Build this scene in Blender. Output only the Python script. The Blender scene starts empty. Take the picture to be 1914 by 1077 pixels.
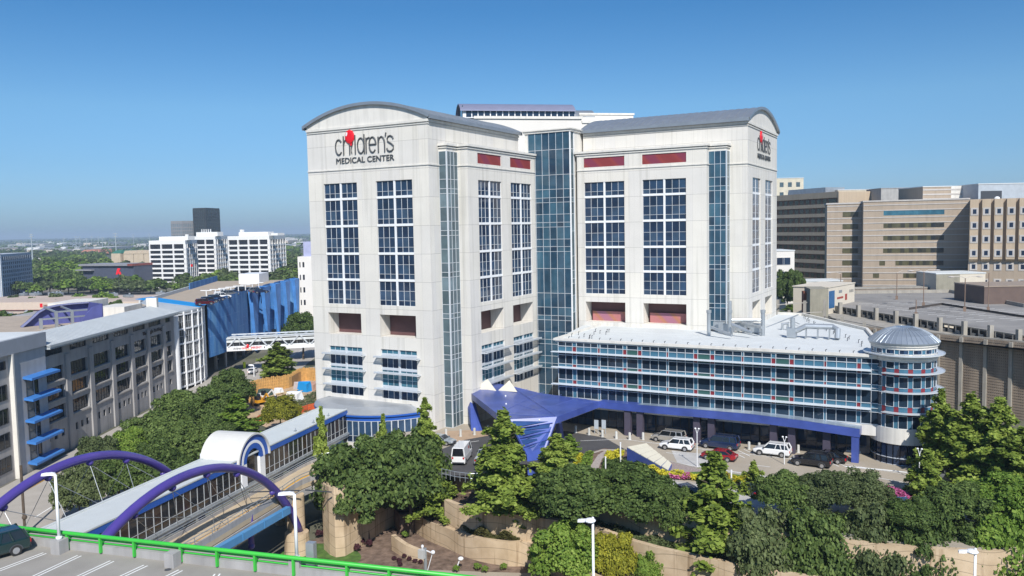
import bpy, bmesh, math, random
from mathutils import Vector, Matrix
random.seed(7)
S = bpy.context.scene
COL = S.collection
R_ = math.radians

# ------------------------------------------------------------------ camera, sky, sun, exposure
FPX, CXP, CYP = 1540.0, 957.0, 538.5
CAMP = Vector((0.0, 0.0, 28.0))
XW = Vector((0.87718065, 0.01793158, -0.47982556))
YW = Vector((0.47978219, -0.07239317, 0.87439595))
ZW = Vector((-0.0190568, -0.99721497, -0.07210514))
def w_(v): return Vector((XW.dot(v), YW.dot(v), ZW.dot(v)))
cam = bpy.data.cameras.new('camera'); camo = bpy.data.objects.new('camera', cam); COL.objects.link(camo)
right, up, back = w_(Vector((1,0,0))), w_(Vector((0,-1,0))), w_(Vector((0,0,-1)))
M4 = Matrix((( right.x, up.x, back.x, CAMP.x), (right.y, up.y, back.y, CAMP.y), (right.z, up.z, back.z, CAMP.z), (0,0,0,1)))
camo.matrix_world = M4
cam.lens = FPX/1914*36; cam.sensor_width = 36; cam.clip_start = 0.5; cam.clip_end = 80000
S.camera = camo

SUN_EL, SUN_AZ = 42.0, 141.0     # azimuth clockwise from +Y: the sun stands towards (+X, -Y)
world = bpy.data.worlds.new('World'); S.world = world; world.use_nodes = True
wn = world.node_tree; bg = wn.nodes['Background']
sky = wn.nodes.new('ShaderNodeTexSky'); sky.sky_type = 'NISHITA'; sky.sun_disc = False
sky.sun_elevation = R_(SUN_EL); sky.sun_rotation = R_(SUN_AZ)
sky.altitude = 0; sky.air_density = 1.0; sky.dust_density = 0.6; sky.ozone_density = 2.2
tc = wn.nodes.new('ShaderNodeTexCoord'); sx = wn.nodes.new('ShaderNodeSeparateXYZ'); wn.links.new(tc.outputs['Generated'], sx.inputs[0])
rp = wn.nodes.new('ShaderNodeValToRGB'); wn.links.new(sx.outputs[2], rp.inputs[0])
SKYT = [(0.0,(0.37,0.56,0.93)),(0.04,(0.39,0.59,0.92)),(0.08,(0.385,0.60,0.87)),(0.14,(0.42,0.66,0.86)),(0.25,(0.25,0.555,0.80)),(0.6,(0.36,0.62,0.88))]
while len(rp.color_ramp.elements) < len(SKYT): rp.color_ramp.elements.new(0.5)
for i_, (p_, c_) in enumerate(SKYT): rp.color_ramp.elements[i_].position = p_; rp.color_ramp.elements[i_].color = (*c_, 1)
mx = wn.nodes.new('ShaderNodeMix'); mx.data_type = 'RGBA'; mx.blend_type = 'MULTIPLY'; mx.inputs[0].default_value = 1.0
wn.links.new(sky.outputs[0], mx.inputs[6]); wn.links.new(rp.outputs[0], mx.inputs[7])
wn.links.new(mx.outputs[2], bg.inputs[0]); bg.inputs[1].default_value = 0.118
sl = bpy.data.lights.new('sun', 'SUN'); sl.energy = 4.9; sl.angle = R_(0.5); sl.color = (1.0, 0.955, 0.89)
so = bpy.data.objects.new('sun', sl); COL.objects.link(so)
sd = Vector((math.sin(R_(SUN_AZ))*math.cos(R_(SUN_EL)), math.cos(R_(SUN_AZ))*math.cos(R_(SUN_EL)), math.sin(R_(SUN_EL))))
so.rotation_euler = sd.to_track_quat('Z', 'Y').to_euler(); so.location = (60, -60, 120)
S.view_settings.view_transform = 'Standard'; S.view_settings.look = 'None'
S.view_settings.exposure = 0.15; S.view_settings.gamma = 1.0
S.render.engine = 'CYCLES'
S.cycles.max_bounces = 6; S.cycles.diffuse_bounces = 2; S.cycles.glossy_bounces = 3; S.cycles.transmission_bounces = 2
S.cycles.volume_bounces = 0; S.cycles.transparent_max_bounces = 6

# ------------------------------------------------------------------ survey: turning points read off the photograph into metres
def ray(px, py): return w_(Vector((px-CXP, py-CYP, FPX)))
def G(px, py, z=0.0):
    r = ray(px, py); t = (z-CAMP.z)/r.z; return CAMP+r*t
def OY(px, py, Y):
    r = ray(px, py); t = (Y-CAMP.y)/r.y; return CAMP+r*t
def OX(px, py, X):
    r = ray(px, py); t = (X-CAMP.x)/r.x; return CAMP+r*t
def PD(px, py, D):                      # at camera depth D
    return CAMP+ray(px, py)*(D/FPX)
def VP(px):
    hy = CYP-(ZW.x*(px-CXP)+ZW.z*FPX)/ZW.y
    r = ray(px, hy); return Vector((r.x, r.y)).normalized()

# ------------------------------------------------------------------ mesh helpers
class MB:
    def __init__(s): s.v = []; s.f = []; s.m = []
    def poly(s, pts, m=0):
        n = len(s.v); s.v += [tuple(p) for p in pts]; s.f.append(tuple(range(n, n+len(pts)))); s.m.append(m)
    def hexa(s, b, t, m=0):             # bottom loop, top loop
        n = len(s.v); k = len(b); s.v += [tuple(p) for p in b]+[tuple(p) for p in t]
        s.f.append(tuple(range(n+k-1, n-1, -1))); s.m.append(m)
        s.f.append(tuple(range(n+k, n+2*k))); s.m.append(m)
        for i in range(k):
            j = (i+1) % k; s.f.append((n+i, n+j, n+k+j, n+k+i)); s.m.append(m)
    def box(s, x0, x1, y0, y1, z0, z1, m=0):
        s.hexa([(x0,y0,z0),(x1,y0,z0),(x1,y1,z0),(x0,y1,z0)], [(x0,y0,z1),(x1,y0,z1),(x1,y1,z1),(x0,y1,z1)], m)
    def prism(s, pts, z0, z1, m=0):
        s.hexa([(p[0],p[1],z0) for p in pts], [(p[0],p[1],z1) for p in pts], m)
    def plate(s, pts, th, m=0):
        s.hexa([(p[0],p[1],p[2]-th) for p in pts], [tuple(p) for p in pts], m)
    def fbox(s, F, s0, s1, t0, t1, z0, z1, m=0):
        s.hexa([F(s0,t1,z0),F(s1,t1,z0),F(s1,t0,z0),F(s0,t0,z0)], [F(s0,t1,z1),F(s1,t1,z1),F(s1,t0,z1),F(s0,t0,z1)], m)
    def tube(s, path, r, n=8, m=0, closed=False, r2=None):
        P = [Vector(p) for p in path]; rings = []
        for i, p in enumerate(P):
            a = P[max(i-1, 0)]; b = P[min(i+1, len(P)-1)]
            if closed: a = P[i-1]; b = P[(i+1) % len(P)]
            d = (b-a).normalized(); u = d.cross(Vector((0,0,1)))
            if u.length < 1e-3: u = Vector((1,0,0))
            u.normalize(); w = u.cross(d)
            rr = r if r2 is None else r+(r2-r)*i/max(1, len(P)-1)
            base = len(s.v)
            for k in range(n):
                an = 2*math.pi*k/n; s.v.append(tuple(p+u*math.cos(an)*rr+w*math.sin(an)*rr))
            rings.append(base)
        cnt = len(P) if closed else len(P)-1
        for i in range(cnt):
            a, b = rings[i], rings[(i+1) % len(P)]
            for k in range(n):
                l = (k+1) % n; s.f.append((a+k, a+l, b+l, b+k)); s.m.append(m)
        if not closed:
            s.f.append(tuple(range(rings[0]+n-1, rings[0]-1, -1))); s.m.append(m)
            s.f.append(tuple(range(rings[-1], rings[-1]+n))); s.m.append(m)
    def bar(s, a, b, w, m=0, h=None):
        a = Vector(a); b = Vector(b); d = (b-a).normalized(); u = d.cross(Vector((0,0,1)))
        if u.length < 1e-3: u = Vector((1,0,0))
        u.normalize(); v = u.cross(d); h = w if h is None else h
        u *= w/2; v *= h/2
        s.hexa([a-u-v, a+u-v, a+u+v, a-u+v], [b-u-v, b+u-v, b+u+v, b-u+v], m)
    def cyl(s, c, r, z0, z1, n=20, m=0, r2=None):
        r2 = r if r2 is None else r2
        s.hexa([(c[0]+r*math.cos(2*math.pi*k/n), c[1]+r*math.sin(2*math.pi*k/n), z0) for k in range(n)],
               [(c[0]+r2*math.cos(2*math.pi*k/n), c[1]+r2*math.sin(2*math.pi*k/n), z1) for k in range(n)], m)
    def lathe(s, c, prof, n=32, a0=0.0, a1=2*math.pi, m=0):
        full = abs(a1-a0-2*math.pi) < 1e-6; k = n if full else n+1; base = len(s.v)
        for (r, z) in prof:
            for i in range(k):
                a = a0+(a1-a0)*i/n; s.v.append((c[0]+r*math.cos(a), c[1]+r*math.sin(a), z))
        for j in range(len(prof)-1):
            for i in range(n):
                i2 = (i+1) % k
                s.f.append((base+j*k+i, base+j*k+i2, base+(j+1)*k+i2, base+(j+1)*k+i)); s.m.append(m)
    def ball(s, c, rx, ry, rz, n=12, k=8, m=0):
        base = len(s.v)
        for j in range(k+1):
            ph = math.pi*j/k
            for i in range(n):
                a = 2*math.pi*i/n; s.v.append((c[0]+rx*math.sin(ph)*math.cos(a), c[1]+ry*math.sin(ph)*math.sin(a), c[2]+rz*math.cos(ph)))
        for j in range(k):
            for i in range(n):
                i2 = (i+1) % n; s.f.append((base+j*n+i, base+(j+1)*n+i, base+(j+1)*n+i2, base+j*n+i2)); s.m.append(m)
    def mesh(s, name, smooth=False):
        me = bpy.data.meshes.new(name); me.from_pydata(s.v, [], s.f)
        if any(s.m): me.polygons.foreach_set('material_index', s.m)
        if smooth: me.polygons.foreach_set('use_smooth', [True]*len(s.f))
        me.update(); return me

def tag(o, label=None, cat=None, group=None, kind=None):
    if label: o['label'] = label
    if cat: o['category'] = cat
    if group: o['group'] = group
    if kind: o['kind'] = kind
    return o
def thing(name, label, cat, loc=(0,0,0), rz=0.0, group=None):
    o = bpy.data.objects.new(name, None); COL.objects.link(o); o.empty_display_size = 0.5
    o.location = loc; o.rotation_euler = (0,0,rz)
    return tag(o, label, cat, group)
def build(name, mb, mat, parent=None, local=False, smooth=False):
    me = mb.mesh(name, smooth) if isinstance(mb, MB) else mb
    for m in (mat if isinstance(mat, (list, tuple)) else [mat]): me.materials.append(m)
    o = bpy.data.objects.new(name, me); COL.objects.link(o)
    if parent is not None: attach(o, parent, local)
    return o
def root_of(o):
    while o.parent: o = o.parent
    return o
def attach(o, parent, local=False):
    o.parent = parent
    if not local:                       # the mesh is in world metres: undo the root's transform
        r = parent
        if r.parent is None and r.type == 'EMPTY':
            T = Matrix.Translation(Vector(r.location)) @ Matrix.Rotation(r.rotation_euler.z, 4, 'Z')
            o.matrix_parent_inverse = T.inverted()
def copy_tree(o, parent=None):
    c = o.copy(); COL.objects.link(c)
    if parent is not None: c.parent = parent
    for ch in list(o.children): copy_tree(ch, c)
    return c

def frame(P, d, n):                     # facade frame: s along, t outwards, z up
    P = Vector((P[0], P[1])); d = Vector(d).normalized(); n = Vector(n).normalized()
    def F(s, t, z): q = P+d*s+n*t; return (q.x, q.y, z)
    return F
def frame2(A, B, flip=False):           # from A to B, outwards to the right of the walking direction
    d = (Vector((B[0]-A[0], B[1]-A[1])))
    L = d.length; d.normalize(); n = Vector((d.y, -d.x))
    if flip: n = -n
    return frame(A, d, n), L
def wall(mb, F, s0, s1, z0, z1, ops, depth=0.3, m=0, t=0.0, back=False):
    ss = sorted(set([s0, s1]+[v for o in ops for v in (o[0], o[1]) if s0 < v < s1]))
    zz = sorted(set([z0, z1]+[v for o in ops for v in (o[2], o[3]) if z0 < v < z1]))
    for i in range(len(ss)-1):
        for j in range(len(zz)-1):
            cs, cz = (ss[i]+ss[i+1])/2, (zz[j]+zz[j+1])/2
            if any(o[0] < cs < o[1] and o[2] < cz < o[3] for o in ops): continue
            mb.poly([F(ss[i],t,zz[j]), F(ss[i+1],t,zz[j]), F(ss[i+1],t,zz[j+1]), F(ss[i],t,zz[j+1])], m)
    for (a, b, c, d) in [o[:4] for o in ops]:
        q = t-depth
        mb.poly([F(a,t,c), F(a,q,c), F(a,q,d), F(a,t,d)], m); mb.poly([F(b,t,c), F(b,t,d), F(b,q,d), F(b,q,c)], m)
        mb.poly([F(a,t,c), F(b,t,c), F(b,q,c), F(a,q,c)], m); mb.poly([F(a,t,d), F(a,q,d), F(b,q,d), F(b,t,d)], m)

# ------------------------------------------------------------------ materials
MAT = {}
def nodes(name):
    m = bpy.data.materials.new(name); m.use_nodes = True; nt = m.node_tree
    return m, nt, nt.nodes['Principled BSDF']
def N(nt, typ, **kw):
    n = nt.nodes.new(typ)
    for k, v in kw.items(): setattr(n, k, v)
    return n
def mixc(nt, fac, a, b, mode='MIX'):
    n = nt.nodes.new('ShaderNodeMix'); n.data_type = 'RGBA'; n.blend_type = mode
    for idx, v in ((0, fac), (6, a), (7, b)):
        if hasattr(v, 'is_output'): nt.links.new(v, n.inputs[idx])
        elif idx == 0: n.inputs[0].default_value = v
        else: n.inputs[idx].default_value = (*v, 1) if len(v) == 3 else v
    return n.outputs[2]
def mth(nt, op, a, b=None, c=None):
    n = nt.nodes.new('ShaderNodeMath'); n.operation = op
    for i, v in enumerate((a, b, c)):
        if v is None: continue
        if hasattr(v, 'is_output'): nt.links.new(v, n.inputs[i])
        else: n.inputs[i].default_value = v
    return n.outputs[0]
def noise(nt, scale, detail=3, vec=None, rough=0.55):
    n = N(nt, 'ShaderNodeTexNoise'); n.inputs['Scale'].default_value = scale; n.inputs['Detail'].default_value = detail
    n.inputs['Roughness'].default_value = rough
    if vec is not None: nt.links.new(vec, n.inputs['Vector'])
    return n.outputs['Fac']
def objco(nt, sc=None):
    t = N(nt, 'ShaderNodeTexCoord').outputs['Object']
    if sc is None: return t
    mp = N(nt, 'ShaderNodeMapping'); mp.inputs['Scale'].default_value = sc; nt.links.new(t, mp.inputs['Vector']); return mp.outputs[0]
def ramp(nt, fac, stops):
    r = N(nt, 'ShaderNodeValToRGB'); e = r.color_ramp.elements
    while len(e) < len(stops): e.new(0.5)
    for i, (p, c) in enumerate(stops): e[i].position = p; e[i].color = (*c, 1)
    nt.links.new(fac, r.inputs[0]); return r.outputs[0]
def sc3(c, k): return tuple(min(1, x*k) for x in c)
def mat(name, c, rough=0.7, metal=0.0, var=0.12, scale=0.6, streak=0.0, spec=0.5, bump=0.0, coat=0.0, c2=None):
    if name in MAT: return MAT[name]
    m, nt, b = nodes(name)
    co = objco(nt)
    f = noise(nt, scale, 4, co)
    col = ramp(nt, f, [(0.3, sc3(c, 1-var)), (0.7, sc3(c2 or c, 1+var*0.6))])
    if streak:
        g = noise(nt, 1.0, 4, objco(nt, (1.3, 1.3, 0.06)))
        k = ramp(nt, g, [(0.45, (1,1,1)), (0.75, (1-streak,)*3)])
        col = mixc(nt, 1.0, col, k, 'MULTIPLY')
    nt.links.new(col, b.inputs['Base Color'])
    b.inputs['Roughness'].default_value = rough; b.inputs['Metallic'].default_value = metal
    b.inputs['Specular IOR Level'].default_value = spec; b.inputs['Coat Weight'].default_value = coat
    if bump:
        bp = N(nt, 'ShaderNodeBump'); bp.inputs['Strength'].default_value = bump; bp.inputs['Distance'].default_value = 0.05
        nt.links.new(noise(nt, scale*8, 4, co), bp.inputs['Height']); nt.links.new(bp.outputs[0], b.inputs['Normal'])
    MAT[name] = m; return m
def glass(name, cols, rough=0.06, blinds=None, spec=0.5):
    if name in MAT: return MAT[name]
    m, nt, b = nodes(name)
    rnd = N(nt, 'ShaderNodeNewGeometry').outputs['Random Per Island']
    k = len(cols); col = ramp(nt, rnd, [(i/(k-1), c) for i, c in enumerate(cols)])
    f = noise(nt, 0.5, 3, objco(nt))
    col = mixc(nt, 1.0, col, ramp(nt, f, [(0.3, (0.7,0.7,0.72)), (0.75, (1.25,1.25,1.25))]), 'MULTIPLY')
    nt.links.new(col, b.inputs['Base Color'])
    b.inputs['Roughness'].default_value = rough; b.inputs['Specular IOR Level'].default_value = spec
    bp = N(nt, 'ShaderNodeBump'); bp.inputs['Strength'].default_value = 0.12; bp.inputs['Distance'].default_value = 0.3
    nt.links.new(noise(nt, 0.35, 2, objco(nt)), bp.inputs['Height']); nt.links.new(bp.outputs[0], b.inputs['Normal'])
    MAT[name] = m; return m
def line_mask(nt, comp, z0, step, w):   # thin lines every step along one coordinate
    a = mth(nt, 'SUBTRACT', comp, z0-w/2); a = mth(nt, 'DIVIDE', a, step); a = mth(nt, 'FRACT', a)
    return mth(nt, 'LESS_THAN', a, w/step)
def concrete_panels(name, c, zlines, zstep, xstep, xoff, stain=0.16):
    m, nt, b = nodes(name); co = objco(nt)
    sep = N(nt, 'ShaderNodeSeparateXYZ'); nt.links.new(co, sep.inputs[0])
    hor = line_mask(nt, sep.outputs[2], zlines, zstep, 0.07)
    geo = N(nt, 'ShaderNodeNewGeometry'); sn = N(nt, 'ShaderNodeSeparateXYZ'); nt.links.new(geo.outputs['Normal'], sn.inputs[0])
    isx = mth(nt, 'GREATER_THAN', mth(nt, 'ABSOLUTE', sn.outputs[0]), 0.5)
    run = mth(nt, 'ADD', mth(nt, 'MULTIPLY', sep.outputs[1], isx), mth(nt, 'MULTIPLY', sep.outputs[0], mth(nt, 'SUBTRACT', 1.0, isx)))
    ver = line_mask(nt, run, xoff, xstep, 0.05)
    f = noise(nt, 0.25, 4, co)
    # each precast panel a hair different
    cell = N(nt, 'ShaderNodeTexWhiteNoise', noise_dimensions='2D'); cv = N(nt, 'ShaderNodeCombineXYZ')
    nt.links.new(mth(nt, 'FLOOR', mth(nt, 'DIVIDE', mth(nt, 'SUBTRACT', run, xoff), xstep)), cv.inputs[0])
    nt.links.new(mth(nt, 'FLOOR', mth(nt, 'DIVIDE', mth(nt, 'SUBTRACT', sep.outputs[2], zlines), zstep)), cv.inputs[1])
    nt.links.new(cv.outputs[0], cell.inputs[0])
    col = ramp(nt, f, [(0.3, sc3(c, 0.94)), (0.7, sc3(c, 1.03))])
    col = mixc(nt, 1.0, col, ramp(nt, cell.outputs[0], [(0, (0.94,0.94,0.95)), (1, (1.02,1.01,0.98))]), 'MULTIPLY')
    g = noise(nt, 1.0, 4, objco(nt, (1.6, 1.6, 0.05)))
    col = mixc(nt, 1.0, col, ramp(nt, g, [(0.52, (1,1,1)), (0.8, (1-stain,1-stain,1-stain*1.1))]), 'MULTIPLY')
    col = mixc(nt, mth(nt, 'MULTIPLY', hor, 0.45), col, (0.25,0.24,0.22))
    col = mixc(nt, mth(nt, 'MULTIPLY', ver, 0.22), col, (0.25,0.24,0.22))
    nt.links.new(col, b.inputs['Base Color']); b.inputs['Roughness'].default_value = 0.8
    b.inputs['Specular IOR Level'].default_value = 0.25
    MAT[name] = m; return m

cream = concrete_panels('cream_precast', (0.70, 0.675, 0.625), 17.1-0.26, 3.93, 3.35, -85.85, 0.27)
cream2 = mat('cream_trim', (0.70, 0.675, 0.62), 0.75, var=0.06, streak=0.18)
rear_cream = mat('rear_precast', (0.70, 0.67, 0.62), 0.8, var=0.05, scale=0.2)
white_paint = mat('white_paint', (0.80, 0.81, 0.82), 0.45, var=0.05)
alu = mat('pale_aluminium', (0.66, 0.70, 0.74), 0.35, metal=0.3, var=0.05)
roof_metal = mat('standing_seam_metal', (0.34, 0.37, 0.40), 0.42, metal=0.55, var=0.10, scale=0.8)
galv = mat('galvanised', (0.45, 0.48, 0.50), 0.4, metal=0.6, var=0.15)
navy = glass('navy_glass', [(0.008,0.018,0.042),(0.016,0.036,0.075),(0.035,0.075,0.14),(0.012,0.024,0.052),(0.022,0.05,0.10),(0.05,0.085,0.13)])
deepg = glass('deep_glass', [(0.006,0.012,0.022),(0.012,0.022,0.040),(0.022,0.042,0.068),(0.008,0.015,0.026),(0.03,0.05,0.07)])
tealg = glass('teal_glass', [(0.03,0.11,0.16),(0.05,0.16,0.22),(0.035,0.12,0.17)])
greyg = glass('grey_green_glass', [(0.05,0.085,0.10),(0.10,0.15,0.17),(0.065,0.10,0.12),(0.14,0.20,0.23)])
linkg = glass('link_glass', [(0.02,0.05,0.085),(0.035,0.085,0.13),(0.05,0.12,0.17),(0.015,0.03,0.055)])
bluep = mat('blue_spandrel', (0.055, 0.155, 0.23), 0.25, var=0.1)
redp = mat('red_spandrel', (0.20, 0.02, 0.03), 0.4, var=0.1)
greenp = mat('green_spandrel', (0.035, 0.10, 0.09), 0.3, var=0.1)
redgrille = mat('red_louvre', (0.24, 0.035, 0.035), 0.6, var=0.12)
maroon = mat('maroon_panel', (0.12, 0.055, 0.055), 0.7, var=0.15)
canopy_blue = mat('canopy_blue', (0.055,0.09,0.33), 0.34, var=0.28, scale=0.35, coat=0.08)
fascia_blue = mat('fascia_blue', (0.02, 0.10, 0.42), 0.4, var=0.08)
sky_blue = mat('beam_blue', (0.08, 0.26, 0.50), 0.45, var=0.1)
purple = mat('arch_purple', (0.075, 0.050, 0.27), 0.38, var=0.12, scale=0.4, coat=0.25)
rail_green = mat('rail_green', (0.045, 0.46, 0.05), 0.4, var=0.08)
tanwall = None
asphalt = mat('asphalt', (0.085, 0.085, 0.088), 0.9, var=0.25, scale=0.4)
deckc = mat('deck_concrete', (0.31, 0.29, 0.26), 0.9, var=0.14, scale=0.35, bump=0.15)
roadc = mat('road_concrete', (0.40, 0.37, 0.33), 0.9, var=0.12, scale=0.25)
drivec = mat('drive_concrete', (0.38, 0.33, 0.26), 0.9, var=0.12, scale=0.25)
paintw = mat('road_paint_white', (0.78,0.78,0.76), 0.7, var=0.06)
painty = mat('road_paint_yellow', (0.70,0.38,0.04), 0.7, var=0.1)
grey_conc = mat('grey_concrete', (0.36,0.35,0.345), 0.85, var=0.12, scale=0.5, streak=0.25)
roof_white = mat('white_membrane', (0.60,0.625,0.625), 0.75, var=0.07, scale=0.3, streak=0.0)
roof_grey = mat('pale_metal_roof', (0.50,0.53,0.54), 0.5, metal=0.15, var=0.07, scale=0.4)
black = mat('black_rubber', (0.02,0.02,0.02), 0.8, var=0.1)
darkm = mat('dark_metal', (0.05,0.055,0.065), 0.5, var=0.1)
silver = mat('alloy', (0.55,0.56,0.58), 0.3, metal=0.8, var=0.05)
trunkm = mat('bark', (0.10,0.075,0.055), 0.9, var=0.25, scale=2)
mulch = mat('mulch', (0.13,0.085,0.06), 0.95, var=0.35, scale=1.2, bump=0.4, c2=(0.20,0.14,0.105))
dirt = mat('tan_dirt', (0.50,0.36,0.23), 0.95, var=0.2, scale=0.4, bump=0.3)
purple_shrub = mat('purple_leaf', (0.075,0.025,0.035), 0.8, var=0.4, scale=3)
hedge_m = mat('hedge_leaf', (0.085,0.10,0.03), 0.8, var=0.4, scale=2.5, c2=(0.14,0.12,0.045))
text_grey = mat('letter_grey', (0.07,0.075,0.08), 0.5, var=0.05)
red_sign = mat('balloon_red', (0.75,0.01,0.02), 0.35, var=0.04)

# ------------------------------------------------------------------ ground
def structure(name, mb, m, smooth=False):
    return tag(build(name, mb, m, smooth=smooth), kind='structure')
gm, nt, b = nodes('ground_mat')
co = objco(nt)
f1 = noise(nt, 0.012, 5, co, 0.6); f2 = noise(nt, 0.15, 4, co)
gcol = ramp(nt, f1, [(0.38, (0.045,0.062,0.028)), (0.50, (0.09,0.095,0.05)), (0.60, (0.22,0.20,0.17)), (0.72, (0.30,0.28,0.26))])
gcol = mixc(nt, 0.35, gcol, ramp(nt, f2, [(0.3, (0.04,0.05,0.03)), (0.7, (0.22,0.2,0.16))]))
nt.links.new(gcol, b.inputs['Base Color']); b.inputs['Roughness'].default_value = 0.95
g = MB(); Rg = 30000; n = 48
g.poly([(Rg*math.cos(2*math.pi*k/n), Rg*math.sin(2*math.pi*k/n), -8.0) for k in range(n)])
structure('ground', g, gm)
LG = (Vector((-137.37, 92.99)), Vector((-0.49794915, 0.86720623)), Vector((0.86720623, 0.49794915)))
FG = frame(*LG)                          # the street facade of the long grey building
def strip(F, s0, s1, t0, t1, z): return [F(s0,t0,z), F(s1,t0,z), F(s1,t1,z), F(s0,t1,z)]
m_ = MB(); m_.poly(strip(FG, -90, 300, 5.2, 20.5, -7.97)); structure('street', m_, roadc)
m_ = MB(); m_.fbox(FG, -90, 60, 1.0, 5.0, -8.0, -7.85); structure('pavement', m_, roadc)
m_ = MB(); m_.fbox(FG, -90, 60, 5.0, 5.25, -8.0, -7.84); structure('yellow_kerb', m_, painty)
m_ = MB(); m_.fbox(FG, -60, 74, 20.5, 20.8, -8.0, -7.86); structure('kerb', m_, roadc)
m_ = MB()
for k in range(30): m_.poly(strip(FG, -80+k*9, -76+k*9, 12.7, 12.9, -7.962))
structure('lane_marking', m_, paintw)
# car parks and cross roads on the far left
m_ = MB(); m_.poly([G(0,545,-8).xy.to_3d()+Vector((0,0,-7.95)), G(0,600,-8).xy.to_3d()+Vector((0,0,-7.95)), G(300,578,-8).xy.to_3d()+Vector((0,0,-7.95)), G(480,548,-8).xy.to_3d()+Vector((0,0,-7.95))])
structure('shopping_car_park', m_, asphalt)
m_ = MB(); m_.poly([G(255,522,-7.94), G(470,545,-7.94), G(560,543,-7.94), G(300,516,-7.94)]); structure('far_road', m_, roadc)
m_ = MB(); m_.poly([G(0,520,-7.93), G(60,508,-7.93), G(75,512,-7.93), G(0,532,-7.93)]); structure('motorway_lane', m_, roadc)

# raised forecourt of the hospital and the planted terraces below it
T3 = [(-66,79),(-58,80.5),(-48.5,82),(-46,87.5),(-40.8,88),(-39.5,80),(-34,79),(-24,76.5),(-12,76),(2,79),(12,86),(18,97),(16,108),(4,120),(-6,132),(-18,152),(-22,172),(-86.5,172),(-86.5,96),(-80,91),(-66.5,88)]
m_ = MB(); m_.prism(T3, -7.99, -0.02)
forecourt = structure('forecourt', m_, drivec)
def edge(pts): return [(p.x, p.y) for p in pts]
w1top = edge([G(777,963,-5.9), G(800,974,-5.7), G(840,987,-5.5), G(870,997,-5.35), G(900,1004,-5.25), G(950,1011,-5.2), G(1003,1016,-5.2)])+[(-30,70.5),(-20,70),(-5,71),(12,76)]
w2 = edge([G(832,937,-2.9), G(860,947,-2.85), G(900,954,-2.8), G(933,960,-2.8), G(1000,970,-2.8), G(1100,985,-2.8)])+[(-25,73.5),(-10,73),(6,77),(20,86)]
tanw, nt, b = nodes('tan_wall'); co = objco(nt)
sp_ = N(nt, 'ShaderNodeSeparateXYZ'); nt.links.new(co, sp_.inputs[0])
sn_ = mth(nt, 'MULTIPLY', mth(nt, 'SINE', mth(nt, 'MULTIPLY', sp_.outputs[0], 0.62)), 0.38)
lowf = mth(nt, 'MULTIPLY', noise(nt, 0.16, 1, co), 1.6)
zz_ = mth(nt, 'ADD', mth(nt, 'ADD', sp_.outputs[2], sn_), lowf)
ln_ = mth(nt, 'LESS_THAN', mth(nt, 'FRACT', mth(nt, 'DIVIDE', zz_, 1.15)), 0.055)
f = noise(nt, 0.5, 5, co); base = ramp(nt, f, [(0.3, (0.43,0.32,0.20)), (0.7, (0.60,0.47,0.32))])
base = mixc(nt, mth(nt, 'MULTIPLY', ln_, 0.55), base, (0.12,0.09,0.06))
gg = noise(nt, 1.0, 5, objco(nt, (2.2,2.2,0.10))); base = mixc(nt, 1.0, base, ramp(nt, gg, [(0.56, (1,1,1)), (0.72, (0.5,0.44,0.38))]), 'MULTIPLY')
nt.links.new(base, b.inputs['Base Color']); b.inputs['Roughness'].default_value = 0.9
tanwall = tanw
def smoothline(pts, k=4):
    out = []
    P = [Vector((p[0], p[1])) for p in pts]
    for i in range(len(P)-1):
        a = P[max(i-1,0)]; b = P[i]; c = P[i+1]; d = P[min(i+2,len(P)-1)]
        for j in range(k):
            t = j/k; out.append(0.5*((2*b)+(c-a)*t+(2*a-5*b+4*c-d)*t*t+(3*b-a-3*c+d)*t**3))
    out.append(P[-1]); return [(p.x, p.y) for p in out]
def curved_wall(name, pts, z0, zt, th, m, label, group=None):
    mb = MB(); P = [Vector(p) for p in pts]
    zs = zt if isinstance(zt, (list, tuple)) else [zt]*len(P)
    off = []
    for i in range(len(P)):
        d = (P[min(i+1,len(P)-1)]-P[max(i-1,0)]).normalized(); off.append(Vector((-d.y, d.x)))
    O_ = [(p.x-o_.x*0.12, p.y-o_.y*0.12) for p, o_ in zip(P, off)]; I_ = [(p.x+o_.x*th, p.y+o_.y*th) for p, o_ in zip(P, off)]; k = len(P)
    mb.v = [(*p, z0) for p in O_]+[(*p, z) for p, z in zip(O_, zs)]+[(*p, z) for p, z in zip(I_, zs)]+[(*p, z0) for p in I_]
    for i in range(k-1):
        for j in range(3): mb.f.append((j*k+i, j*k+i+1, (j+1)*k+i+1, (j+1)*k+i)); mb.m.append(0)
    mb.f += [(0, k, 2*k, 3*k), (k-1, 2*k-1, 3*k-1, 4*k-1)]; mb.m += [0, 0]
    o = build(name, mb, m); return tag(o, label, 'retaining wall', group)
def lerpz(n, a, b): return [a+(b-a)*i/(n-1) for i in range(n)]
p1 = smoothline(w1top); p2 = smoothline(w2)
m_ = MB(); m_.prism(p1+[(40,100),(20,110),(-20,95),(-60,92),(-64,82),(-58,77)], -7.98, -5.6)
structure('lower_terrace', m_, mulch)
m_ = MB(); m_.prism(p2+[(40,104),(20,112),(-20,97),(-58,92),(-60,84),(-54,79)], -7.97, -3.05)
structure('upper_terrace', m_, mulch)
curved_wall('retaining_wall', p1, -8.02, lerpz(len(p1), -5.7, -5.0), 0.45, tanwall, 'long curved tan retaining wall with wavy joints and dark streaks, below the brown hedge', 'curved tan retaining walls of the terraces')
curved_wall('retaining_wall', p2, -5.7, lerpz(len(p2), -2.7, -2.5), 0.45, tanwall, 'upper tan retaining wall behind the small cypress trees', 'curved tan retaining walls of the terraces')
pw = smoothline(edge([G(733,1003,-6.4), G(755,1017,-6.5), G(775,1024,-6.6), G(795,1030,-6.8)]))
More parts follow.
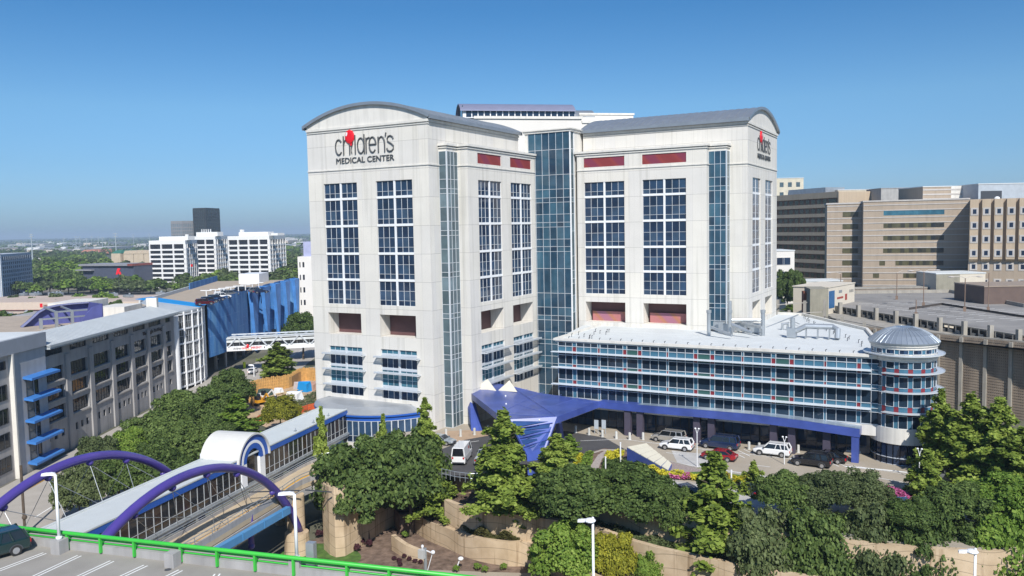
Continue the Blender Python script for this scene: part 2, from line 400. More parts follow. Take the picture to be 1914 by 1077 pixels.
curved_wall('retaining_wall', pw, -8.03, lerpz(len(pw), -6.2, -6.9), 0.4, tanwall, 'short low tan wall beside the round purple shrubs', 'curved tan retaining walls of the terraces')
p3 = smoothline(edge([G(603,905,-0.4), G(640,925,-1.0)])+[(-60.5,79.6),(-56,80.6),(-50,81.2)])
curved_wall('retaining_wall', p3, -8.04, lerpz(len(p3), -0.15, -0.15), 0.4, tanwall, 'tall plain tan wall rising beside the bridge pier to the forecourt', 'curved tan retaining walls of the terraces')
p4 = [(-42,80.2),(-36,79.2),(-30,77.8),(-24,76.3),(-12,75.8),(2,78.8),(14,85.8)]
curved_wall('retaining_wall', smoothline(p4), -3.2, -0.05, 0.4, tanwall, 'top tan retaining wall holding up the forecourt edge behind the trees', 'curved tan retaining walls of the terraces')
# mulch beds, lawn
m_ = MB(); q = [G(560,1018,-7.96), G(640,990,-7.96), G(760,985,-7.96), G(1010,1040,-7.96), G(1500,1050,-7.96), G(1914,1040,-7.96), G(1914,1120,-7.96), G(1000,1095,-7.96), G(560,1120,-7.96)]
m_.poly(q); structure('planting_bed', m_, mulch)
m_ = MB(); m_.poly([G(640,1068,-7.94), G(820,1066,-7.94), G(1000,1072,-7.94), G(1400,1100,-7.94), G(1400,1160,-7.94), G(640,1110,-7.94)]); structure('path', m_, drivec)
lawnm = mat('lawn_green', (0.055,0.12,0.02), 0.9, var=0.25, scale=1.0, c2=(0.09,0.17,0.03), bump=0.3)
m_ = MB(); c0 = G(598,1040,-7.93); 
m_.poly([(c0.x+5.2*math.cos(a)*0.9+1.5*math.sin(a), c0.y+3.4*math.sin(a)-0.9*math.cos(a), -7.93) for a in [2*math.pi*k/40 for k in range(40)]])
tag(build('lawn', m_, lawnm), kind='structure')

# ------------------------------------------------------------------ hospital
LV = [17.36, 20.96, 24.76, 28.78, 32.72, 35.04]
def window(parent, F, s0, s1, z0, z1, cols, rows, gm_, fm=None, t=-0.22, mw=0.05, border=0.07, mt=0.06, name='window'):
    mb = MB(); cs = [s0]+list(cols)+[s1]; rs = [z0]+list(rows)+[z1]
    for i in range(len(cs)-1):
        for j in range(len(rs)-1): mb.poly([F(cs[i],t,rs[j]), F(cs[i+1],t,rs[j]), F(cs[i+1],t,rs[j+1]), F(cs[i],t,rs[j+1])])
    w = build(name, mb, gm_, parent)
    if fm is not None:
        fb = MB()
        for x in cols: fb.fbox(F, x-mw/2, x+mw/2, t+0.003, t+mt, z0, z1)
        for z in rows: fb.fbox(F, s0, s1, t+0.006, t+mt-0.01, z-mw/2, z+mw/2)
        for x in (s0+border/2, s1-border/2): fb.fbox(F, x-border/2, x+border/2, t+0.004, t+mt+0.01, z0, z1)
        for z in (z0+border/2, z1-border/2): fb.fbox(F, s0+border, s1-border, t+0.004, t+mt+0.01, z-border/2, z+border/2)
        build('frame', fb, fm, w)
    return w
win_white = mat('window_white', (0.66,0.68,0.70), 0.5, var=0.04)
def bay_windows(parent, F, s0, s1, mt=0.06, mo=0.0):
    mid = (s0+s1)/2; q = (s1-s0)/6
    cols = [s0+q, s0+2*q, mid+q, mid+2*q]
    for i in range(5):
        z0 = LV[i]+(0.0 if i == 0 else 0.15); z1 = LV[i+1]-(0.15 if i < 4 else 0)
        rows = [z0+0.75, z0+2.1] if i < 4 else [z0+0.70]
        for (a, b_) in ((s0, mid-0.13), (mid+0.13, s1)):
            k = (b_-a)/3; window(parent, F, a, b_, z0, z1, [a+k, a+2*k], rows, navy, win_white, border=0.035, mw=0.042, mt=mt)
    fb = MB(); fb.fbox(F, mid-0.13, mid+0.13, -0.24, -0.06-mo, LV[0], LV[-1])
    for z in LV[1:-1]:
        fb.fbox(F, s0, mid-0.15, -0.24, -0.08-mo, z-0.15, z+0.15); fb.fbox(F, mid+0.15, s1, -0.24, -0.08-mo, z-0.15, z+0.15)
    build('mullion', fb, white_paint, parent)
def low_windows(parent, F, s0, s1, ends=(0.6,0.6)):
    mid = (s0+s1)/2
    bands = [(10.4, 11.06, tealg, []), (8.35, 10.1, navy, []), (5.75, 8.05, tealg, [6.7, 7.75]), (3.85, 5.2, navy, [])]
    for (z0, z1, gm_, rows) in bands:
        for (a, b_) in ((s0, mid-0.14), (mid+0.14, s1)):
            k = (b_-a)/3; window(parent, F, a, b_, z0, z1, [a+k, a+2*k], rows, gm_, alu, border=0.06)
    fb = MB(); fb.fbox(F, mid-0.14, mid+0.14, -0.24, -0.04, 3.85, 11.06)
    for (z0, z1) in ((10.1,10.4),(8.05,8.35),(5.2,5.75)):
        fb.fbox(F, s0, mid-0.14, -0.24, -0.1, z0, z1); fb.fbox(F, mid+0.14, s1, -0.24, -0.1, z0, z1)
    build('mullion', fb, alu, parent)
    for z in (10.05, 7.75, 5.45):
        sb = MB()
        for k in range(4): sb.fbox(F, s0-ends[0], s1+ends[1], 0.12+k*0.22, 0.22+k*0.22, z+0.02*k, z+0.07+0.02*k)
        for x in (s0-ends[0], mid, s1+ends[1]): sb.fbox(F, x-0.04, x+0.04, 0.0, 1.0, z-0.14, z-0.01)
        sb.fbox(F, s0-ends[0], s1+ends[1], 0.98, 1.06, z-0.08, z+0.16)
        build('sunshade', sb, alu, parent)
def opening_panel(parent, F, s0, s1, z0, z1, depth, m):
    mb = MB(); mb.poly([F(s0,-depth,z0), F(s1,-depth,z0), F(s1,-depth,z1), F(s0,-depth,z1)])
    return build('loggia_panel', mb, m, parent)
def corrug(name, c1, c2, c3):
    m, nt, b = nodes(name); co = objco(nt)
    wv = N(nt, 'ShaderNodeTexWave'); wv.bands_direction = 'DIAGONAL'; wv.inputs['Scale'].default_value = 0.12; wv.inputs['Distortion'].default_value = 1.0
    nt.links.new(co, wv.inputs['Vector'])
    nt.links.new(ramp(nt, wv.outputs['Fac'], [(0.2, c1), (0.55, c2), (0.9, c3)]), b.inputs['Base Color']); b.inputs['Roughness'].default_value = 0.6
    return m
orange_screen = corrug('orange_screen', (0.42,0.16,0.16), (0.40,0.17,0.09), (0.34,0.14,0.20))
red_screen = corrug('red_screen', (0.22,0.03,0.03), (0.26,0.04,0.035), (0.20,0.03,0.06))

def barrel_roof(parent, F, s0, s1, t0, t1, z_e, z_a, th=0.3):
    """vault running along t, its arc across s"""
    mb = MB(); n = 28; c = (s0+s1)/2; hw = (s1-s0)/2; rise = z_a-z_e; Rr = (hw*hw+rise*rise)/(2*rise); zc = z_a-Rr
    arc = [(c-hw+2*hw*k/n) for k in range(n+1)]
    zf = lambda s, e=0: zc+math.sqrt(max(0, Rr*Rr-(s-c)**2))+e
    for k in range(n):
        a, b_ = arc[k], arc[k+1]
        mb.hexa([F(a,t0,zf(a)-th),F(b_,t0,zf(b_)-th),F(b_,t1,zf(b_)-th),F(a,t1,zf(a)-th)], [F(a,t0,zf(a)),F(b_,t0,zf(b_)),F(b_,t1,zf(b_)),F(a,t1,zf(a))])
    # standing seams
    ns = int(abs(t1-t0)/1.1)
    for i in range(1, ns):
        t = t0+(t1-t0)*i/ns
        for k in range(0, n, 2):
            a, b_ = arc[k], arc[k+2]
            mb.bar(F(a,t,zf(a)+0.03), F(b_,t,zf(b_)+0.03), 0.06, h=0.08)
    o = build('barrel_roof', mb, roof_metal, parent)
    # rolled gutter along both eaves and the verge
    eb = MB()
    for k in range(n):
        a, b_ = arc[k], arc[k+1]
        for tt in (t0, t1):
            eb.bar(F(a,tt,zf(a)-0.12), F(b_,tt,zf(b_)-0.12), 0.22, h=0.42)
    for s in (s0, s1): eb.bar(F(s,t0,z_e-0.2), F(s,t1,z_e-0.2), 0.3, h=0.5)
    build('roof_edge', eb, roof_metal, o)
    return zf, arc

def cornice(mb, pts, z, h=0.35, out=0.28):
    """band following a polyline of (x, y), outwards to the right of travel"""
    P = [Vector(p) for p in pts]
    nrm = []
    for i in range(len(P)-1):
        d = (P[i+1]-P[i]).normalized(); nrm.append(Vector((d.y, -d.x)))
    off = []
    for i in range(len(P)):
        if i == 0: off.append(nrm[0])
        elif i == len(P)-1: off.append(nrm[-1])
        else: off.append(nrm[i-1]+nrm[i] if nrm[i-1].dot(nrm[i]) < 0.9 else nrm[i])
    for i in range(len(P)-1):
        a, b_ = P[i], P[i+1]; c, d = b_+off[i+1]*out, a+off[i]*out
        mb.hexa([(a.x,a.y,z),(b_.x,b_.y,z),(c.x,c.y,z),(d.x,d.y,z)], [(a.x,a.y,z+h),(b_.x,b_.y,z+h),(c.x,c.y,z+h),(d.x,d.y,z+h)])

def font_sign(name, text, mt, parent, origin, d, n, h, wtarget, depth=0.12, shear=0.0):
    cu = bpy.data.curves.new(name, 'FONT'); cu.body = text; cu.extrude = depth/2; cu.size = 1.0; cu.shear = shear
    cu.resolution_u = 3
    o = bpy.data.objects.new(name, cu); COL.objects.link(o)
    bpy.context.view_layer.update()
    xs = [v[0] for v in o.bound_box]; ys = [v[1] for v in o.bound_box]
    x0, x1, y0, y1 = min(xs), max(xs), min(ys), max(ys)
    me = bpy.data.meshes.new_from_object(o.evaluated_get(bpy.context.evaluated_depsgraph_get()))
    bpy.data.objects.remove(o)
    d = Vector((d[0], d[1], 0)).normalized(); n = Vector((n[0], n[1], 0)).normalized(); O = Vector(origin)
    sx = wtarget/(x1-x0); sy = h/(y1-y0)
    for v in me.vertices:
        c = v.co; q = O+d*((c.x-x0)*sx)+Vector((0,0,(c.y-y0)*sy))+n*(c.z+depth/2+0.01); v.co = q
    me.name = name
    return build(name, me, mt, parent)
def balloon_logo(parent, O, d, n, w, h):
    """red balloon with a white glint and its wavy string, in a plane facing n"""
    d3 = Vector((d[0], d[1], 0)); n3 = Vector((n[0], n[1], 0)); O = Vector(O)
    P = lambda x, z, t: O+d3*x+Vector((0,0,z))+n3*t
    mb = MB(); K = 28
    prof = [(0.0, 0.28), (0.6, 0.26), (0.9, 0.18), (1.0, 0.06)]
    rings = []
    for r, t in prof:
        rings.append([P(w/2*r*math.cos(a), h/2*r*math.sin(a)*(1.0 if math.sin(a) > 0 else 1.08), t) for a in [2*math.pi*k/K for k in range(K)]])
    mb.poly(rings[1])
    for i in range(1, 3):
        for k in range(K): mb.poly([rings[i][k], rings[i][(k+1)%K], rings[i+1][(k+1)%K], rings[i+1][k]])
    mb.poly([P(0.05*w, -h*0.50, 0.15), P(0.35*w, -h*0.50, 0.15), P(0.30*w, -h*0.66, 0.15), P(0.08*w, -h*0.66, 0.15)])
    bo = build('balloon', mb, red_sign, parent)
    g2 = MB(); g2.poly([P(-0.22*w+0.09*w*math.cos(a)+0.05*w*math.sin(a), 0.17*h+0.15*h*math.sin(a), 0.30) for a in [2*math.pi*k/16 for k in range(16)]])
    build('glint', g2, white_paint, bo)
    return bo
def hospital_sign(parent, origin, d, n, W, rl=0.105, off=0.09):
    """lettering W metres wide; origin is the lower left corner of the small line"""
    k = W/10.6; O = Vector(origin); d3 = Vector((d[0], d[1], 0))
    sg = bpy.data.objects.new('lettering', None)
    font_sign('small_letters', 'MEDICAL CENTER', text_grey, parent, O+d3*0.15*k, d, n, 0.80*k, 10.4*k)
    zb = Vector((0,0,1.22*k))
    u = 0.00806*k
    def arcp(cx, cy, rx, ry, a0, a1, n=18): return [(cx+rx*math.cos(R_(a0+(a1-a0)*i/n)), cy+ry*math.sin(R_(a0+(a1-a0)*i/n))) for i in range(n+1)]
    arch_ = lambda x: [(x,150),(x+10,205),(x+35,250),(x+70,272),(x+105,255),(x+130,205),(x+138,150),(x+138,0)]
    GL = {'letter_c': [arcp(88,142,76,134,42,318)], 'letter_h': [[(198,0),(198,332)], arch_(198)], 'letter_l': [[(462,0),(462,335)]],
          'letter_d': [arcp(590,142,74,134,0,360), [(666,0),(666,335)]], 'letter_r': [[(708,0),(708,272)], [(708,190),(720,235),(745,262),(785,272)]],
          'letter_e': [arcp(850,142,74,134,0,318), [(776,146),(924,146)]], 'letter_n': [[(975,0),(975,272)], arch_(975)], 'apostrophe': [[(1146,332),(1134,268)]],
          'letter_s': [[(1300,215),(1285,252),(1240,274),(1195,262),(1172,222),(1180,180),(1220,155),(1265,130),(1302,95),(1300,45),(1268,12),(1222,4),(1180,20),(1158,62)]]}
    n3 = Vector((n[0], n[1], 0))
    for nm_, paths in GL.items():
        mb = MB()
        for pth in paths: mb.tube([O+zb+d3*(x*u)+Vector((0,0,y*u))+n3*off for x, y in pth], rl*k, 6)
        build(nm_, mb, text_grey, parent)
    mb = MB(); pts = []
    for i in range(13):
        t = i/12; x = 3.18*k+0.18*k*math.sin(t*2*math.pi*0.95); pts.append(O+zb+d3*x+Vector((n[0]*0.12, n[1]*0.12, 2.4*k-2.25*k*t)))
    mb.tube(pts, 0.06*k, 6); build('balloon_string', mb, text_grey, parent)
    balloon_logo(parent, O+zb+d3*2.75*k+Vector((0,0,2.55*k)), d, n, 1.75*k, 2.0*k)

# --- left tower
LT = thing('hospital_tower', 'cream hospital tower on the left, big lettering and red balloon on its front gable', 'building', (-75, 107, -8))
FA = frame((-85.85, 94.0), (1,0), (0,-1)); WA = 21.65
FB = frame((-64.2, 94.0), (0,1), (1,0))
FBB = frame((-61.25, 99.33), (0,1), (1,0))
def tower_ops(offs):
    ops = []
    for a, b_ in offs:
        ops += [(a, b_, LV[0], LV[-1], 0.3), (a, b_, 12.85, 16.05, 2.36), (a, b_, 3.85, 11.06, 0.3)]
    return ops
def wall_ops(mb, F, s0, s1, z0, z1, ops):
    wall(mb, F, s0, s1, z0, z1, [], 0.3) if not ops else None
    if ops:
        ss = sorted(set([s0, s1]+[v for o in ops for v in o[:2]])); zz = sorted(set([z0, z1]+[v for o in ops for v in o[2:4]]))
        for i in range(len(ss)-1):
            for j in range(len(zz)-1):
                cs, cz = (ss[i]+ss[i+1])/2, (zz[j]+zz[j+1])/2
                if any(o[0] < cs < o[1] and o[2] < cz < o[3] for o in ops): continue
                mb.poly([F(ss[i],0,zz[j]), F(ss[i+1],0,zz[j]), F(ss[i+1],0,zz[j+1]), F(ss[i],0,zz[j+1])])
        for (a, b_, c, d, q) in ops:
            q = -q
            mb.poly([F(a,0,c), F(a,q,c), F(a,q,d), F(a,0,d)]); mb.poly([F(b_,0,c), F(b_,0,d), F(b_,q,d), F(b_,q,c)])
            mb.poly([F(a,0,c), F(b_,0,c), F(b_,q,c), F(a,q,c)]); mb.poly([F(a,0,d), F(a,q,d), F(b_,q,d), F(b_,0,d)])
wa = [(2.93, 9.12), (12.55, 18.83)]
wb = [(2.80, 9.57), (12.53, 19.32)]
mb = MB()
wall_ops(mb, FA, 0, WA, -8.0, 43.05, tower_ops(wa))
wall_ops(mb, FB, 0, 2.59, -8.0, 43.05, []); wall_ops(mb, FB, 2.59, 26.0, 39.9, 43.05, [])
bo_ = tower_ops(wb)+[(2.75, 9.65, 37.4, 38.9, 0.12), (12.45, 19.4, 37.4, 38.9, 0.12)]
wall_ops(mb, FBB, 0, 20.7, -8.0, 39.9, bo_)
mb.poly([(-62.96,99.33,-8),(-61.25,99.33,-8),(-61.25,99.33,39.9),(-62.96,99.33,39.9)])       # returns of the bay
mb.poly([(-61.25,120.03,-8),(-64.2,120.03,-8),(-64.2,120.03,39.9),(-61.25,120.03,39.9)])
mb.poly([(-64.2,96.59,38.85),(-62.96,96.59,38.85),(-62.96,96.59,39.9),(-64.2,96.59,39.9)])
mb.poly([(-62.96,96.59,38.85),(-62.96,99.33,38.85),(-62.96,99.33,39.9),(-62.96,96.59,39.9)])
mb.poly([(-64.2,96.59,39.9),(-62.96,96.59,39.9),(-62.96,99.33,39.9),(-61.25,99.33,39.9),(-61.25,120.03,39.9),(-64.2,120.03,39.9)])
mb.poly([(-85.85,94,-8),(-85.85,120,-8),(-85.85,120,43.05),(-85.85,94,43.05)])
mb.poly([(-85.85,120,-8),(-64.2,120,-8),(-64.2,120,43.05),(-85.85,120,43.05)])
build('wall', mb, cream, LT)
for a, b_ in wa: bay_windows(LT, FA, a, b_); low_windows(LT, FA, a, b_); opening_panel(LT, FA, a, b_, 12.85, 16.05, 2.35, maroon)
for a, b_ in wb: bay_windows(LT, FBB, a, b_); low_windows(LT, FBB, a, b_, (0.15,0.9)); opening_panel(LT, FBB, a, b_, 12.85, 16.05, 2.35, maroon)
for a, b_ in ((2.75, 9.65), (12.45, 19.4)):
    m_ = MB(); m_.poly([FBB(a,-0.118,37.4), FBB(b_,-0.118,37.4), FBB(b_,-0.118,38.9), FBB(a,-0.118,38.9)]); build('louvre_panel', m_, red_screen, LT)
# gable, roof
def gable(parent, F, s0, s1, z0, zf, depthm=0.3, t=0.0):
    mb = MB(); n = 24; xs = [s0+(s1-s0)*k/n for k in range(n+1)]
    for k in range(n): mb.poly([F(xs[k],t,z0), F(xs[k+1],t,z0), F(xs[k+1],t,zf(xs[k+1])-0.25), F(xs[k],t,zf(xs[k])-0.25)])
    return build('gable', mb, cream2, parent)
zf, arc = barrel_roof(LT, FA, -0.5, WA+0.5, 0.3, -26.3, 43.55, 46.15)
gable(LT, FA, 0, WA, 43.05, zf); gable(LT, FA, 0, WA, 43.05, zf, t=-26.0)
mb = MB()
outl = [(-85.85,94.0),(-64.2,94.0),(-64.2,120.0)]
cornice(mb, outl, 42.75, 0.34, 0.22); cornice(mb, outl, 42.45, 0.12, 0.12)
bayl = [(-64.2,96.59),(-62.96,96.59),(-62.96,99.33),(-61.25,99.33),(-61.25,120.03),(-64.2,120.03)]
cornice(mb, bayl, 39.62, 0.32, 0.32); cornice(mb, bayl, 39.3, 0.14, 0.16)
cornice(mb, outl[:2]+[(-64.2,96.58)], 36.88, 0.16, 0.12); cornice(mb, [(-62.95,99.33)]+bayl[3:5], 36.88, 0.16, 0.12)
build('cornice', mb, cream2, LT)
hospital_sign(LT, (-80.45, 94.0, 37.84), (1,0), (0,-1), 10.6)
# corner glass of the left tower
def glass_strip(parent, F, s0, s1, z0, z1, ncol, rowh, gm_, t=0.0, corner=True, nm='glass_bay'):
    mb = MB(); cs = [s0+(s1-s0)*k/ncol for k in range(ncol+1)]; rs = []
    z = z1; alt = [1.9, 1.95, 1.3, 0.68] if rowh is None else rowh; i = 0
    while z > z0+0.3: rs.append(z); z -= alt[i % len(alt)]; i += 1
    rs.append(z0)
    for i in range(ncol):
        for j in range(len(rs)-1): mb.poly([F(cs[i],t,rs[j+1]), F(cs[i+1],t,rs[j+1]), F(cs[i+1],t,rs[j]), F(cs[i],t,rs[j])])
    w = build(nm, mb, gm_, parent)
    fb = MB()
    for x in cs: fb.fbox(F, x-0.03, x+0.03, t+0.003, t+0.06, z0, z1)
    for z in rs: fb.fbox(F, s0, s1, t+0.006, t+0.045, z-0.03, z+0.03)
    build('frame', fb, alu, w)
F1 = frame((-64.2, 96.59), (1,0), (0,-1)); F2 = frame((-62.96, 96.59), (0,1), (1,0))
glass_strip(LT, F1, 0.0, 1.24, 0.0, 38.85, 1, None, greyg)
glass_strip(LT, F2, 0, 2.74, 0.0, 38.85, 3, None, greyg)
mb = MB(); mb.box(-63.04, -62.86, 96.49, 96.67, 0, 38.85); build('corner_post', mb, alu, LT)

# --- right tower
RT = thing('hospital_tower', 'cream hospital tower on the right, vaulted grey roof, lettering on its narrow sunlit end', 'building', (-41, 135, -8))
RX = -28.15; RYm = 124.35; RYb = 121.4; RYg = 122.6
FM = frame((RX, RYm), (-1,0), (0,-1))       # s runs from the right corner to the left
FC = frame((-33.48, RYb), (-1,0), (0,-1))   # projecting bay
FD = frame((RX, RYm), (0,1), (1,0))
wc = [(36.6-33.48, 43.42-33.48), (46.4-33.48, 53.15-33.48)]
wd = [(3.25, 8.9), (12.4, 18.1)]
mb = MB()
wall_ops(mb, FM, 0, 2.7, -8, 43.05, []); wall_ops(mb, FM, 2.7, 26.4, 39.9, 43.05, [])
wall_ops(mb, FC, 0, 20.9, -8, 39.9, [o for o in tower_ops(wc) if o[2] > 12]+[(a-0.05, b_+0.05, 37.4, 38.9, 0.12) for a, b_ in wc])
wall_ops(mb, FD, 0, 21.6, -8, 43.05, [o for o in tower_ops(wd) if o[2] > 12])
mb.poly([(-33.48,RYb,-8),(-33.48,RYg,-8),(-33.48,RYg,39.9),(-33.48,RYb,39.9)])
mb.poly([(-54.38,RYb,-8),(-54.38,RYm,-8),(-54.38,RYm,39.9),(-54.38,RYb,39.9)])
mb.poly([(-33.48,RYg,38.85),(-30.85,RYg,38.85),(-30.85,RYg,39.9),(-33.48,RYg,39.9)]); mb.poly([(-30.85,RYg,38.85),(-30.85,RYm,38.85),(-30.85,RYm,39.9),(-30.85,RYg,39.9)])
mb.poly([(-30.85,RYg,39.9),(-33.48,RYg,39.9),(-33.48,RYb,39.9),(-54.38,RYb,39.9),(-54.38,RYm,39.9),(-30.85,RYm,39.9)])
mb.poly([(-54.5,RYm,-8),(-54.5,146,-8),(-54.5,146,43.05),(-54.5,RYm,43.05)]); mb.poly([(RX,145.95,-8),(-54.5,145.95,-8),(-54.5,145.95,43.05),(RX,145.95,43.05)])
build('wall', mb, cream, RT)
for a, b_ in wc:
    bay_windows(RT, FC, a, b_); opening_panel(RT, FC, a, b_, 12.85, 16.05, 2.35, maroon)
    m_ = MB(); m_.fbox(FC, a+0.05, b_-0.45, -1.9, -1.8, 12.6, 14.4); build('loggia_screen', m_, orange_screen, RT)
    m_ = MB(); m_.poly([FC(a-0.05,-0.118,37.4), FC(b_+0.05,-0.118,37.4), FC(b_+0.05,-0.118,38.9), FC(a-0.05,-0.118,38.9)]); build('louvre_panel', m_, red_screen, RT)
for a, b_ in wd: bay_windows(RT, FD, a, b_, 0.018, 0.12); opening_panel(RT, FD, a, b_, 12.85, 16.05, 2.35, maroon)
zf, arc = barrel_roof(RT, FD, -0.5, 22.1, 0.3, -26.6, 43.55, 46.15)
gable(RT, FD, 0, 21.6, 43.05, zf); gable(RT, FD, 0, 21.6, 43.05, zf, t=-26.3)
mb = MB(); outl = [(-54.5,RYm),(RX,RYm),(RX,145.95)]
cornice(mb, outl, 42.75, 0.34, 0.22); cornice(mb, outl, 42.45, 0.12, 0.12)
bayr = [(-54.38,RYm),(-54.38,RYb),(-33.48,RYb),(-33.48,RYg),(-30.85,RYg),(-30.85,RYm)]
cornice(mb, bayr, 39.62, 0.32, 0.32); cornice(mb, bayr, 39.3, 0.14, 0.16)
cornice(mb, bayr[1:3]+[(-33.48,RYg-0.01)], 36.88, 0.16, 0.12); cornice(mb, [(-30.8,RYm),(RX,RYm),(RX,145.95)], 36.88, 0.16, 0.12)
build('cornice', mb, cream2, RT)
hospital_sign(RT, (RX, 130.6, 38.15), (0,1), (1,0), 9.6, 0.075, 0.05)
F3 = frame((-33.48, RYg), (1,0), (0,-1)); F4 = frame((-30.85, RYg), (0,1), (1,0))
glass_strip(RT, F3, 0, 2.63, 12.3, 38.85, 3, None, linkg); glass_strip(RT, F4, 0, 1.75, 12.3, 38.85, 1, None, greyg)
mb = MB(); mb.box(-30.94, -30.76, RYg-0.09, RYg+0.09, 12.3, 38.85); build('corner_post', mb, alu, RT)

# --- glass link tower in the corner
LK = thing('glass_link_tower', 'tall blue glass stair tower in the corner between the two cream towers', 'building', (-59, 122, -8))
F5 = frame((-62.4, 120.1), (1,0), (0,-1)); F6 = frame((-54.95, 120.1), (0,1), (1,0))
glass_strip(LK, F5, 0, 7.45, 0, 43.2, 6, [2.75, 4.0, 2.3, 1.35, 0.75, 1.9, 1.3, 0.75, 1.95, 1.2, 0.8], linkg, nm='curtain_wall')
glass_strip(LK, F6, 0, 1.3, 0, 43.2, 1, [2.75, 4.0, 2.3, 1.35, 0.75, 1.9], greyg, nm='curtain_wall')
mb = MB(); mb.box(-55.04, -54.86, 120.0, 120.2, 0, 43.2); mb.box(-54.98,-54.85,121.35,121.5,0,43.2); build('corner_post', mb, white_paint, LK)
mb = MB(); mb.box(-63.0, -62.4, 120.12, 130, -8, 43.2); mb.box(-62.4, -54.9, 121.6, 130, -8, 43.2)
mb.box(-54.9, -52.5, 124.4, 140, 38, 40.2); build('wall', mb, cream2, LK)
mb = MB(); mb.box(-63.2, -54.7, 119.9, 130.2, 43.2, 43.55); mb.box(-63.4,-54.5,119.7,130.4,43.55,43.72); build('cornice', mb, cream2, LK)
mb = MB()
for k in range(5): mb.tube([(-54.3, 124.6+k*0.9, 40.2), (-54.3, 124.6+k*0.9, 42.4)], 0.05, 6)
mb.tube([(-54.3,124.6,42.4),(-54.3,128.4,42.4)], 0.05, 6); mb.tube([(-54.3,124.6,41.3),(-54.3,128.4,41.3)], 0.05, 6)
build('roof_railing', mb, galv, LK)

# --- rear block
RB = thing('rear_hospital_block', 'cream block rising behind the two towers under a low violet-grey vaulted roof', 'building', (-80, 165, -8))
A = G(887,218.5,52.0); B_ = G(1087,219.5,52.0)
FR, LR = frame2((A.x,A.y), (B_.x,B_.y))
mb = MB(); mb.fbox(FR, 0, LR, -25, 0, -8, 52.0); mb.fbox(FR, LR, LR+14, -25, -0.5, -8, 51.2); mb.fbox(FR, LR+0.6, LR+13.2, -22, -4, 51.2, 53.4); build('wall', mb, rear_cream, RB)
mb = MB(); mb.fbox(FR, -0.2, LR+0.2, 0, 0.3, 51.6, 52.15); mb.fbox(FR, LR+0.2, LR+14, -0.5, -0.25, 50.8, 51.3); mb.fbox(FR, LR+0.5, LR+13.4, -4, -3.8, 53.1, 53.5); build('cornice', mb, cream2, RB)
# penthouse windows and vault
mb = MB(); n = 18
fs0 = -3.0; fs1 = LR-1.2
for k in range(n):
    a = fs0+1.2+(fs1-fs0-1.2)*k/n; b_ = a+(fs1-fs0-1.2)/n
    window(RB, FR, a+0.12, b_-0.12, 52.15, 53.55, [], [], navy, None, t=-0.9)
mb.fbox(FR, fs0+0.6, fs1, -9, -1.0, 51.9, 53.7); build('penthouse', mb, white_paint, RB)
F7 = frame((FR(0,0,0)[0], FR(0,0,0)[1]), (FR(0,-1,0)[0]-FR(0,0,0)[0], FR(0,-1,0)[1]-FR(0,0,0)[1]), (FR(-1,0,0)[0]-FR(0,0,0)[0], FR(-1,0,0)[1]-FR(0,0,0)[1]))
vault_m = mat('violet_grey_metal', (0.30,0.31,0.42), 0.4, metal=0.4, var=0.08)
def vault(parent, F, s0, s1, t0, t1, ze, za, m, nm='vaulted_roof'):
    mb = MB(); n = 20; c = (s0+s1)/2; hw = (s1-s0)/2; rise = za-ze; Rr = (hw*hw+rise*rise)/(2*rise); zc = za-Rr
    z = lambda s: zc+math.sqrt(max(0, Rr*Rr-(s-c)**2)); xs = [s0+(s1-s0)*k/n for k in range(n+1)]
    for k in range(n):
        a, b_ = xs[k], xs[k+1]
        mb.hexa([F(a,t0,z(a)-0.25),F(b_,t0,z(b_)-0.25),F(b_,t1,z(b_)-0.25),F(a,t1,z(a)-0.25)], [F(a,t0,z(a)),F(b_,t0,z(b_)),F(b_,t1,z(b_)),F(a,t1,z(a))])
    return build(nm, mb, m, parent), z
vault(RB, F7, 0.4, 9.6, 3.0, -fs1, 53.6, 55.4, vault_m)
m_ = MB(); m_.fbox(F7, 1.2, 8.8, 2.3, 2.5, 50.0, 54.6); build('end_glazing', m_, greyg, RB)
vault(RB, F7, 4, 12, -fs1-0.3, -fs1-5.5, 52.8, 54.6, roof_metal)
vault(RB, F7, 8, 16, -LR-8, -LR-12.5, 53.0, 54.5, roof_white)
for k in (0,1):
    for (zz0, zz1) in ((47.2,48.9),(44.6,46.6)):
        window(RB, FR, 12.6+k*3.2, 15.0+k*3.2, zz0, zz1, [], [], navy, white_paint, t=0.02)
window(RB, FR, LR-2.0, LR-0.4, 46.6, 48.9, [], [], navy, white_paint, t=0.02)

shade_white = mat('sunshade_white', (0.62,0.67,0.71), 0.45, var=0.06)
# ------------------------------------------------------------------ podium wing
PW = thing('glazed_wing', 'long low blue glazed wing with white sunshades and white flat roof', 'building', (-30, 110, -0.02))
PY = 103.8
FP = frame((0, PY), (1,0), (0,-1))
cols = [(-49.71,-48.56,'n'),(-48.56,-47.53,'n'),(-47.53,-46.91,'b'),(-46.91,-45.79,'n'),(-45.79,-44.75,'n'),(-44.75,-43.72,'n'),(-43.72,-43.38,'s'),(-43.38,-42.24,'n'),(-42.24,-41.12,'n'),(-41.12,-40.06,'n'),(-40.06,-39.5,'b'),(-39.5,-37.95,'g'),(-37.95,-37.38,'b')]
for base in (-37.38, -27.62, -17.87):
    w = [1.16,1.15,1.1,0.26,1.14,1.12,1.1,0.54,1.62,0.56] if base < -18 else [1.15,1.15,1.14,0.29,1.11,1.11,1.15,0.48,1.11,0.95]
    k = ['n','n','n','s','n','n','n','b','g','b'] if base < -18 else ['n','n','n','s','n','n','n','b','n','n']
    x = base
    for a, c in zip(w, k): cols.append((x, x+a, c)); x += a
XE = x
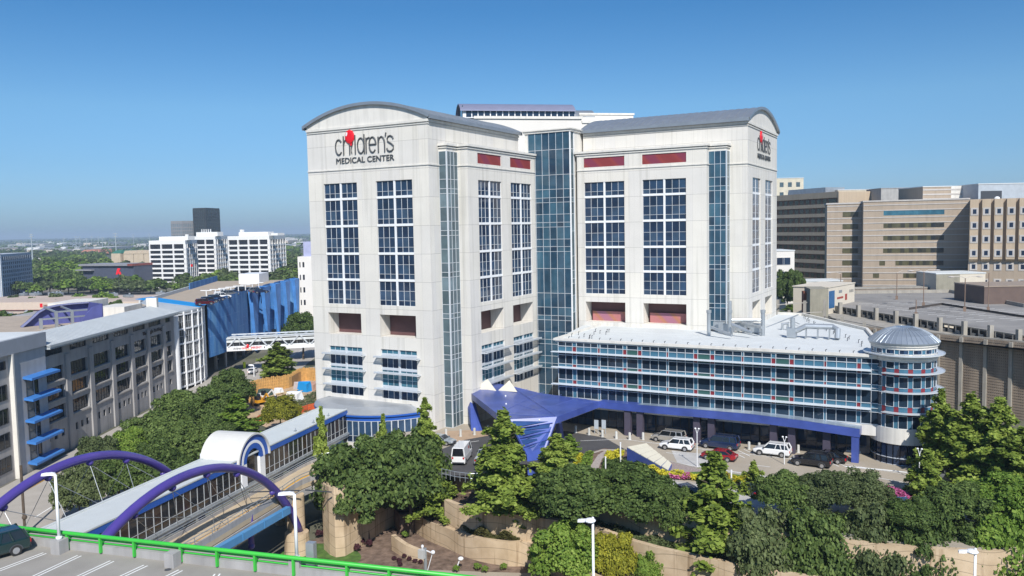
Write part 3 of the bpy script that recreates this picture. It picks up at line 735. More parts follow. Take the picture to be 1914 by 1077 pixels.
rows = [(11.44,12.12,'d'),(10.72,11.44,'p'),(10.22,10.66,'q'),(8.95,10.22,'d'),(8.55,8.95,'p'),(8.28,8.5,'q'),(6.75,8.28,'d'),(6.18,6.75,'p'),(5.72,6.12,'q'),(4.25,5.72,'d')]
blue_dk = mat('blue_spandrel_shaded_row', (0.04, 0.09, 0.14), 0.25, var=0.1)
def panel(x0, x1, z0, z1, name, m): q = MB(); q.poly([FP(x0,0,z0), FP(x1,0,z0), FP(x1,0,z1), FP(x0,0,z1)]); build(name, q, m, PW)
for (z0, z1, r) in rows:
    i = 0
    while i < len(cols):
        x0, x1, c = cols[i]
        if r == 'd':
            if c in 'bs': panel(x0, x1, z0, z1, 'blue_fin', bluep)
        elif c in 'bs': panel(x0, x1, z0, z1, 'red_panel', redp)
        elif c == 'g': panel(x0, x1, z0, z1, 'green_panel', greenp)
        else:
            while i+1 < len(cols) and cols[i+1][2] == 'n': i += 1
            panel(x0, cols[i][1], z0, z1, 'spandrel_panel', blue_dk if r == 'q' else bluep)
        i += 1
# windows: one part per run of panes between blue fins and per row
runs = []; cur = []
for c in cols+[(0,0,'b')]:
    if c[2] in 'bs':
        if cur: runs.append(cur)
        cur = []
    else: cur.append(c)
for run in runs:
    for (z0, z1, r) in rows:
        if r != 'd': continue
        s0, s1 = run[0][0], run[-1][1]
        window(PW, FP, s0, s1, z0, z1, [c[0] for c in run[1:]], [], deepg, alu, t=0.0, border=0.05, mw=0.06)
fb = MB()
for (x0, x1, c) in cols: fb.fbox(FP, x0-0.03, x0+0.03, 0.012, 0.10, 4.25, 12.12)
for (z0, z1, r) in rows: fb.fbox(FP, -49.71, XE, 0.010, 0.09, z0-0.03, z0+0.03)
build('mullion', fb, alu, PW)
for z in (10.69, 8.52, 6.15):
    sb = MB(); sb.fbox(FP, -50.5, -9.25, 0.12, 0.8, z-0.02, z+0.02); sb.fbox(FP, -50.5, -9.25, 0.8, 0.88, z-0.06, z+0.06)
    for k in range(18): sb.fbox(FP, -49.7+k*2.38, -49.62+k*2.38, 0.0, 0.8, z-0.1, z-0.02)
    build('sunshade', sb, shade_white, PW)
mb = MB()
roofp = [(-49.71,PY),(-8.6,PY),(-8.0,106.1),(-12.14,129.0),(-23.9,146.6),(-28.16,147.2),(-28.16,121.42),(-53.6,121.38),(-51.0,108)]
mb.prism(roofp, 12.12, 12.22)
build('roof', mb, roof_white, PW)
mb = MB()
cornice(mb, [(-50.6,121.3),(-50.0,PY+0.02),(-8.6,PY+0.02)], 12.22, 0.30, 0.35)
cornice(mb, [(-50.6,121.3),(-50.0,PY+0.02),(-8.6,PY+0.02)], 12.0, 0.2, 0.15)
for i in range(3):
    a, b_ = [(-8.0,107.5),(-12.14,129.0),(-23.9,146.6),(-28.1,147.2)][i:i+2]
    mb.bar((a[0],a[1],12.4), (b_[0],b_[1],12.4), 0.4, h=0.45)
mb.fbox(FP, -49.71, -8.6, -0.45, -0.05, 12.2, 12.5)
build('parapet', mb, cream2, PW)
mb = MB(); mb.fbox(FP, -49.9, -8.4, -1.2, 0.05, 2.9, 4.25); build('wall_band', mb, cream2, PW)
mb = MB(); mb.prism([(-53.6,121.3),(-49.7,104.9),(-8.8,104.9),(-8.4,106.1),(-12.3,128.9),(-24,146),(-28.3,146.6),(-28.3,121.3)], 3.3, 12.1)
mb.poly([(-49.71,PY,4.2),(-49.71,PY,12.1),(-51.5,108.1,12.1),(-51.5,108.1,4.2)])
build('core_wall', mb, grey_conc, PW)
# ground floor shop front
FG2 = frame((0, 106.0), (1,0), (0,-1))
for k in range(9):
    s0 = -50+k*4.6; window(PW, FG2, s0, s0+4.5, 0.0, 3.2, [s0+1.1, s0+2.25, s0+3.4], [1.0, 2.4], navy, darkm, t=0.0, name='shop_window')
mb = MB(); mb.box(-52, -8.6, 106.3, 106.6, 0, 3.3); build('back_wall', mb, darkm, PW)
colm = mat('mauve_column_shaded', (0.07,0.06,0.09), 0.6, var=0.1)  # mauve darkened: the shade under the canopy is put into the base colour
for px, py in ((1174,812),(1197,820),(1303,832),(1330,836),(1446,838),(1480,842),(1545,850)):
    p = OY(px, py, 102.9); mb = MB(); mb.box(p.x-0.42, p.x+0.42, 102.6, 103.3, -0.02, 3.4); build('column', mb, colm, PW)
# roof plant
def vent_hook(x, y):
    mb = MB(); mb.tube([(x,y,12.2),(x,y,12.65),(x+0.16,y,12.72)], 0.05, 5); return mb
proto = None
for k in range(26):
    x = -48.5+k*1.55; mb = vent_hook(x, PY+0.9)
    build('roof_anchor', mb, darkm, PW)
random.seed(5)
for k in range(12): build('roof_anchor', vent_hook(-49.5+random.random()*4, PY+2+random.random()*9), darkm, PW)
for k in range(20):
    t = k/20; build('roof_anchor', vent_hook(-10.5-13*t-random.random(), 112+32*t), darkm, PW)
seam = MB()
for k in range(1,7): seam.box(-50.5+0.4*k, -9-1.2*k, PY+2.6*k, PY+2.6*k+0.06, 12.2, 12.235)
build('roof_seam', seam, mat('membrane_seam', (0.55,0.57,0.57), 0.7), PW)
mb = MB()
for px in (1325, 1364, 1426):
    p = G(px, 628, 12.2); mb.cyl((p.x,p.y), 0.28, 12.2, 15.6 if px != 1364 else 17.2, 12)
    mb.cyl((p.x,p.y), 0.36, 15.5, 15.9, 12)
build('exhaust_stack', mb, galv, PW)
mb = MB()
for (px, py) in ((1345,620),(1362,625),(1385,622),(1398,616),(1415,624),(1375,612)):
    p = G(px, py, 12.2); mb.box(p.x-0.8, p.x+0.7, p.y-0.6, p.y+0.5, 12.5, 13.7); mb.box(p.x-0.5, p.x-0.3, p.y-0.4, p.y+0.3, 12.2, 12.5); mb.box(p.x+0.3, p.x+0.5, p.y-0.4, p.y+0.3, 12.2, 12.5)
a = G(1330,612,13.6); b_ = G(1368,627,12.8); mb.tube([a,b_], 0.22, 8); a = G(1368,606,14.0); b_ = G(1405,622,13); mb.tube([a,b_], 0.22, 8); mb.tube([G(1365,598,14.2), G(1425,598,14.2)], 0.25, 8); mb.tube([G(1380,604,13.6), G(1424,612,13.6)], 0.2, 8)
build('duct', mb, galv, PW)
mb = MB(); p = G(1480,632,12.2); mb.box(p.x-0.6,p.x+0.6,p.y-0.5,p.y+0.5,12.3,13.6); mb.cyl((p.x+0.1,p.y), 0.32, 13.6, 15.0, 12)
mb.tube([(p.x+0.5,p.y,13.2),(p.x+1.8,p.y+0.2,13.9),(p.x+5.2,p.y+0.6,13.9),(p.x+5.9,p.y+0.2,13.6),(p.x+5.9,p.y-0.3,12.4)], 0.38, 10)
for k in range(3): mb.box(p.x+1.8+k*1.5,p.x+1.9+k*1.5,p.y-0.3,p.y+0.6,12.2,13.5)
build('duct', mb, galv, PW)
mb = MB(); p = G(1462,617,12.2); mb.tube([p, p+Vector((0,0,0.9)), p+Vector((0.8,0.1,1.0)), p+Vector((0.8,0.1,0.2))], 0.25, 8); build('duct', mb, galv, PW)
mb = MB(); mb.tube([G(1432,612,12.25), G(1500,585,12.4)], 0.07, 6); mb.tube([G(1475,598,12.6), G(1495,606,12.6)], 0.06, 6); build('pipe', mb, galv, PW)

# ------------------------------------------------------------------ rotunda
RO = thing('domed_rotunda', 'round glazed corner drum with shallow metal dome and ring sunshades', 'building', (-5.95, 106.1, -0.02))
rc = (-5.95, 106.1); rr = 3.45
def arc_panels(parent, segs, z0, z1, r, m, name, fm=None, bars=True):
    for (a0, a1) in segs:
        k = max(1, int(round((a1-a0)/0.16))); mb = MB()
        for i in range(k):
            b0 = a0+(a1-a0)*i/k; b1 = a0+(a1-a0)*(i+1)/k
            mb.poly([(rc[0]+r*math.cos(b0),rc[1]+r*math.sin(b0),z0),(rc[0]+r*math.cos(b1),rc[1]+r*math.sin(b1),z0),(rc[0]+r*math.cos(b1),rc[1]+r*math.sin(b1),z1),(rc[0]+r*math.cos(b0),rc[1]+r*math.sin(b0),z1)])
        o = build(name, mb, m, parent)
        if fm:
            fb = MB()
            for b0 in (a0, a1): fb.bar((rc[0]+(r+0.03)*math.cos(b0), rc[1]+(r+0.03)*math.sin(b0), z0), (rc[0]+(r+0.03)*math.cos(b0), rc[1]+(r+0.03)*math.sin(b0), z1), 0.07)
            for z in (z0, z1): fb.tube([(rc[0]+(r+0.02)*math.cos(a0+(a1-a0)*i/5), rc[1]+(r+0.02)*math.sin(a0+(a1-a0)*i/5), z) for i in range(6)], 0.035, 4)
            build('frame', fb, fm, o)
a_s = R_(-190); a_e = R_(25); wide = []; narrow = []
a = a_s; i = 0
while a < a_e:
    w = R_(15.5) if i % 2 == 0 else R_(8.5)
    (wide if i % 2 == 0 else narrow).append((a, a+w)); a += w; i += 1
drows = [(11.15,11.95),(8.95,10.22),(6.75,8.28),(4.25,5.72)]
for (z0, z1) in drows:
    arc_panels(RO, wide, z0, z1, rr, deepg, 'window', alu); arc_panels(RO, narrow, z0, z1, rr, bluep, 'spandrel_panel', None)
for (z0, z1) in ((10.22,11.15),(8.28,8.95),(5.72,6.75)):
    arc_panels(RO, wide, z0, z1, rr, bluep, 'spandrel_panel', None); arc_panels(RO, narrow, z0, z1, rr, redp, 'red_panel', None)
for (z0, z1) in ((12.85,13.35),):
    arc_panels(RO, wide, z0, z1, rr+0.02, navy, 'window', alu); arc_panels(RO, narrow, z0, z1, rr+0.02, bluep, 'spandrel_panel', None)
mb = MB(); mb.lathe(rc, [(rr+0.12,2.4),(rr+0.12,4.25),(rr-0.1,4.25)], 48); mb.lathe(rc, [(rr-0.1,11.95),(rr+0.05,11.95),(rr+0.08,12.15),(rr+0.22,12.25),(rr+0.22,12.55),(rr+0.02,12.6),(rr+0.02,12.85)], 48)
mb.lathe(rc, [(rr,13.35),(rr+0.12,13.38),(rr+0.12,13.62),(rr+0.28,13.7),(rr+0.28,13.95),(rr,13.98)], 48); mb.cyl(rc, rr-0.08, 2.4, 13.9, 40)
build('wall_band', mb, cream2, RO, smooth=False)
mb = MB(); prof = [(3.85,13.92),(3.87,14.08),(3.6,14.32),(2.95,14.85),(2.0,15.35),(1.0,15.65),(0.0,15.75)]
mb.lathe(rc, prof, 40)
for k in range(40):
    an = 2*math.pi*k/40; mb.tube([(rc[0]+r*math.cos(an), rc[1]+r*math.sin(an), z+0.02) for r, z in prof[1:-1]], 0.035, 4)
dome_m = mat('dome_metal', (0.40,0.45,0.50), 0.35, metal=0.6, var=0.08)
build('dome', mb, dome_m, RO)
for z in (12.72, 10.69, 8.52, 6.15):
    mb = MB(); n0 = 36; a0, a1 = (R_(-200), R_(40)) if z > 12 else (R_(-118), R_(40))
    for (ra, rb_, za, zb) in ((rr+0.12, rr+0.85, z-0.02, z+0.02), (rr+0.85, rr+0.93, z-0.06, z+0.07)):
        for k in range(n0):
            b0 = a0+(a1-a0)*k/n0; b1 = a0+(a1-a0)*(k+1)/n0
            c = lambda r, a_: (rc[0]+r*math.cos(a_), rc[1]+r*math.sin(a_))
            q = [c(ra,b0),c(rb_,b0),c(rb_,b1),c(ra,b1)]; mb.hexa([(x,y,za) for x,y in q],[(x,y,zb) for x,y in q])
    build('ring_sunshade', mb, alu, RO)
gseg = [(R_(-200+12.2*k), R_(-200+12.2*(k+1))) for k in range(19)]
arc_panels(RO, gseg, 0.0, 0.75, rr-0.02, navy, 'shop_window', alu); arc_panels(RO, gseg, 0.8, 2.4, rr-0.02, navy, 'shop_window', alu)

# ------------------------------------------------------------------ entrance canopy
CA = thing('entrance_canopy', 'angular folded blue canopy reaching over the forecourt down to a pointed foot', 'canopy', (-50, 98, -0.02))
A_ = G(869,726,4.6); K1 = G(905,713,5.0); K2 = G(957,722,4.9); K3 = G(1010,735,4.6); J = G(1121,750,4.35); Ee = G(1041,779,4.35); N1 = G(952,784,4.35); NL = G(930,774,4.35)
N2 = G(985,850,0.6); N3 = G(1020,838,0.9); Fa = G(988,928,-3.0); Fb = G(1000,928,-3.0)
mb = MB(); mb.plate([A_, K1, K2, K3, J, Ee, N1, NL], 0.85); build('canopy_plate', mb, canopy_blue, CA)
mb = MB(); mb.plate([N1+Vector((0,0,-0.01)), Ee+Vector((0,0,-0.01)), N3, N2], 0.4); mb.plate([N2, N3, Fb, Fa], 0.35); build('canopy_leg', mb, canopy_blue, CA)
# facets and glazed triangles on the folded neck
lightblue = mat('canopy_light_blue', (0.10, 0.16, 0.45), 0.25, var=0.2, scale=0.5, coat=0.4)
darkblue = glass('canopy_glass', [(0.02,0.05,0.14),(0.03,0.07,0.2),(0.04,0.09,0.22)], 0.1)
def lift(p, d=0.02): return p+Vector((0,0,d))
def onneck(u, v):     # u across from N1 to E side, v down
    a = N1.lerp(N2, v); b_ = Ee.lerp(N3, v); return a.lerp(b_, u)+Vector((0,-0.03,0.05))
mb = MB()
for (v0, v1) in ((0.06,0.24),(0.34,0.5),(0.6,0.74)): mb.poly([onneck(0.05,v0), onneck(0.85,(v0+v1)/2), onneck(0.05,v1)]); 
for (v0, v1) in ((0.20,0.36),(0.47,0.6),(0.72,0.88)): mb.poly([onneck(0.9,v0), onneck(0.9,v1), onneck(0.15,(v0+v1)/2+0.06)])
build('glazed_triangle', mb, darkblue, CA)
mb = MB()
for v in (0.28, 0.55, 0.8): mb.bar(onneck(0.03, v), onneck(0.95, v-0.08), 0.25, h=0.05)
build('facet_rib', mb, canopy_blue, CA)
mb = MB(); T = [G(905,736,4.62), G(937,738,4.62), G(943,760,4.40)]
mb.poly([lift(p, 0.02) for p in T]); build('skylight', mb, darkblue, CA)
creamp = mat('cream_fabric', (0.66,0.62,0.50), 0.7, var=0.06)
for (a, b_, c, d) in (((887,727),(928,731),(911,712),(914,722)), ((931,730),(967,733),(950,714),(948,722))):
    p, q = G(*a,4.75), G(*b_,4.75); back_ = (p+q)/2+Vector((-0.4,2.6,0)); apex = (p+q+back_)/3+Vector((0,0,1.45))
    mb = MB(); mb.poly([p,q,apex]); mb.poly([q,back_,apex]); mb.poly([back_,p,apex]); build('skylight_cone', mb, creamp, CA)
def wedge_leg(top0, top1, b0, b1, th=0.5):
    mb = MB(); n = Vector((0.35,0.9,0)).normalized()*th
    mb.hexa([b0, b1, b1+n, b0+n], [top0, top1, top1+n, top0+n]); build('canopy_post', mb, canopy_blue, CA)
L0 = G(881,806,-0.02); L1 = G(896,806,-0.02)
wedge_leg(Vector((A_.x+0.02,A_.y-0.05,4.35)), A_.lerp(NL,0.16)+Vector((0,0.05,-0.5)), L0+Vector((0,0,0)), L1, 0.6)
R0 = G(1036,826,-0.02); R1 = G(1050,826,-0.02)
wedge_leg(Ee+Vector((-0.25,0.3,-0.9)), Ee+Vector((0.15,0.3,-0.9)), R0, R1, 0.5)
mb = MB()
fr = [J+Vector((0,0,0.0)), OY(1192,757,102.3), OY(1300,766,101.9), OY(1400,774.5,101.7), OY(1500,787,101.6), OY(1607,803,101.6)]
for i in range(len(fr)-1):
    a, b_ = fr[i], fr[i+1]
    mb.plate([a, b_, Vector((b_.x,PY+0.35,b_.z)), Vector((a.x,PY+0.35,a.z))], 0.95)
for k in range(5):
    a, b_ = fr[k], fr[k+1]
build('strip_canopy', mb, canopy_blue, CA)
mb = MB()
for i in range(1, len(fr)-1):
    a, b_ = fr[i], fr[i+1]; e = 0.012
    mb.poly([a+Vector((0,0.25,e)), b_+Vector((0,0.25,e)), Vector((b_.x,PY-0.08,b_.z+e)), Vector((a.x,PY-0.08,a.z+e))])
build('strip_glazing', mb, glass('white_glass', [(0.25,0.30,0.36),(0.42,0.48,0.52),(0.2,0.26,0.33),(0.5,0.55,0.6)], 0.15), CA)
e = fr[-1]; mb = MB(); mb.box(e.x-0.9, e.x-0.1, 101.7, 102.5, -0.02, e.z-0.95); build('canopy_post', mb, canopy_blue, CA)
mb = MB(); ctx = [p+Vector((0,0,-0.87)) for p in (A_, K1, K2, K3, J, Ee, N1, NL)]; mb.poly(ctx)
build('soffit', mb, mat('soffit_grey', (0.42,0.41,0.38), 0.8), CA)
seam = MB(); pz = Vector((0,0,0.025))
for f_ in (0.12,0.26,0.4,0.54,0.68,0.82): seam.bar(A_.lerp(Ee,f_)+pz, K1.lerp(J,min(1,f_*1.02))+pz*0.4, 0.07, h=0.03)
for (p_, q_) in ((NL, K3), (NL, J), (Ee, K2), (Ee, A_), (NL, Ee)): seam.bar(p_+pz, q_+pz, 0.07, h=0.035)
build('panel_seam', seam, mat('seam_blue', (0.10,0.14,0.40), 0.4), CA)
fc = MB(); up3 = Vector((0,0,0.014)); fc.poly([NL.lerp(Ee,0.02)+up3, NL.lerp(Ee,0.97)+up3, NL.lerp(J,0.42)+Vector((0,0.2,0.012))]); fc.poly([A_.lerp(Ee,0.05)+up3*0.8, NL+up3*0.8, A_.lerp(K3,0.35)+up3*0.8]); build('facet', fc, mat('canopy_facet', (0.075,0.12,0.36), 0.32, var=0.3, scale=0.5, coat=0.05), CA)
# floodlights on the canopy
for (px, py, z) in ((946,757,4.4),(945,742,4.6),(1008,787,4.3)):
    p = G(px, py, z); mb = MB(); mb.ball(p+Vector((0,0,0.12)), 0.12,0.12,0.14,8,6); build('spot_lamp', mb, white_paint, CA)

# ------------------------------------------------------------------ room under the left tower, with the bridge landing
CR = thing('curved_glass_room', 'curved blue-banded glass room under a silver lean-to roof at the tower foot', 'building', (-75, 92, -8))
arcp = []
pA, pB = Vector((-85.2,94.2)), Vector((-66.4,94.05)); cc = (pA+pB)/2; bul = 6.2
Rr = ((pB-pA).length**2/4+bul**2)/(2*bul); cen = Vector((cc.x, 94.1-bul+Rr)); half = math.asin((pB-pA).length/2/Rr)
NA = 26
def arcpt(k, r_off=0.0):
    a = -math.pi/2-half+2*half*k/NA; return (cen.x+(Rr+r_off)*math.cos(a), cen.y+(Rr+r_off)*math.sin(a))
mb = MB(); 
for k in range(NA):
    a, b_ = arcpt(k,0.3), arcpt(k+1,0.3); ai, bi = arcpt(k,-1.9), arcpt(k+1,-1.9)
    ai = (ai[0], min(ai[1],94.0)); bi = (bi[0], min(bi[1],94.0))
    mb.hexa([(*a,2.55),(*b_,2.55),(*bi,3.1),(*ai,3.1)], [(*a,2.75),(*b_,2.75),(*bi,3.35),(*ai,3.35)])
    mb.poly([(*ai,3.35),(*bi,3.35),(bi[0],94.0,3.4),(ai[0],94.0,3.4)])
build('silver_roof', mb, mat('silver_roofing', (0.42,0.44,0.46), 0.4, metal=0.4, var=0.1), CR)
mb = MB()
for k in range(NA):
    a, b_ = arcpt(k,0.34), arcpt(k+1,0.34); mb.hexa([(*a,2.38),(*b_,2.38),(*arcpt(k+1,0.1),2.38),(*arcpt(k,0.1),2.38)], [(*a,2.62),(*b_,2.62),(*arcpt(k+1,0.1),2.62),(*arcpt(k,0.1),2.62)])
    a, b_ = arcpt(k,0.06), arcpt(k+1,0.06); mb.poly([(*a,1.75),(*b_,1.75),(*b_,2.4),(*a,2.4)])
build('blue_band', mb, fascia_blue, CR)
for k in range(0, NA, 1):
    a, b_ = arcpt(k), arcpt(k+1)
    Fq, Lq = frame2(a, b_)
    window(CR, Fq, 0, Lq, -1.2, 1.8, [], [-0.3], navy, alu, t=0.0, border=0.07)
mb = MB()
for k in range(NA):
    a, b_ = arcpt(k,0.05), arcpt(k+1,0.05); mb.poly([(*a,-8),(*b_,-8),(*b_,-1.2),(*a,-1.2)])
build('base_wall', mb, cream2, CR)

# ------------------------------------------------------------------ covered footbridge
bd = VP(1386)                                   # direction of the bridges, away from the camera
BD = Vector((bd.x, bd.y)); BN = Vector((BD.y, -BD.x))     # BN points right (away from the street)
SB0 = Vector(G(160.5, 997.6, 3.2).xy)           # right hand roof edge
FSB = frame(SB0, BD, BN)
SL = 47.5; S0 = -9.0; WB = 4.3
SK = thing('covered_footbridge', 'covered footbridge with white roof, blue eaves and a barrel vaulted porch', 'footbridge', (SB0.x, SB0.y, -8))
mb = MB(); mb.fbox(FSB, S0, SL, -WB, 0.0, 3.2, 3.34); mb.fbox(FSB, S0, SL, -0.18, 0.1, 3.3, 3.44); mb.fbox(FSB, S0, SL, -WB-0.1, -WB+0.18, 3.3, 3.44)
build('roof', mb, mat('skybridge_roof', (0.55,0.58,0.57), 0.55, var=0.05), SK)
mb = MB(); mb.fbox(FSB, S0, 22.15, -0.12, 0.08, 2.68, 3.2); mb.fbox(FSB, 26.75, SL, -0.12, 0.08, 2.68, 3.2); mb.fbox(FSB, S0, SL, -WB-0.05, -WB+0.1, 2.68, 3.2)
build('blue_fascia', mb, fascia_blue, SK)
mb = MB(); mb.fbox(FSB, S0, SL, -WB+0.2, 0.22, -0.45, 0.12); mb.fbox(FSB, S0, SL, 0.22, 0.34, -0.1, 0.0); build('floor_beam', mb, galv, SK)
mb = MB(); mb.fbox(FSB, S0, SL, -WB+0.3, -WB+0.4, 0.12, 2.7); build('far_wall', mb, darkm, SK)
frame_grey = mat('frame_grey', (0.42,0.44,0.46), 0.5)
ints = glass('bridge_glass', [(0.03,0.025,0.025),(0.06,0.04,0.03),(0.02,0.025,0.03),(0.045,0.04,0.04)], 0.05)
k = 0; s = S0
while s < SL-0.5:
    e_ = min(s+4.3, SL)
    if not (22.15 <= s < 26.75):
        ee = 22.15 if s < 22.15 < e_ else e_
        n_ = max(1, round((ee-s)/1.075)); window(SK, FSB, s, ee, 0.12, 2.68, [s+(ee-s)*i/n_ for i in range(1, n_)], [0.85], ints, frame_grey, t=-0.06, border=0.03, mw=0.04)
        s = ee if ee != 22.15 else 26.75
    else: s = 26.75
# porch
mb = MB()
mb.fbox(FSB, 22.15, 23.15, -0.3, 0.12, 0.0, 2.7); mb.fbox(FSB, 25.75, 26.75, -0.3, 0.12, 0.0, 2.7); build('porch_pier', mb, white_paint, SK)
mb = MB(); mb.poly([FSB(23.15,-0.25,0.0), FSB(25.75,-0.25,0.0), FSB(25.75,-0.25,3.9), FSB(23.15,-0.25,3.9)]); build('porch_glass', mb, ints, SK)
zb_ = 3.0
def archband(mb, r0, r1, t0, t1, n=22, cs=24.45, zc=2.6, ky=1.0, a0=0.0):
    for i in range(n):
        a, b_ = a0+(math.pi-2*a0)*i/n, a0+(math.pi-2*a0)*(i+1)/n
        p = lambda r, an: (cs-r*math.cos(an), zc+r*ky*math.sin(an))
        A1, A2, B1, B2 = p(r0,a), p(r1,a), p(r0,b_), p(r1,b_)
        mb.hexa([FSB(A1[0],t1,A1[1]),FSB(A2[0],t1,A2[1]),FSB(B2[0],t1,B2[1]),FSB(B1[0],t1,B1[1])],[FSB(A1[0],t0,A1[1]),FSB(A2[0],t0,A2[1]),FSB(B2[0],t0,B2[1]),FSB(B1[0],t0,B1[1])])
mb = MB(); archband(mb, 2.95, 3.15, -WB-0.3, 0.35, ky=0.98); build('barrel_roof', mb, mat('porch_roof', (0.62,0.61,0.57), 0.5, var=0.05), SK)
mb = MB(); archband(mb, 1.35, 1.95, -0.1, 0.14); archband(mb, 2.28, 2.95, -0.1, 0.14); archband(mb, 1.35, 2.0, -WB-0.25, -WB-0.1); archband(mb, 2.0, 2.95, -WB-0.25, -WB-0.1)
build('blue_arch', mb, fascia_blue, SK)
mb = MB(); archband(mb, 1.95, 2.28, -0.1, 0.16); build('white_arch', mb, white_paint, SK)
mb = MB(); mb.fbox(FSB, 21.45, 27.45, -WB-0.3, -WB+0.1, 2.7, 3.9); build('porch_side', mb, white_paint, SK)
# lamps and vents on the roof
mb = MB()
for s in (6.5, 22, 34.5, 39, 43): mb.fbox(FSB, s, s+0.35, -0.7, -0.45, 3.34, 3.5); mb.tube([FSB(s+0.1,-0.55,3.45), FSB(s+0.3,-0.55,3.75)], 0.05, 5)
build('roof_vent', mb, galv, SK)
# supports
mb = MB()
for s in (16, 33, 45): mb.cyl(FSB(s,-WB/2,0)[:2], 0.6, -8, -0.4, 16)
build('pier', mb, tanwall, SK)

# ------------------------------------------------------------------ road bridge with the orange line
RBG = thing('road_bridge', 'narrow concrete road bridge with an orange line and a pale blue edge beam', 'bridge', (-66, 55, -8))
cl = []     # left and right edges
Lp = [FSB(s, 0.5, 0)[:2] for s in (-9, 0, 10, 20, 27)]+[tuple(G(570,875,-1).xy), tuple(G(600,862,-0.8).xy), tuple(G(640,853,-0.5).xy), (-66.2,88.3)]
Rpts = [(-57.5,33.0)]+[tuple(p.xy) for p in (G(330,1050,-1), G(400,1009,-1), G(455,975,-1), G(505,945,-1), G(560,912,-1), G(600,897,-0.8), G(640,888,-0.5))]+[(-60.5,80.6)]
Ls = smoothline(Lp, 4); Rs = smoothline(Rpts, 5)
def resample(P, n):
    P = [Vector(p) for p in P]; L = [0]
    for i in range(1, len(P)): L.append(L[-1]+(P[i]-P[i-1]).length)
    out = []
    for k in range(n):
        d = L[-1]*k/(n-1); i = max(0, min(len(L)-2, next((j for j in range(len(L)-1) if L[j+1] >= d-1e-6), len(L)-2)))
        t = (d-L[i])/max(1e-6, L[i+1]-L[i]); out.append(P[i].lerp(P[i+1], t))
    return out
NR = 40; Ls = resample(Ls, NR); Rs = resample(Rs, NR)
zr = [(-1.0 if k < 26 else -1.0+0.95*(k-26)/(NR-1-26)) for k in range(NR)]
def ribbon(mb, f0, f1, dz0, dz1):
    for k in range(NR-1):
        a, b_ = Ls[k].lerp(Rs[k], f0), Ls[k+1].lerp(Rs[k+1], f0); c, d = Ls[k+1].lerp(Rs[k+1], f1), Ls[k].lerp(Rs[k], f1)
        mb.hexa([(a.x,a.y,zr[k]+dz0),(b_.x,b_.y,zr[k+1]+dz0),(c.x,c.y,zr[k+1]+dz0),(d.x,d.y,zr[k]+dz0)], [(a.x,a.y,zr[k]+dz1),(b_.x,b_.y,zr[k+1]+dz1),(c.x,c.y,zr[k+1]+dz1),(d.x,d.y,zr[k]+dz1)])
mb = MB(); ribbon(mb, 0, 1, -0.5, 0.0); build('deck', mb, mat('warm_deck', (0.50,0.40,0.27), 0.9, var=0.16, scale=0.4), RBG)
mb = MB(); ribbon(mb, 0.60, 0.66, 0.003, 0.03); build('orange_line', mb, painty, RBG)
mb = MB(); ribbon(mb, 0.0, 0.03, 0.002, 0.35); build('kerb_wall', mb, grey_conc, RBG); mb = MB(); ribbon(mb, 0.97, 1.0, 0.002, 0.6); build('kerb_wall', mb, grey_conc, RBG)
mb = MB(); ribbon(mb, 1.01, 1.05, -1.25, -0.55); build('edge_beam', mb, grey_conc, RBG)
mb = MB()
for h in (0.9, 1.25): mb.tube([(p.x,p.y,zr[i]+h) for i, p in enumerate(Rs)], 0.045, 5)
for i in range(0, NR, 2): mb.tube([(Rs[i].x,Rs[i].y,zr[i]+0.5), (Rs[i].x,Rs[i].y,zr[i]+1.25)], 0.04, 5)
mb.tube([(p.x,p.y,zr[i]+0.75) for i, p in enumerate(Ls)], 0.05, 5); mb.tube([(p.x,p.y,zr[i]+0.5) for i, p in enumerate(Ls)], 0.05, 5)
build('handrail', mb, galv, RBG)
a, b_ = G(405,1030,-1.9), G(539,953,-1.9)
d_ = (b_-a).normalized(); a = a-d_*6
mb = MB(); mb.bar(a, b_, 0.55, h=0.75)
for t in (0.35,0.55,0.75,0.93): q = a.lerp(b_, t); mb.bar(q+Vector((0.3,-0.15,-0.35)), q+Vector((0.3,-0.15,0.5)), 0.12)
build('blue_beam', mb, sky_blue, RBG)
mb = MB(); mb.fbox(FSB, -9, 30, 2.2, 3.6, -2.6, -1.5); build('box_girder', mb, grey_conc, RBG)
mb = MB(); p = G(545,940,-2.0); mb.cyl((p.x-0.6,p.y+1.2), 1.0, -8, -1.5, 24); build('pier', mb, tanwall, RBG); mb = MB(); q = FSB(9, 3, 0); mb.cyl(q[:2], 0.9, -8, -1.5, 20); build('pier', mb, tanwall, RBG)
# light blue under-girder of the footbridge landing
mb = MB(); mb.fbox(FSB, 33, 46.5, -1.2, -0.2, -1.2, -0.5); build('landing_beam', mb, sky_blue, SK)

# ------------------------------------------------------------------ purple arches
dA = Vector((0.2275, -0.97377))
def arch(P1, dirv, cs, zc, rad, label, zend, nz):
    T = thing('steel_arch', label, 'arch', (P1.x, P1.y, -8), group='purple steel arches of the bridge')
    a0 = math.asin(max(-1, (zend-zc)/rad)); pts = []
    for k in range(41):
        an = math.pi-a0-(math.pi-2*a0)*k/40
        s = cs+rad*math.cos(an); pts.append(Vector((P1.x+dirv.x*s, P1.y+dirv.y*s, zc+rad*math.sin(an))))
    mb = MB(); mb.tube(pts, 0.43, 16); build('arch_tube', mb, purple, T, smooth=True)
    ks = nz
    for k in ks:
        p = pts[k]; m2 = MB(); m2.ball(p-Vector((0,0,0.5)), 0.3, 0.38, 0.33, 12, 8); build('cable_knuckle', m2, purple, T, smooth=True)
    return T, pts
P1 = G(556, 992, -5.3)
AR1, pts1 = arch(P1, dA, 19.1, -15.4, 21.9, 'near purple steel arch standing on the round concrete footing by the lawn', -5.6, (7, 13, 17, 21, 25, 29))
P2 = G(317, 898, 1.2)
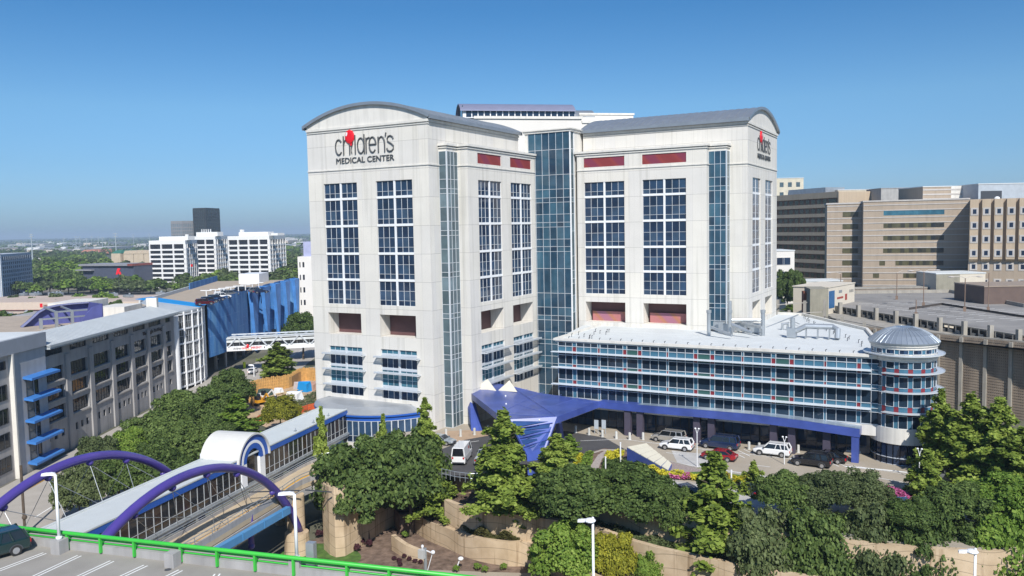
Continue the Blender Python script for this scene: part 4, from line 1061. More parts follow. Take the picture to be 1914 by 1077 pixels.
AR2, pts2 = arch(Vector((P2.x, P2.y, 0)), dA, 13.6, -13.9, 20.9, 'far purple steel arch rising beyond the covered footbridge roof', -6.0, (9, 14, 18, 22, 26, 30))
foot = MB(); foot.cyl((P1.x-0.2,P1.y+0.1), 1.45, -8.0, -5.5, 28, r2=1.3)
tag(build('arch_footing', foot, tanwall), 'short round concrete footing on the lawn carrying the near arch', 'footing')
# anchor node hanging off the blue beam, with its cables
nd = G(467, 975, -1.6)
mb = MB(); mb.tube([nd+Vector((0,0,0.8)), nd+Vector((0.15,-0.1,-0.6)), nd+Vector((0.3,-0.2,-2.2)), nd+Vector((0.3,-0.2,-2.5))], 0.34, 10, r2=0.3)
mb.tube([nd+Vector((-0.4,0.3,0.8)), nd+Vector((-0.3,0.3,-1.6))], 0.28, 10); mb.ball(nd+Vector((0.3,-0.2,-2.45)), 0.36,0.36,0.36,10,8)
build('cable_anchor', mb, purple, AR1, smooth=True)
fan = MB()
for k in (7, 13, 17): fan.tube([pts1[k]-Vector((0,0,0.7)), nd+Vector((0,0,0.8))], 0.028, 4)
build('stay_cable', fan, darkm, AR1)
for (k, s, t) in ((21, 11, 0.4), (21, 14, 3.8), (25, 8, 0.4), (25, 13, 0.4), (29, 4, 0.4), (29, 10, 3.6), (17, 18, 0.4), (13, 22, 0.4), (17, 12, 3.8), (13, 19, 3.8)):
    m2 = MB(); m2.tube([pts1[k]-Vector((0,0,0.7)), Vector(FSB(s, t, 0.1 if t < 1 else -0.9))], 0.03, 4); build('stay_cable', m2, galv, AR1)
for (k, s) in ((9, 22), (9, 16), (14, 19), (14, 12), (18, 15), (18, 8), (22, 11), (22, 4), (26, 8), (26, -1), (30, 3), (30,-6)):
    m2 = MB(); m2.tube([pts2[k]-Vector((0,0,0.7)), Vector(FSB(s, -WB-0.2, 0.0))], 0.03, 4); build('stay_cable', m2, galv, AR2)
for k in (9, 14, 18, 22, 26):
    q = pts2[k]+Vector((-7.5, -2+1.0*(k-18)*0.1, -12.5)); m2 = MB(); m2.tube([pts2[k]-Vector((0,0,0.7)), q], 0.03, 4); build('stay_cable', m2, galv, AR2)
m2 = MB()
for (px, py, qx, qy) in ((465,920,560,917),(570,916,620,920)): m2.bar(G(px,py,0.1), G(qx,qy,-0.3), 0.12)
build('cross_strut', m2, darkm, AR1)
wp = G(47, 1000, -8); mb = MB(); mb.tube([(wp.x,wp.y,-8),(wp.x,wp.y,0.6)], 0.16, 8); mb.ball((wp.x+0.1,wp.y,-5.8),0.3,0.3,0.3)
tag(build('timber_pole', mb, trunkm), 'dark timber pole by the street seen under the far arch', 'pole')

# ------------------------------------------------------------------ foreground car deck
DZ = 6.4
ra = G(0,985,7.55); rb = G(830,1077,7.55); rd = Vector((rb.x-ra.x, rb.y-ra.y)).normalized(); rn = Vector((-rd.y, rd.x))   # rn points away from the camera
FK = frame((ra.x, ra.y), rd, rn)
PD_ = thing('parking_garage', 'foreground parking garage deck with low concrete parapet', 'parking garage', (-40, 25, -8))
mb = MB(); mb.fbox(FK, -60, 60, -60, 0.75, 5.7, DZ); build('deck', mb, deckc, PD_)
mb = MB(); mb.fbox(FK, -60, 60, 0.15, 0.50, DZ, DZ+0.52); build('parapet', mb, grey_conc, PD_)
mb = MB(); mb.fbox(FK, -60, 60, 0.52, 1.25, DZ+0.30, DZ+0.38); build('ledge', mb, roadc, PD_)
mb = MB()
for k in range(12): mb.fbox(FK, -58+k*10, -57.4+k*10, -0.4, 0.3, -8, 5.7)
mb.fbox(FK, -60, 60, 0.2, 0.5, 2.2, 3.2); mb.fbox(FK, -60, 60, 0.2, 0.5, -1.2, -0.2); mb.fbox(FK, -60, 60, 0.2, 0.5, -4.6, -3.6); mb.fbox(FK, -60, 60, -3.2, -3.0, -8, 5.7)
build('lower_storeys', mb, grey_conc, PD_)
pl_ = []
sd0 = (G(330-5,1000,DZ))
def stall(px0, py0, px1, py1):
    for off in (0, 0.32):
        a, b_ = G(px0, py0, DZ), G(px1, py1, DZ); d = (b_-a); d.z = 0; d.normalize(); n_ = Vector((-d.y, d.x, 0))
        a = a-d*2.5; b0 = b_
        q = [a+n_*(-off), b0+n_*(-off), b0+n_*(-off-0.11), a+n_*(-off-0.11)]
        m2 = MB(); m2.poly([(v.x, v.y, DZ+0.004) for v in q]); build('stall_line', m2, paintw, PD_)
for (a, b_, c, d) in ((0,1063,80,1033),(75,1070,144,1038),(160,1069,205,1048),(240,1069,268,1056),(325,1069,333,1065),(395,1080,400,1073)): stall(a,b_,c,d)
m2 = MB(); q = G(314,1065,DZ); m2.cyl((q.x,q.y), 0.22, DZ+0.002, DZ+0.012, 14); build('drain', m2, darkm, PD_)
RL = thing('metal_railing', 'bright green tubular railing along the edge of the car deck', 'railing', (ra.x, ra.y, DZ))
mb = MB(); mb.tube([FK(-40,0.05,7.62), FK(60,0.05,7.62)], 0.135, 10); build('top_rail', mb, rail_green, RL, smooth=True)
for z in (7.22, 7.0):
    mb = MB(); mb.tube([FK(-40,0.45,z), FK(60,0.45,z)], 0.06, 8); build('lower_rail', mb, rail_green, RL, smooth=True)
pos = []
for px in (46, 125, 187, 250, 337, 405, 476, 548, 648, 727):
    # s of the point of the rail seen at px
    lo, hi = -10.0, 60.0
    for _ in range(40):
        m = (lo+hi)/2; q = Vector(FK(m,0.05,7.6))-CAMP; u = q.x*right.x+q.y*right.y+q.z*right.z; w = -(q.x*back.x+q.y*back.y+q.z*back.z)
        if CXP+FPX*u/w < px: lo = m
        else: hi = m
    pos.append(lo)
for s in pos+[p-30 for p in pos[:6]]:
    mb = MB(); mb.fbox(FK, s-0.07, s+0.07, -0.05, 0.14, 6.5, 7.55); mb.fbox(FK, s-0.04, s+0.04, 0.1, 0.45, 7.15, 7.28); build('post', mb, rail_green, RL)
def street_lamp(px, py, label, htop, base=True, z0=DZ, side=-1, xy=None):
    p = G(px, py, z0) if xy is None else xy; T = thing('street_lamp', label, 'street lamp', (p.x, p.y, z0), group='white lamps around the car deck')
    if base:
        mb = MB(); mb.fbox(frame((p.x,p.y), rd, rn), -0.38, 0.38, -0.4, 0.4, z0, z0+0.95); build('pedestal', mb, grey_conc, T)
    mb = MB(); mb.cyl((p.x,p.y), 0.2, z0+(0.95 if base else 0), z0+1.15, 12); mb.tube([(p.x,p.y,z0+0.9),(p.x,p.y,htop)], 0.115, 10, r2=0.09); build('pole', mb, white_paint, T, smooth=True)
    hx = rd*side
    mb = MB(); c = Vector((p.x,p.y,htop))
    for i in range(6):
        r0 = [0.10,0.26,0.30,0.28,0.2,0.06][i]
    h = [(0.05,0.10,0.05),(0.35,0.17,0.06),(0.8,0.22,0.0),(1.1,0.16,-0.04)]
    for i in range(3):
        (x0,w0,z0_),(x1,w1,z1_) = h[i], h[i+1]; n_ = Vector((-hx.y, hx.x))
        def q(x, w, z): return (c.x+hx.x*x+n_.x*w, c.y+hx.y*x+n_.y*w, c.z+z)
        mb.hexa([q(x0,-w0,z0_-0.10),q(x1,-w1,z1_-0.10),q(x1,w1,z1_-0.10),q(x0,w0,z0_-0.10)],[q(x0,-w0*0.6,z0_+0.08),q(x1,-w1*0.6,z1_+0.06),q(x1,w1*0.6,z1_+0.06),q(x0,w0*0.6,z0_+0.08)])
    mb.bar(c+Vector((0,0,-0.02)), c+Vector((hx.x*0.3,hx.y*0.3,0.02)), 0.12)
    if xy is not None: mb.ball(c+Vector((hx.x*0.2,hx.y*0.2,0.02)), 0.42, 0.42, 0.17, 16, 8); mb.ball(c+Vector((0,0,0.2)), 0.1,0.1,0.12,8,6)
    build('lamp_head', mb, white_paint, T)
    return T
street_lamp(112, 1033, 'white lamp post on a concrete pedestal near the left end of the green railing', 11.85)
street_lamp(556, 1072, 'white lamp post on a concrete pedestal in front of the near arch foot', 11.55)
mb = MB(); q = G(325,1040,DZ+0.6); mb.fbox(frame((q.x,q.y), rd, rn), -0.36, 0.36, -0.5, 0.25, DZ, DZ+0.95)
tag(build('concrete_pedestal', mb, grey_conc), 'bare concrete pedestal at the parapet between the two deck lamps', 'pedestal')
for (px, py, lab) in ((1108, 974, 'white lamp post rising before the yellow green tree at lower centre'), (1823, 1032, 'white lamp post at the lower right corner among the trees')):
    c = PD(px, py, 60)
    street_lamp(px, py, lab, c.z, base=False, z0=-8, xy=c)

# ------------------------------------------------------------------ long grey office building on the left
GB = thing('office_building', 'long grey concrete office building beside the street with a curved glazed end', 'office building', (FG(5,0,0)[0], FG(5,0,0)[1], -8))
bays = [(-17.48,-10.54),(-8.29,-2.5),(-0.25,5.96),(7.92,14.26),(16.38,22.0),(23.8,30.06),(32.63,35.41)]
ops = []
for a, b_ in bays:
    ops += [(a,b_,8.75,9.95,0.25),(a,b_,4.4,6.75,0.45),(a,b_,1.25,3.45,0.45),(a,b_,-2.15,0.2,0.45)]
smw = []
for i, (a, b_) in enumerate(bays):
    L_ = b_-a
    for f_ in ((0.1,0.25),(0.42,0.57),(0.74,0.89)):
        if i == 6 and f_[0] != 0.42: continue
        q = (a+L_*f_[0] if i < 6 else a+0.8, a+L_*f_[1] if i < 6 else a+2.0, -5.15, -3.95, 0.25); smw.append(q)
ops += smw
mb = MB(); wall_ops(mb, FG, -17.0, 37.2, -8, 10.1, [(max(o[0],-16.9),)+o[1:] for o in ops])
build('wall', mb, grey_conc, GB)
darkg = glass('office_glass', [(0.012,0.015,0.02),(0.03,0.035,0.04),(0.02,0.022,0.03),(0.05,0.055,0.055)], 0.03)
for a, b_ in bays:
    a = max(a, -16.9)
    for (z0, z1, dp, rws) in ((8.75,9.95,0.25,[]),(4.4,6.75,0.45,[5.1]),(1.25,3.45,0.45,[1.95]),(-2.15,0.2,0.45,[-1.45])):
        n_ = 6 if b_-a > 4 else 3
        window(GB, FG, a, b_, z0, z1, [a+(b_-a)*i/n_ for i in range(1, n_)], rws, darkg, darkm, t=-dp+0.02, mt=0.05, border=0.05)
for q in smw: window(GB, FG, q[0], q[1], q[2], q[3], [(q[0]+q[1])/2], [], darkg, darkm, t=-0.23, mt=0.05, border=0.05)
mb = MB()
for a, b_ in bays[:-1]: mb.fbox(FG, b_+0.35, b_+1.75, 0.0, 0.28, -8, 8.3)
build('pilaster', mb, grey_conc, GB)
mb = MB()
for z in (4.1, 1.0, -2.45):
    for a, b_ in bays: mb.fbox(FG, max(a,-16.9), b_, 0.0, 0.16, z, z+0.22)
build('sill', mb, roadc, GB)
# lean-to metal roof with louvred eaves
mb = MB(); e0 = (-17.0, 1.3, 10.75); 
mb.hexa([FG(-17,1.3,10.55),FG(37,1.3,10.55),FG(37,-4.5,12.0),FG(-17,-4.5,12.0)],[FG(-17,1.3,10.75),FG(37,1.3,10.75),FG(37,-4.5,12.2),FG(-17,-4.5,12.2)])
for k in range(54): mb.bar(FG(-16.5+k, 1.3, 10.79), FG(-16.5+k, -4.5, 12.24), 0.05)
build('roof', mb, roof_grey, GB)
mb = MB()
for k in range(130): mb.fbox(FG, -16.8+k*0.41, -16.62+k*0.41, 0.1, 1.35, 10.08, 10.5)
mb.fbox(FG, -17, 37, 1.36, 1.45, 10.35, 10.75)
build('eaves_louvre', mb, roof_grey, GB)
mb = MB(); mb.fbox(FG, -17, 37.2, -40, 0.01-0.6, -8, 10.05); mb.fbox(FG, 37.2, 57, -36, -3.0, -8, 10.6); build('block', mb, grey_conc, GB)
mb = MB(); mb.fbox(FG, -17, 36, -39, -4.6, 10.05, 10.6); build('flat_roof', mb, mat('gravel_roof', (0.40,0.33,0.26), 0.95, var=0.15), GB)
# end turret with blue awnings
mb = MB(); mb.fbox(FG, -26.3, -17.0, -24, 0.6, -8, 10.8); build('stair_block', mb, mat('pale_concrete', (0.46,0.46,0.47), 0.85, var=0.08, streak=0.15), GB)
mb = MB(); mb.fbox(FG, -70, -26.3, -24, 0.3, -8, 10.8); build('wing_wall', mb, mat('pale_concrete2', (0.46,0.44,0.43), 0.85, var=0.08, streak=0.15), GB)
mb = MB(); mb.fbox(FG, -70, -17.0, -24.2, 0.9, 10.8, 13.0); build('parapet_band', mb, mat('band_grey', (0.36,0.38,0.42), 0.7, var=0.08), GB)
mb = MB(); mb.fbox(FG, -70, -17.2, -24, 0.6, 13.0, 13.08); build('flat_roof', mb, roof_white, GB)
mb = MB(); mb.fbox(FG, -26.5, -26.1, 0.3, 0.95, -8, 10.8); build('edge_pier', mb, cream2, GB)
for z in (6.65, 3.4, 0.0, -3.3, -6.5):
    mb = MB(); mb.hexa([FG(-23.6,0.6,z-0.1),FG(-15.4,0.6,z-0.1),FG(-15.4,2.0,z-0.35),FG(-23.6,2.0,z-0.35)],[FG(-23.6,0.6,z+0.25),FG(-15.4,0.6,z+0.25),FG(-15.4,2.0,z),FG(-23.6,2.0,z)])
    build('awning', mb, mat('awning_blue', (0.05,0.20,0.55), 0.5, var=0.1), GB)
for z in (3.7, 0.3, -3.0, -6.2):
    window(GB, FG, -22.9, -21.0, z, z+2.7, [], [1.2+z], mat('shaft_tan', (0.22,0.21,0.19), 0.7), darkm, t=0.62); window(GB, FG, -20.6, -19.6, z, z+2.7, [], [], darkg, darkm, t=0.62)
for z0 in (8.72, 4.2, 0.7, -2.9, -6.4):
    for s0 in (-35.5, -31.2):
        window(GB, FG, s0, s0+3.9, z0, z0+(1.25 if z0 > 8 else 2.3), [s0+1.3, s0+2.6], [], darkg, darkm, t=0.31)
# round pier and curved glass
p = FG(38.6, -0.7, 0); mb = MB(); mb.cyl(p[:2], 1.15, -8, 9.6, 24); build('round_pier', mb, white_paint, GB, smooth=False)
arc_n = 12; cp = []
for k in range(arc_n+1):
    t = k/arc_n; s = 39.6+18.8*t; cp.append(FG(s, -1.2+2.4*math.sin(math.pi*min(1,t*0.9+0.05)), 0)[:2])
zl = [-7.2,-4.0,-0.6,2.8,6.2,9.6]
for k in range(arc_n):
    Fq, Lq = frame2(cp[k], cp[k+1])
    for j in range(5):
        window(GB, Fq, 0, Lq, zl[j]+0.15, zl[j+1]-0.15, [Lq/2], [(zl[j]+zl[j+1])/2], darkg, alu, t=-0.1, mt=0.06, border=0.05)
mb = MB()
for k in range(arc_n):
    Fq, Lq = frame2(cp[k], cp[k+1])
    for z in zl: mb.fbox(Fq, 0, Lq, -0.15, 0.12, z-0.17, z+0.17)
for k in range(0, arc_n+1, 2): mb.cyl(cp[k], 0.24, -8, 10.2, 8)
mb.cyl(cp[-1], 0.4, -8, 10.9, 10)
build('grid', mb, white_paint, GB)
for k in range(arc_n):
    pass
mb = MB(); inner = [FG(s, -12, 0)[:2] for s in (58.4, 39.6)]
mb.prism(cp+inner, 9.9, 10.3); build('end_roof', mb, roof_grey, GB)
mb = MB(); mb.hexa([FG(39,-0.5,10.31),FG(52,1.2,10.31),FG(52,-12,12.6),FG(39,-8,12.6)],[FG(39,-0.5,10.4),FG(52,1.2,10.4),FG(52,-12,12.7),FG(39,-8,12.7)]); build('sloped_roof', mb, roof_grey, GB)
tarp = mat('blue_tarp', (0.01,0.26,0.62), 0.5, var=0.06)
mb = MB(); mb.hexa([FG(51,1.1,10.42),FG(58.2,0.2,10.42),FG(57,-13,12.7),FG(48,-13,12.9)],[FG(51,1.1,10.5),FG(58.2,0.2,10.5),FG(57,-13,12.78),FG(48,-13,12.98)]); build('blue_tarpaulin', mb, tarp, GB)
# roof penthouses
mb = MB(); a = G(222,612,10.6)
mb.fbox(FG, 24.5, 36.5, -21, -14, 10.6, 14.2); mb.fbox(FG, 27.5, 36.5, -12.5, -6.5, 10.6, 12.9); mb.fbox(FG, 36.2, 37.2, -5.5, -3.2, 9, 14.0)
build('penthouse', mb, cream2, GB)
font_sign('sign_lettering', 'The Bright Building', mat('sign_bronze', (0.03,0.02,0.025), 0.5), GB, FG(20.6,0.02,7.25), (LG[1].x, LG[1].y), (LG[2].x, LG[2].y), 0.95, 9.6, 0.12)
# blue curved roof screen with a steel frame
BS = thing('roof_screen', 'violet-blue curved screen with an open steel frame on the far flat roof', 'roof screen', tuple(FG(-10,-33,10.6)))
violet = mat('screen_violet', (0.09,0.10,0.30), 0.6, var=0.12, streak=0.15)
pv = [(-22,10.4),(-18,12.2),(-14,14.0),(-9,15.0),(2,15.0),(7,15.0),(12,15.0)]
A0 = G(62,617,10.6); A1 = G(193,605,10.6); 
FS_, LS_ = frame2((A0.x,A0.y), (A1.x,A1.y))
def sweep(name, prof, t0, t1, m, bottom=None):
    mb = MB()
    for i in range(len(prof)-1):
        (s0,z0),(s1,z1) = prof[i], prof[i+1]
        if bottom is None: mb.hexa([FS_(s0,t1,z0-0.2),FS_(s1,t1,z1-0.2),FS_(s1,t0,z1-0.2),FS_(s0,t0,z0-0.2)],[FS_(s0,t1,z0),FS_(s1,t1,z1),FS_(s1,t0,z1),FS_(s0,t0,z0)])
        else: mb.hexa([FS_(s0,t1,bottom),FS_(s1,t1,bottom),FS_(s1,t0,bottom),FS_(s0,t0,bottom)],[FS_(s0,t1,z0),FS_(s1,t1,z1),FS_(s1,t0,z1),FS_(s0,t0,z0)])
    build(name, mb, m, BS)
k = LS_/24.0
pr_ = [(0,10.7),(3*k,12.0),(6*k,13.4),(9*k,14.2),(13*k,14.5),(18*k,14.6),(24*k,14.6)]
sweep('screen', pr_, -8.0, -7.6, violet, 10.5)
sweep('front_screen', [(15*k,10.7),(17.5*k,12.4),(20*k,14.0),(24*k,14.6)], 0.0, 0.3, violet, 10.5)
mb = MB(); mb.fbox(FS_, 23.6*k, 24*k, -8, 0.3, 10.5, 14.6); build('end_screen', mb, violet, BS)
sweep('curved_top', pr_, -8.0, -6.6, mat('screen_pale', (0.22,0.23,0.38), 0.6, var=0.1))
mb = MB()
for s in (3*k, 8.2*k, 13.6*k): mb.fbox(FS_, s-0.25, s+0.25, -0.9, -0.4, 10.5, 13.8 if s > 3*k else 12.6)
for z in (12.4, 13.6): mb.bar(FS_(3*k if z < 13 else 8*k, -0.65, z), FS_(19*k, -0.65, z), 0.3)
mb.bar(FS_(8.2*k,-0.65,13.6), FS_(8.2*k,-7.6,14.2), 0.3); mb.bar(FS_(13.6*k,-0.65,13.6), FS_(13.6*k,-7.6,14.2), 0.3)
build('steel_frame', mb, galv, BS)

# ------------------------------------------------------------------ parking garage wrapped in blue netting
NG = thing('parking_garage', 'parking garage wrapped in blue scaffold netting with cars on its roof', 'parking garage', (FG(100,-10,0)[0], FG(100,-10,0)[1], -8))
net, nt, b = nodes('blue_net'); co = objco(nt)
f = noise(nt, 1.0, 5, objco(nt, (0.5,0.5,0.09)), 0.6); c = ramp(nt, f, [(0.28, (0.03,0.13,0.38)), (0.5, (0.055,0.21,0.50)), (0.72, (0.16,0.36,0.60))])
s_ = N(nt, 'ShaderNodeSeparateXYZ'); nt.links.new(co, s_.inputs[0])
l1 = line_mask(nt, s_.outputs[2], 0.0, 2.1, 0.07); l2 = line_mask(nt, s_.outputs[0], 0.0, 1.25, 0.05)
ll = mth(nt, 'MULTIPLY', mth(nt, 'MAXIMUM', l1, l2), ramp(nt, noise(nt, 0.35, 2, co), [(0.45, (0,0,0)), (0.6, (1,1,1))]))
c = mixc(nt, mth(nt, 'MULTIPLY', ll, 0.5), c, (0.35,0.5,0.7)); nt.links.new(c, b.inputs['Base Color']); b.inputs['Roughness'].default_value = 0.75
sg = [59.5,62,65,68,71,74,77,80,84,88,92]; tg = [-0.2,0.3,0.6,0.8,0.9,0.9,0.85,0.8,0.6,0.4,0.2]
pts = [(s, t) for s, t in zip(sg, tg)]
s = 92
while s < 150: pts += [(s+4,-1.3),(s+5,-0.2),(s+8,-0.2),(s+9,-1.3),(s+13,-1.3)]; s += 13
pts = sorted(set(pts))
mb = MB(); 
for i in range(len(pts)-1):
    (a, ta), (b_, tb_) = pts[i], pts[i+1]
    lowz = -3.2 if b_ <= 92 else (-5.5 if ta > -0.5 and tb_ > -0.5 else (-3.6 if i % 2 else -4.6))
    mb.poly([FG(a,ta,lowz), FG(b_,tb_,lowz), FG(b_,tb_,11.6), FG(a,ta,11.6)])
build('netting', mb, net, NG)
mb = MB()
for s in (96, 109, 122, 135, 148):
    mb.hexa([FG(s+1.4,0.9,-7.0),FG(s+2.0,0.9,-7.0),FG(s+2.0,0.2,-7.0),FG(s+1.4,0.2,-7.0)],[FG(s-2.6,1.2,11.4),FG(s+4.2,1.2,11.4),FG(s+4.2,0.0,11.4),FG(s-2.6,0.0,11.4)])
build('netting_fold', mb, mat('net_fold', (0.07,0.25,0.62), 0.7, var=0.25, scale=0.3), NG)
deck2 = mat('tan_deck', (0.40,0.33,0.25), 0.9, var=0.1)
mb = MB(); mb.prism([FG(s,t-0.4,0)[:2] for s, t in zip(sg, tg)]+[FG(156,-2,0)[:2], FG(156,-30,0)[:2], FG(60,-17,0)[:2]], 10.2, 10.7); build('roof_deck', mb, deck2, NG)
for k, z in enumerate((6.9, 3.6, 0.3, -3.0)):
    mb = MB(); mb.fbox(FG, 60, 156, -17, -2.2, z-0.6, z+0.5); build('floor', mb, mat('dark_floor', (0.12,0.11,0.10), 0.9), NG)
mb = MB()
for s in range(62, 156, 8): mb.fbox(FG, s, s+0.7, -2.6, -2.0, -8, 10.3)
build('column', mb, grey_conc, NG)
mb = MB(); mb.fbox(FG, 60, 155, -16.5, -12, -8, 10); build('core', mb, darkm, NG)
mb = MB(); mb.bar(FG(60,-17.2,10.9), FG(156,-30.2,10.9), 0.4, h=1.5); mb.bar(FG(112,-23.8,11.6), FG(156,-29.8,11.6), 0.2, 1, h=2.2); build('far_parapet', mb, [roof_white, net], NG)
mb = MB(); mb.fbox(FG, 137, 149, -16, -9, 10.7, 14.0); build('stair_house', mb, white_paint, NG)
# white truss footbridge
TBp = G(424,648,-1.6); TBq = G(560,642,-1.6)
TB = thing('truss_footbridge', 'white truss footbridge over the street lettered with a small red balloon', 'footbridge', (TBp.x, TBp.y, -8))
za = -2.2
A_2, B_2 = G(424,657,za), G(566,650,za); FT, LT_ = frame2((A_2.x,A_2.y), (B_2.x,B_2.y))
mb = MB(); mb.fbox(FT, 0, LT_+14, -3.5, 0.0, za, za+1.15); mb.fbox(FT, 0, LT_+14, 0.0, 0.12, za, za+0.35); build('side_panel', mb, white_paint, TB)
window(TB, FT, 0, LT_+14, za+1.15, za+2.7, [k*1.6 for k in range(1, int((LT_+14)/1.6))], [], darkg, alu, t=-0.2)
mb = MB(); mb.fbox(FT, 0, LT_+14, -0.15, 0.05, za+2.2, za+2.8); mb.fbox(FT, 0, LT_+14, -3.4, 0.1, za+3.1, za+3.35); mb.fbox(FT, 0, LT_+14, -3.5, -3.3, za+1.1, za+3.0); build('roof', mb, roof_white, TB)
mb = MB()
for k in range(8):
    s = 2.6+k*5.2; mb.bar(FT(s-2.2,0.1,za+1.1), FT(s,0.1,za+3.6), 0.3); mb.bar(FT(s,0.1,za+3.6), FT(s+2.2,0.1,za+1.1), 0.3)
mb.bar(FT(1,0.1,za+3.7), FT(LT_+14,0.1,za+3.7), 0.3); mb.bar(FT(1,-3.3,za+3.9), FT(LT_+14,-3.3,za+3.9), 0.3)
for k in range(14): mb.bar(FT(1+k*2.6,0.1,za+3.7), FT(2.6+k*2.6,-3.3,za+3.9), 0.14)
build('truss', mb, alu, TB)
lx = LT_/(566-424); dT = (FT(1,0,0)[0]-FT(0,0,0)[0], FT(1,0,0)[1]-FT(0,0,0)[1]); nT = (FT(0,1,0)[0]-FT(0,0,0)[0], FT(0,1,0)[1]-FT(0,0,0)[1])
font_sign('dark_letters', 'children', text_grey, TB, FT((436-424)*lx,0.13,za+0.38), dT, nT, 0.55, 15*lx, 0.05)
font_sign('red_letters', 'center', red_sign, TB, FT((452-424)*lx,0.13,za+0.38), dT, nT, 0.55, 10*lx, 0.05)
font_sign('red_letters', 'EMERGENCY', red_sign, TB, FT((468.5-424)*lx,0.13,za+0.38), dT, nT, 0.6, 20*lx, 0.05)
mb = MB(); p = FT((494-424)*lx,0.16,za+0.4); q = FT((496-424)*lx,0.16,za+0.9); mb.poly([FT((493-424)*lx,0.16,za+0.35),FT((495.3-424)*lx,0.16,za+0.65),FT((493-424)*lx,0.16,za+0.95)]); build('arrow', mb, text_grey, TB)
mb = MB(); mb.fbox(FT, (459-424)*lx, (471-424)*lx, 0.125, 0.14, za+0.08, za+0.26); build('yellow_plate', mb, painty, TB)
balloon_logo(TB, FT((462.5-424)*lx,0.0,za+1.15), dT, nT, 0.8, 1.0)
# pale building glimpsed behind the left tower
a = G(554.5,472,12.0); 
EB = thing('cream_building', 'narrow cream building peeking out behind the left edge of the tower', 'building', (a.x+8, a.y, -8))
P0 = PD(556, 480, 300); z_t = P0.z; FE = frame((P0.x, P0.y), (right.x, right.y), (-(-back.x), back.y))
FE = frame((P0.x, P0.y), (right.x, right.y), (Vector((right.x,right.y)).normalized().y, -Vector((right.x,right.y)).normalized().x))
mb = MB(); mb.fbox(FE, 0, 26, -14, 0, -8, z_t); build('wall', mb, rear_cream, EB)
mb = MB(); mb.fbox(FE, 2.0, 22, -9, -1.0, z_t, z_t+5.4); build('penthouse', mb, mat('lilac_plant', (0.36,0.38,0.55), 0.6), EB)
for i in range(6):
    for x in (0.6, 1.7):
        window(EB, FE, x, x+(0.7 if x > 1 else 0.4), z_t-2.0-4.6*i-1.9, z_t-2.0-4.6*i, [], [], darkg, None, t=0.02)

# ------------------------------------------------------------------ right hand side: old garage, brick and tan hospital blocks
RG = thing('parking_garage', 'old concrete rooftop car park with a slatted brown screen wall, beyond the domed drum', 'parking garage', (10, 180, -8))
lat, nt, b = nodes('lattice_brown'); co = objco(nt); s_ = N(nt, 'ShaderNodeSeparateXYZ'); nt.links.new(co, s_.inputs[0])
f = noise(nt, 1.0, 4, objco(nt, (0.35,0.35,0.08)))
nt.links.new(ramp(nt, f, [(0.35, (0.36,0.29,0.22)), (0.6, (0.24,0.19,0.145)), (0.78, (0.13,0.10,0.08))]), b.inputs['Base Color']); b.inputs['Roughness'].default_value = 0.85
La, Lb = G(1751,624.7,6.0), G(1911,648.3,5.25); FLt, LLt = frame2((La.x,La.y), (Lb.x,Lb.y))
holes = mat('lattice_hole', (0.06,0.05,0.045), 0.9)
old_conc = mat('old_concrete', (0.36,0.335,0.29), 0.9, var=0.15, streak=0.3)
pan = LLt/3.45
for k in range(-4, 6):
    s0 = k*pan*0.985+0.6; s1 = s0+pan*0.86
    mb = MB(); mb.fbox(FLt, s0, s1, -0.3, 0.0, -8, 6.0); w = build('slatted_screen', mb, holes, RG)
    mb = MB(); n_ = 11
    for i in range(n_+1): x = s0+(s1-s0)*i/n_; mb.fbox(FLt, x-0.13, x+0.13, 0.0, 0.16, -8, 6.0)
    for i in range(27): z = -7.8+i*0.51; mb.fbox(FLt, s0, s1, 0.003, 0.2, z, z+0.30)
    build('slats', mb, lat, w)
    mb = MB(); mb.fbox(FLt, s1+0.15, s1+0.75, -0.3, 0.55, -8, 5.9); build('concrete_fin', mb, old_conc, RG)
mb = MB(); mb.fbox(FLt, -4.5*pan, 7*pan, -0.6, -0.1, 6.0, 6.25); build('coping', mb, old_conc, RG)
Ba, Bb = G(1542,575,6), G(1910,636,6); FBm, LBm = frame2((Ba.x,Ba.y), (Bb.x,Bb.y))
mb = MB(); mb.fbox(FBm, -2, LBm+20, -0.4, 0.0, 6.7, 6.9)
mb.fbox(FBm, -2, LBm+20, -0.4, 0.0, 4.2, 5.2); mb.fbox(FBm, -2, LBm+20, -1.6, -1.4, -8, 5.8, 1)
mb.prism([FLt(-4*pan,-0.7,0)[:2], FLt(6.5*pan,-0.7,0)[:2], FBm(LBm+18,0,0)[:2], FBm(-4,0,0)[:2]], 5.0, 5.15)
build('spandrel_beam', mb, [old_conc, holes], RG)
n_ = 40
mb = MB()
for k in range(n_): s = -1+k*(LBm+20)/n_; mb.fbox(FBm, s, s+1.25, -0.2, 0.05, 5.2, 5.8); mb.fbox(FBm, s, s+0.2, -0.2, 0.05, 5.8, 6.7)
build('spandrel_bars', mb, old_conc, RG)
for px in (1540,1571,1605,1638,1675,1712,1757,1803,1852,1905,1960):
    q = OY(px, 600, 0.0+1)  # direction only
    # walk along the beam until the column's pixel
    lo, hi = -10.0, 90.0
    for _ in range(40):
        m = (lo+hi)/2; v = Vector(FBm(m,0.4,6))-CAMP; u = v.dot(Vector(right)); w = -v.dot(Vector(back))
        if CXP+FPX*u/w < px: lo = m
        else: hi = m
    mb = MB(); mb.fbox(FBm, lo-0.35, lo+0.35, 0.05, 0.9, 1, 8); build('column', mb, old_conc, RG)
roofpark, nt, b = nodes('roof_parking'); co = objco(nt)
f = noise(nt, 0.12, 5, co, 0.6); nt.links.new(ramp(nt, f, [(0.3, (0.20,0.19,0.18)), (0.7, (0.30,0.285,0.265))]), b.inputs['Base Color']); b.inputs['Roughness'].default_value = 0.9
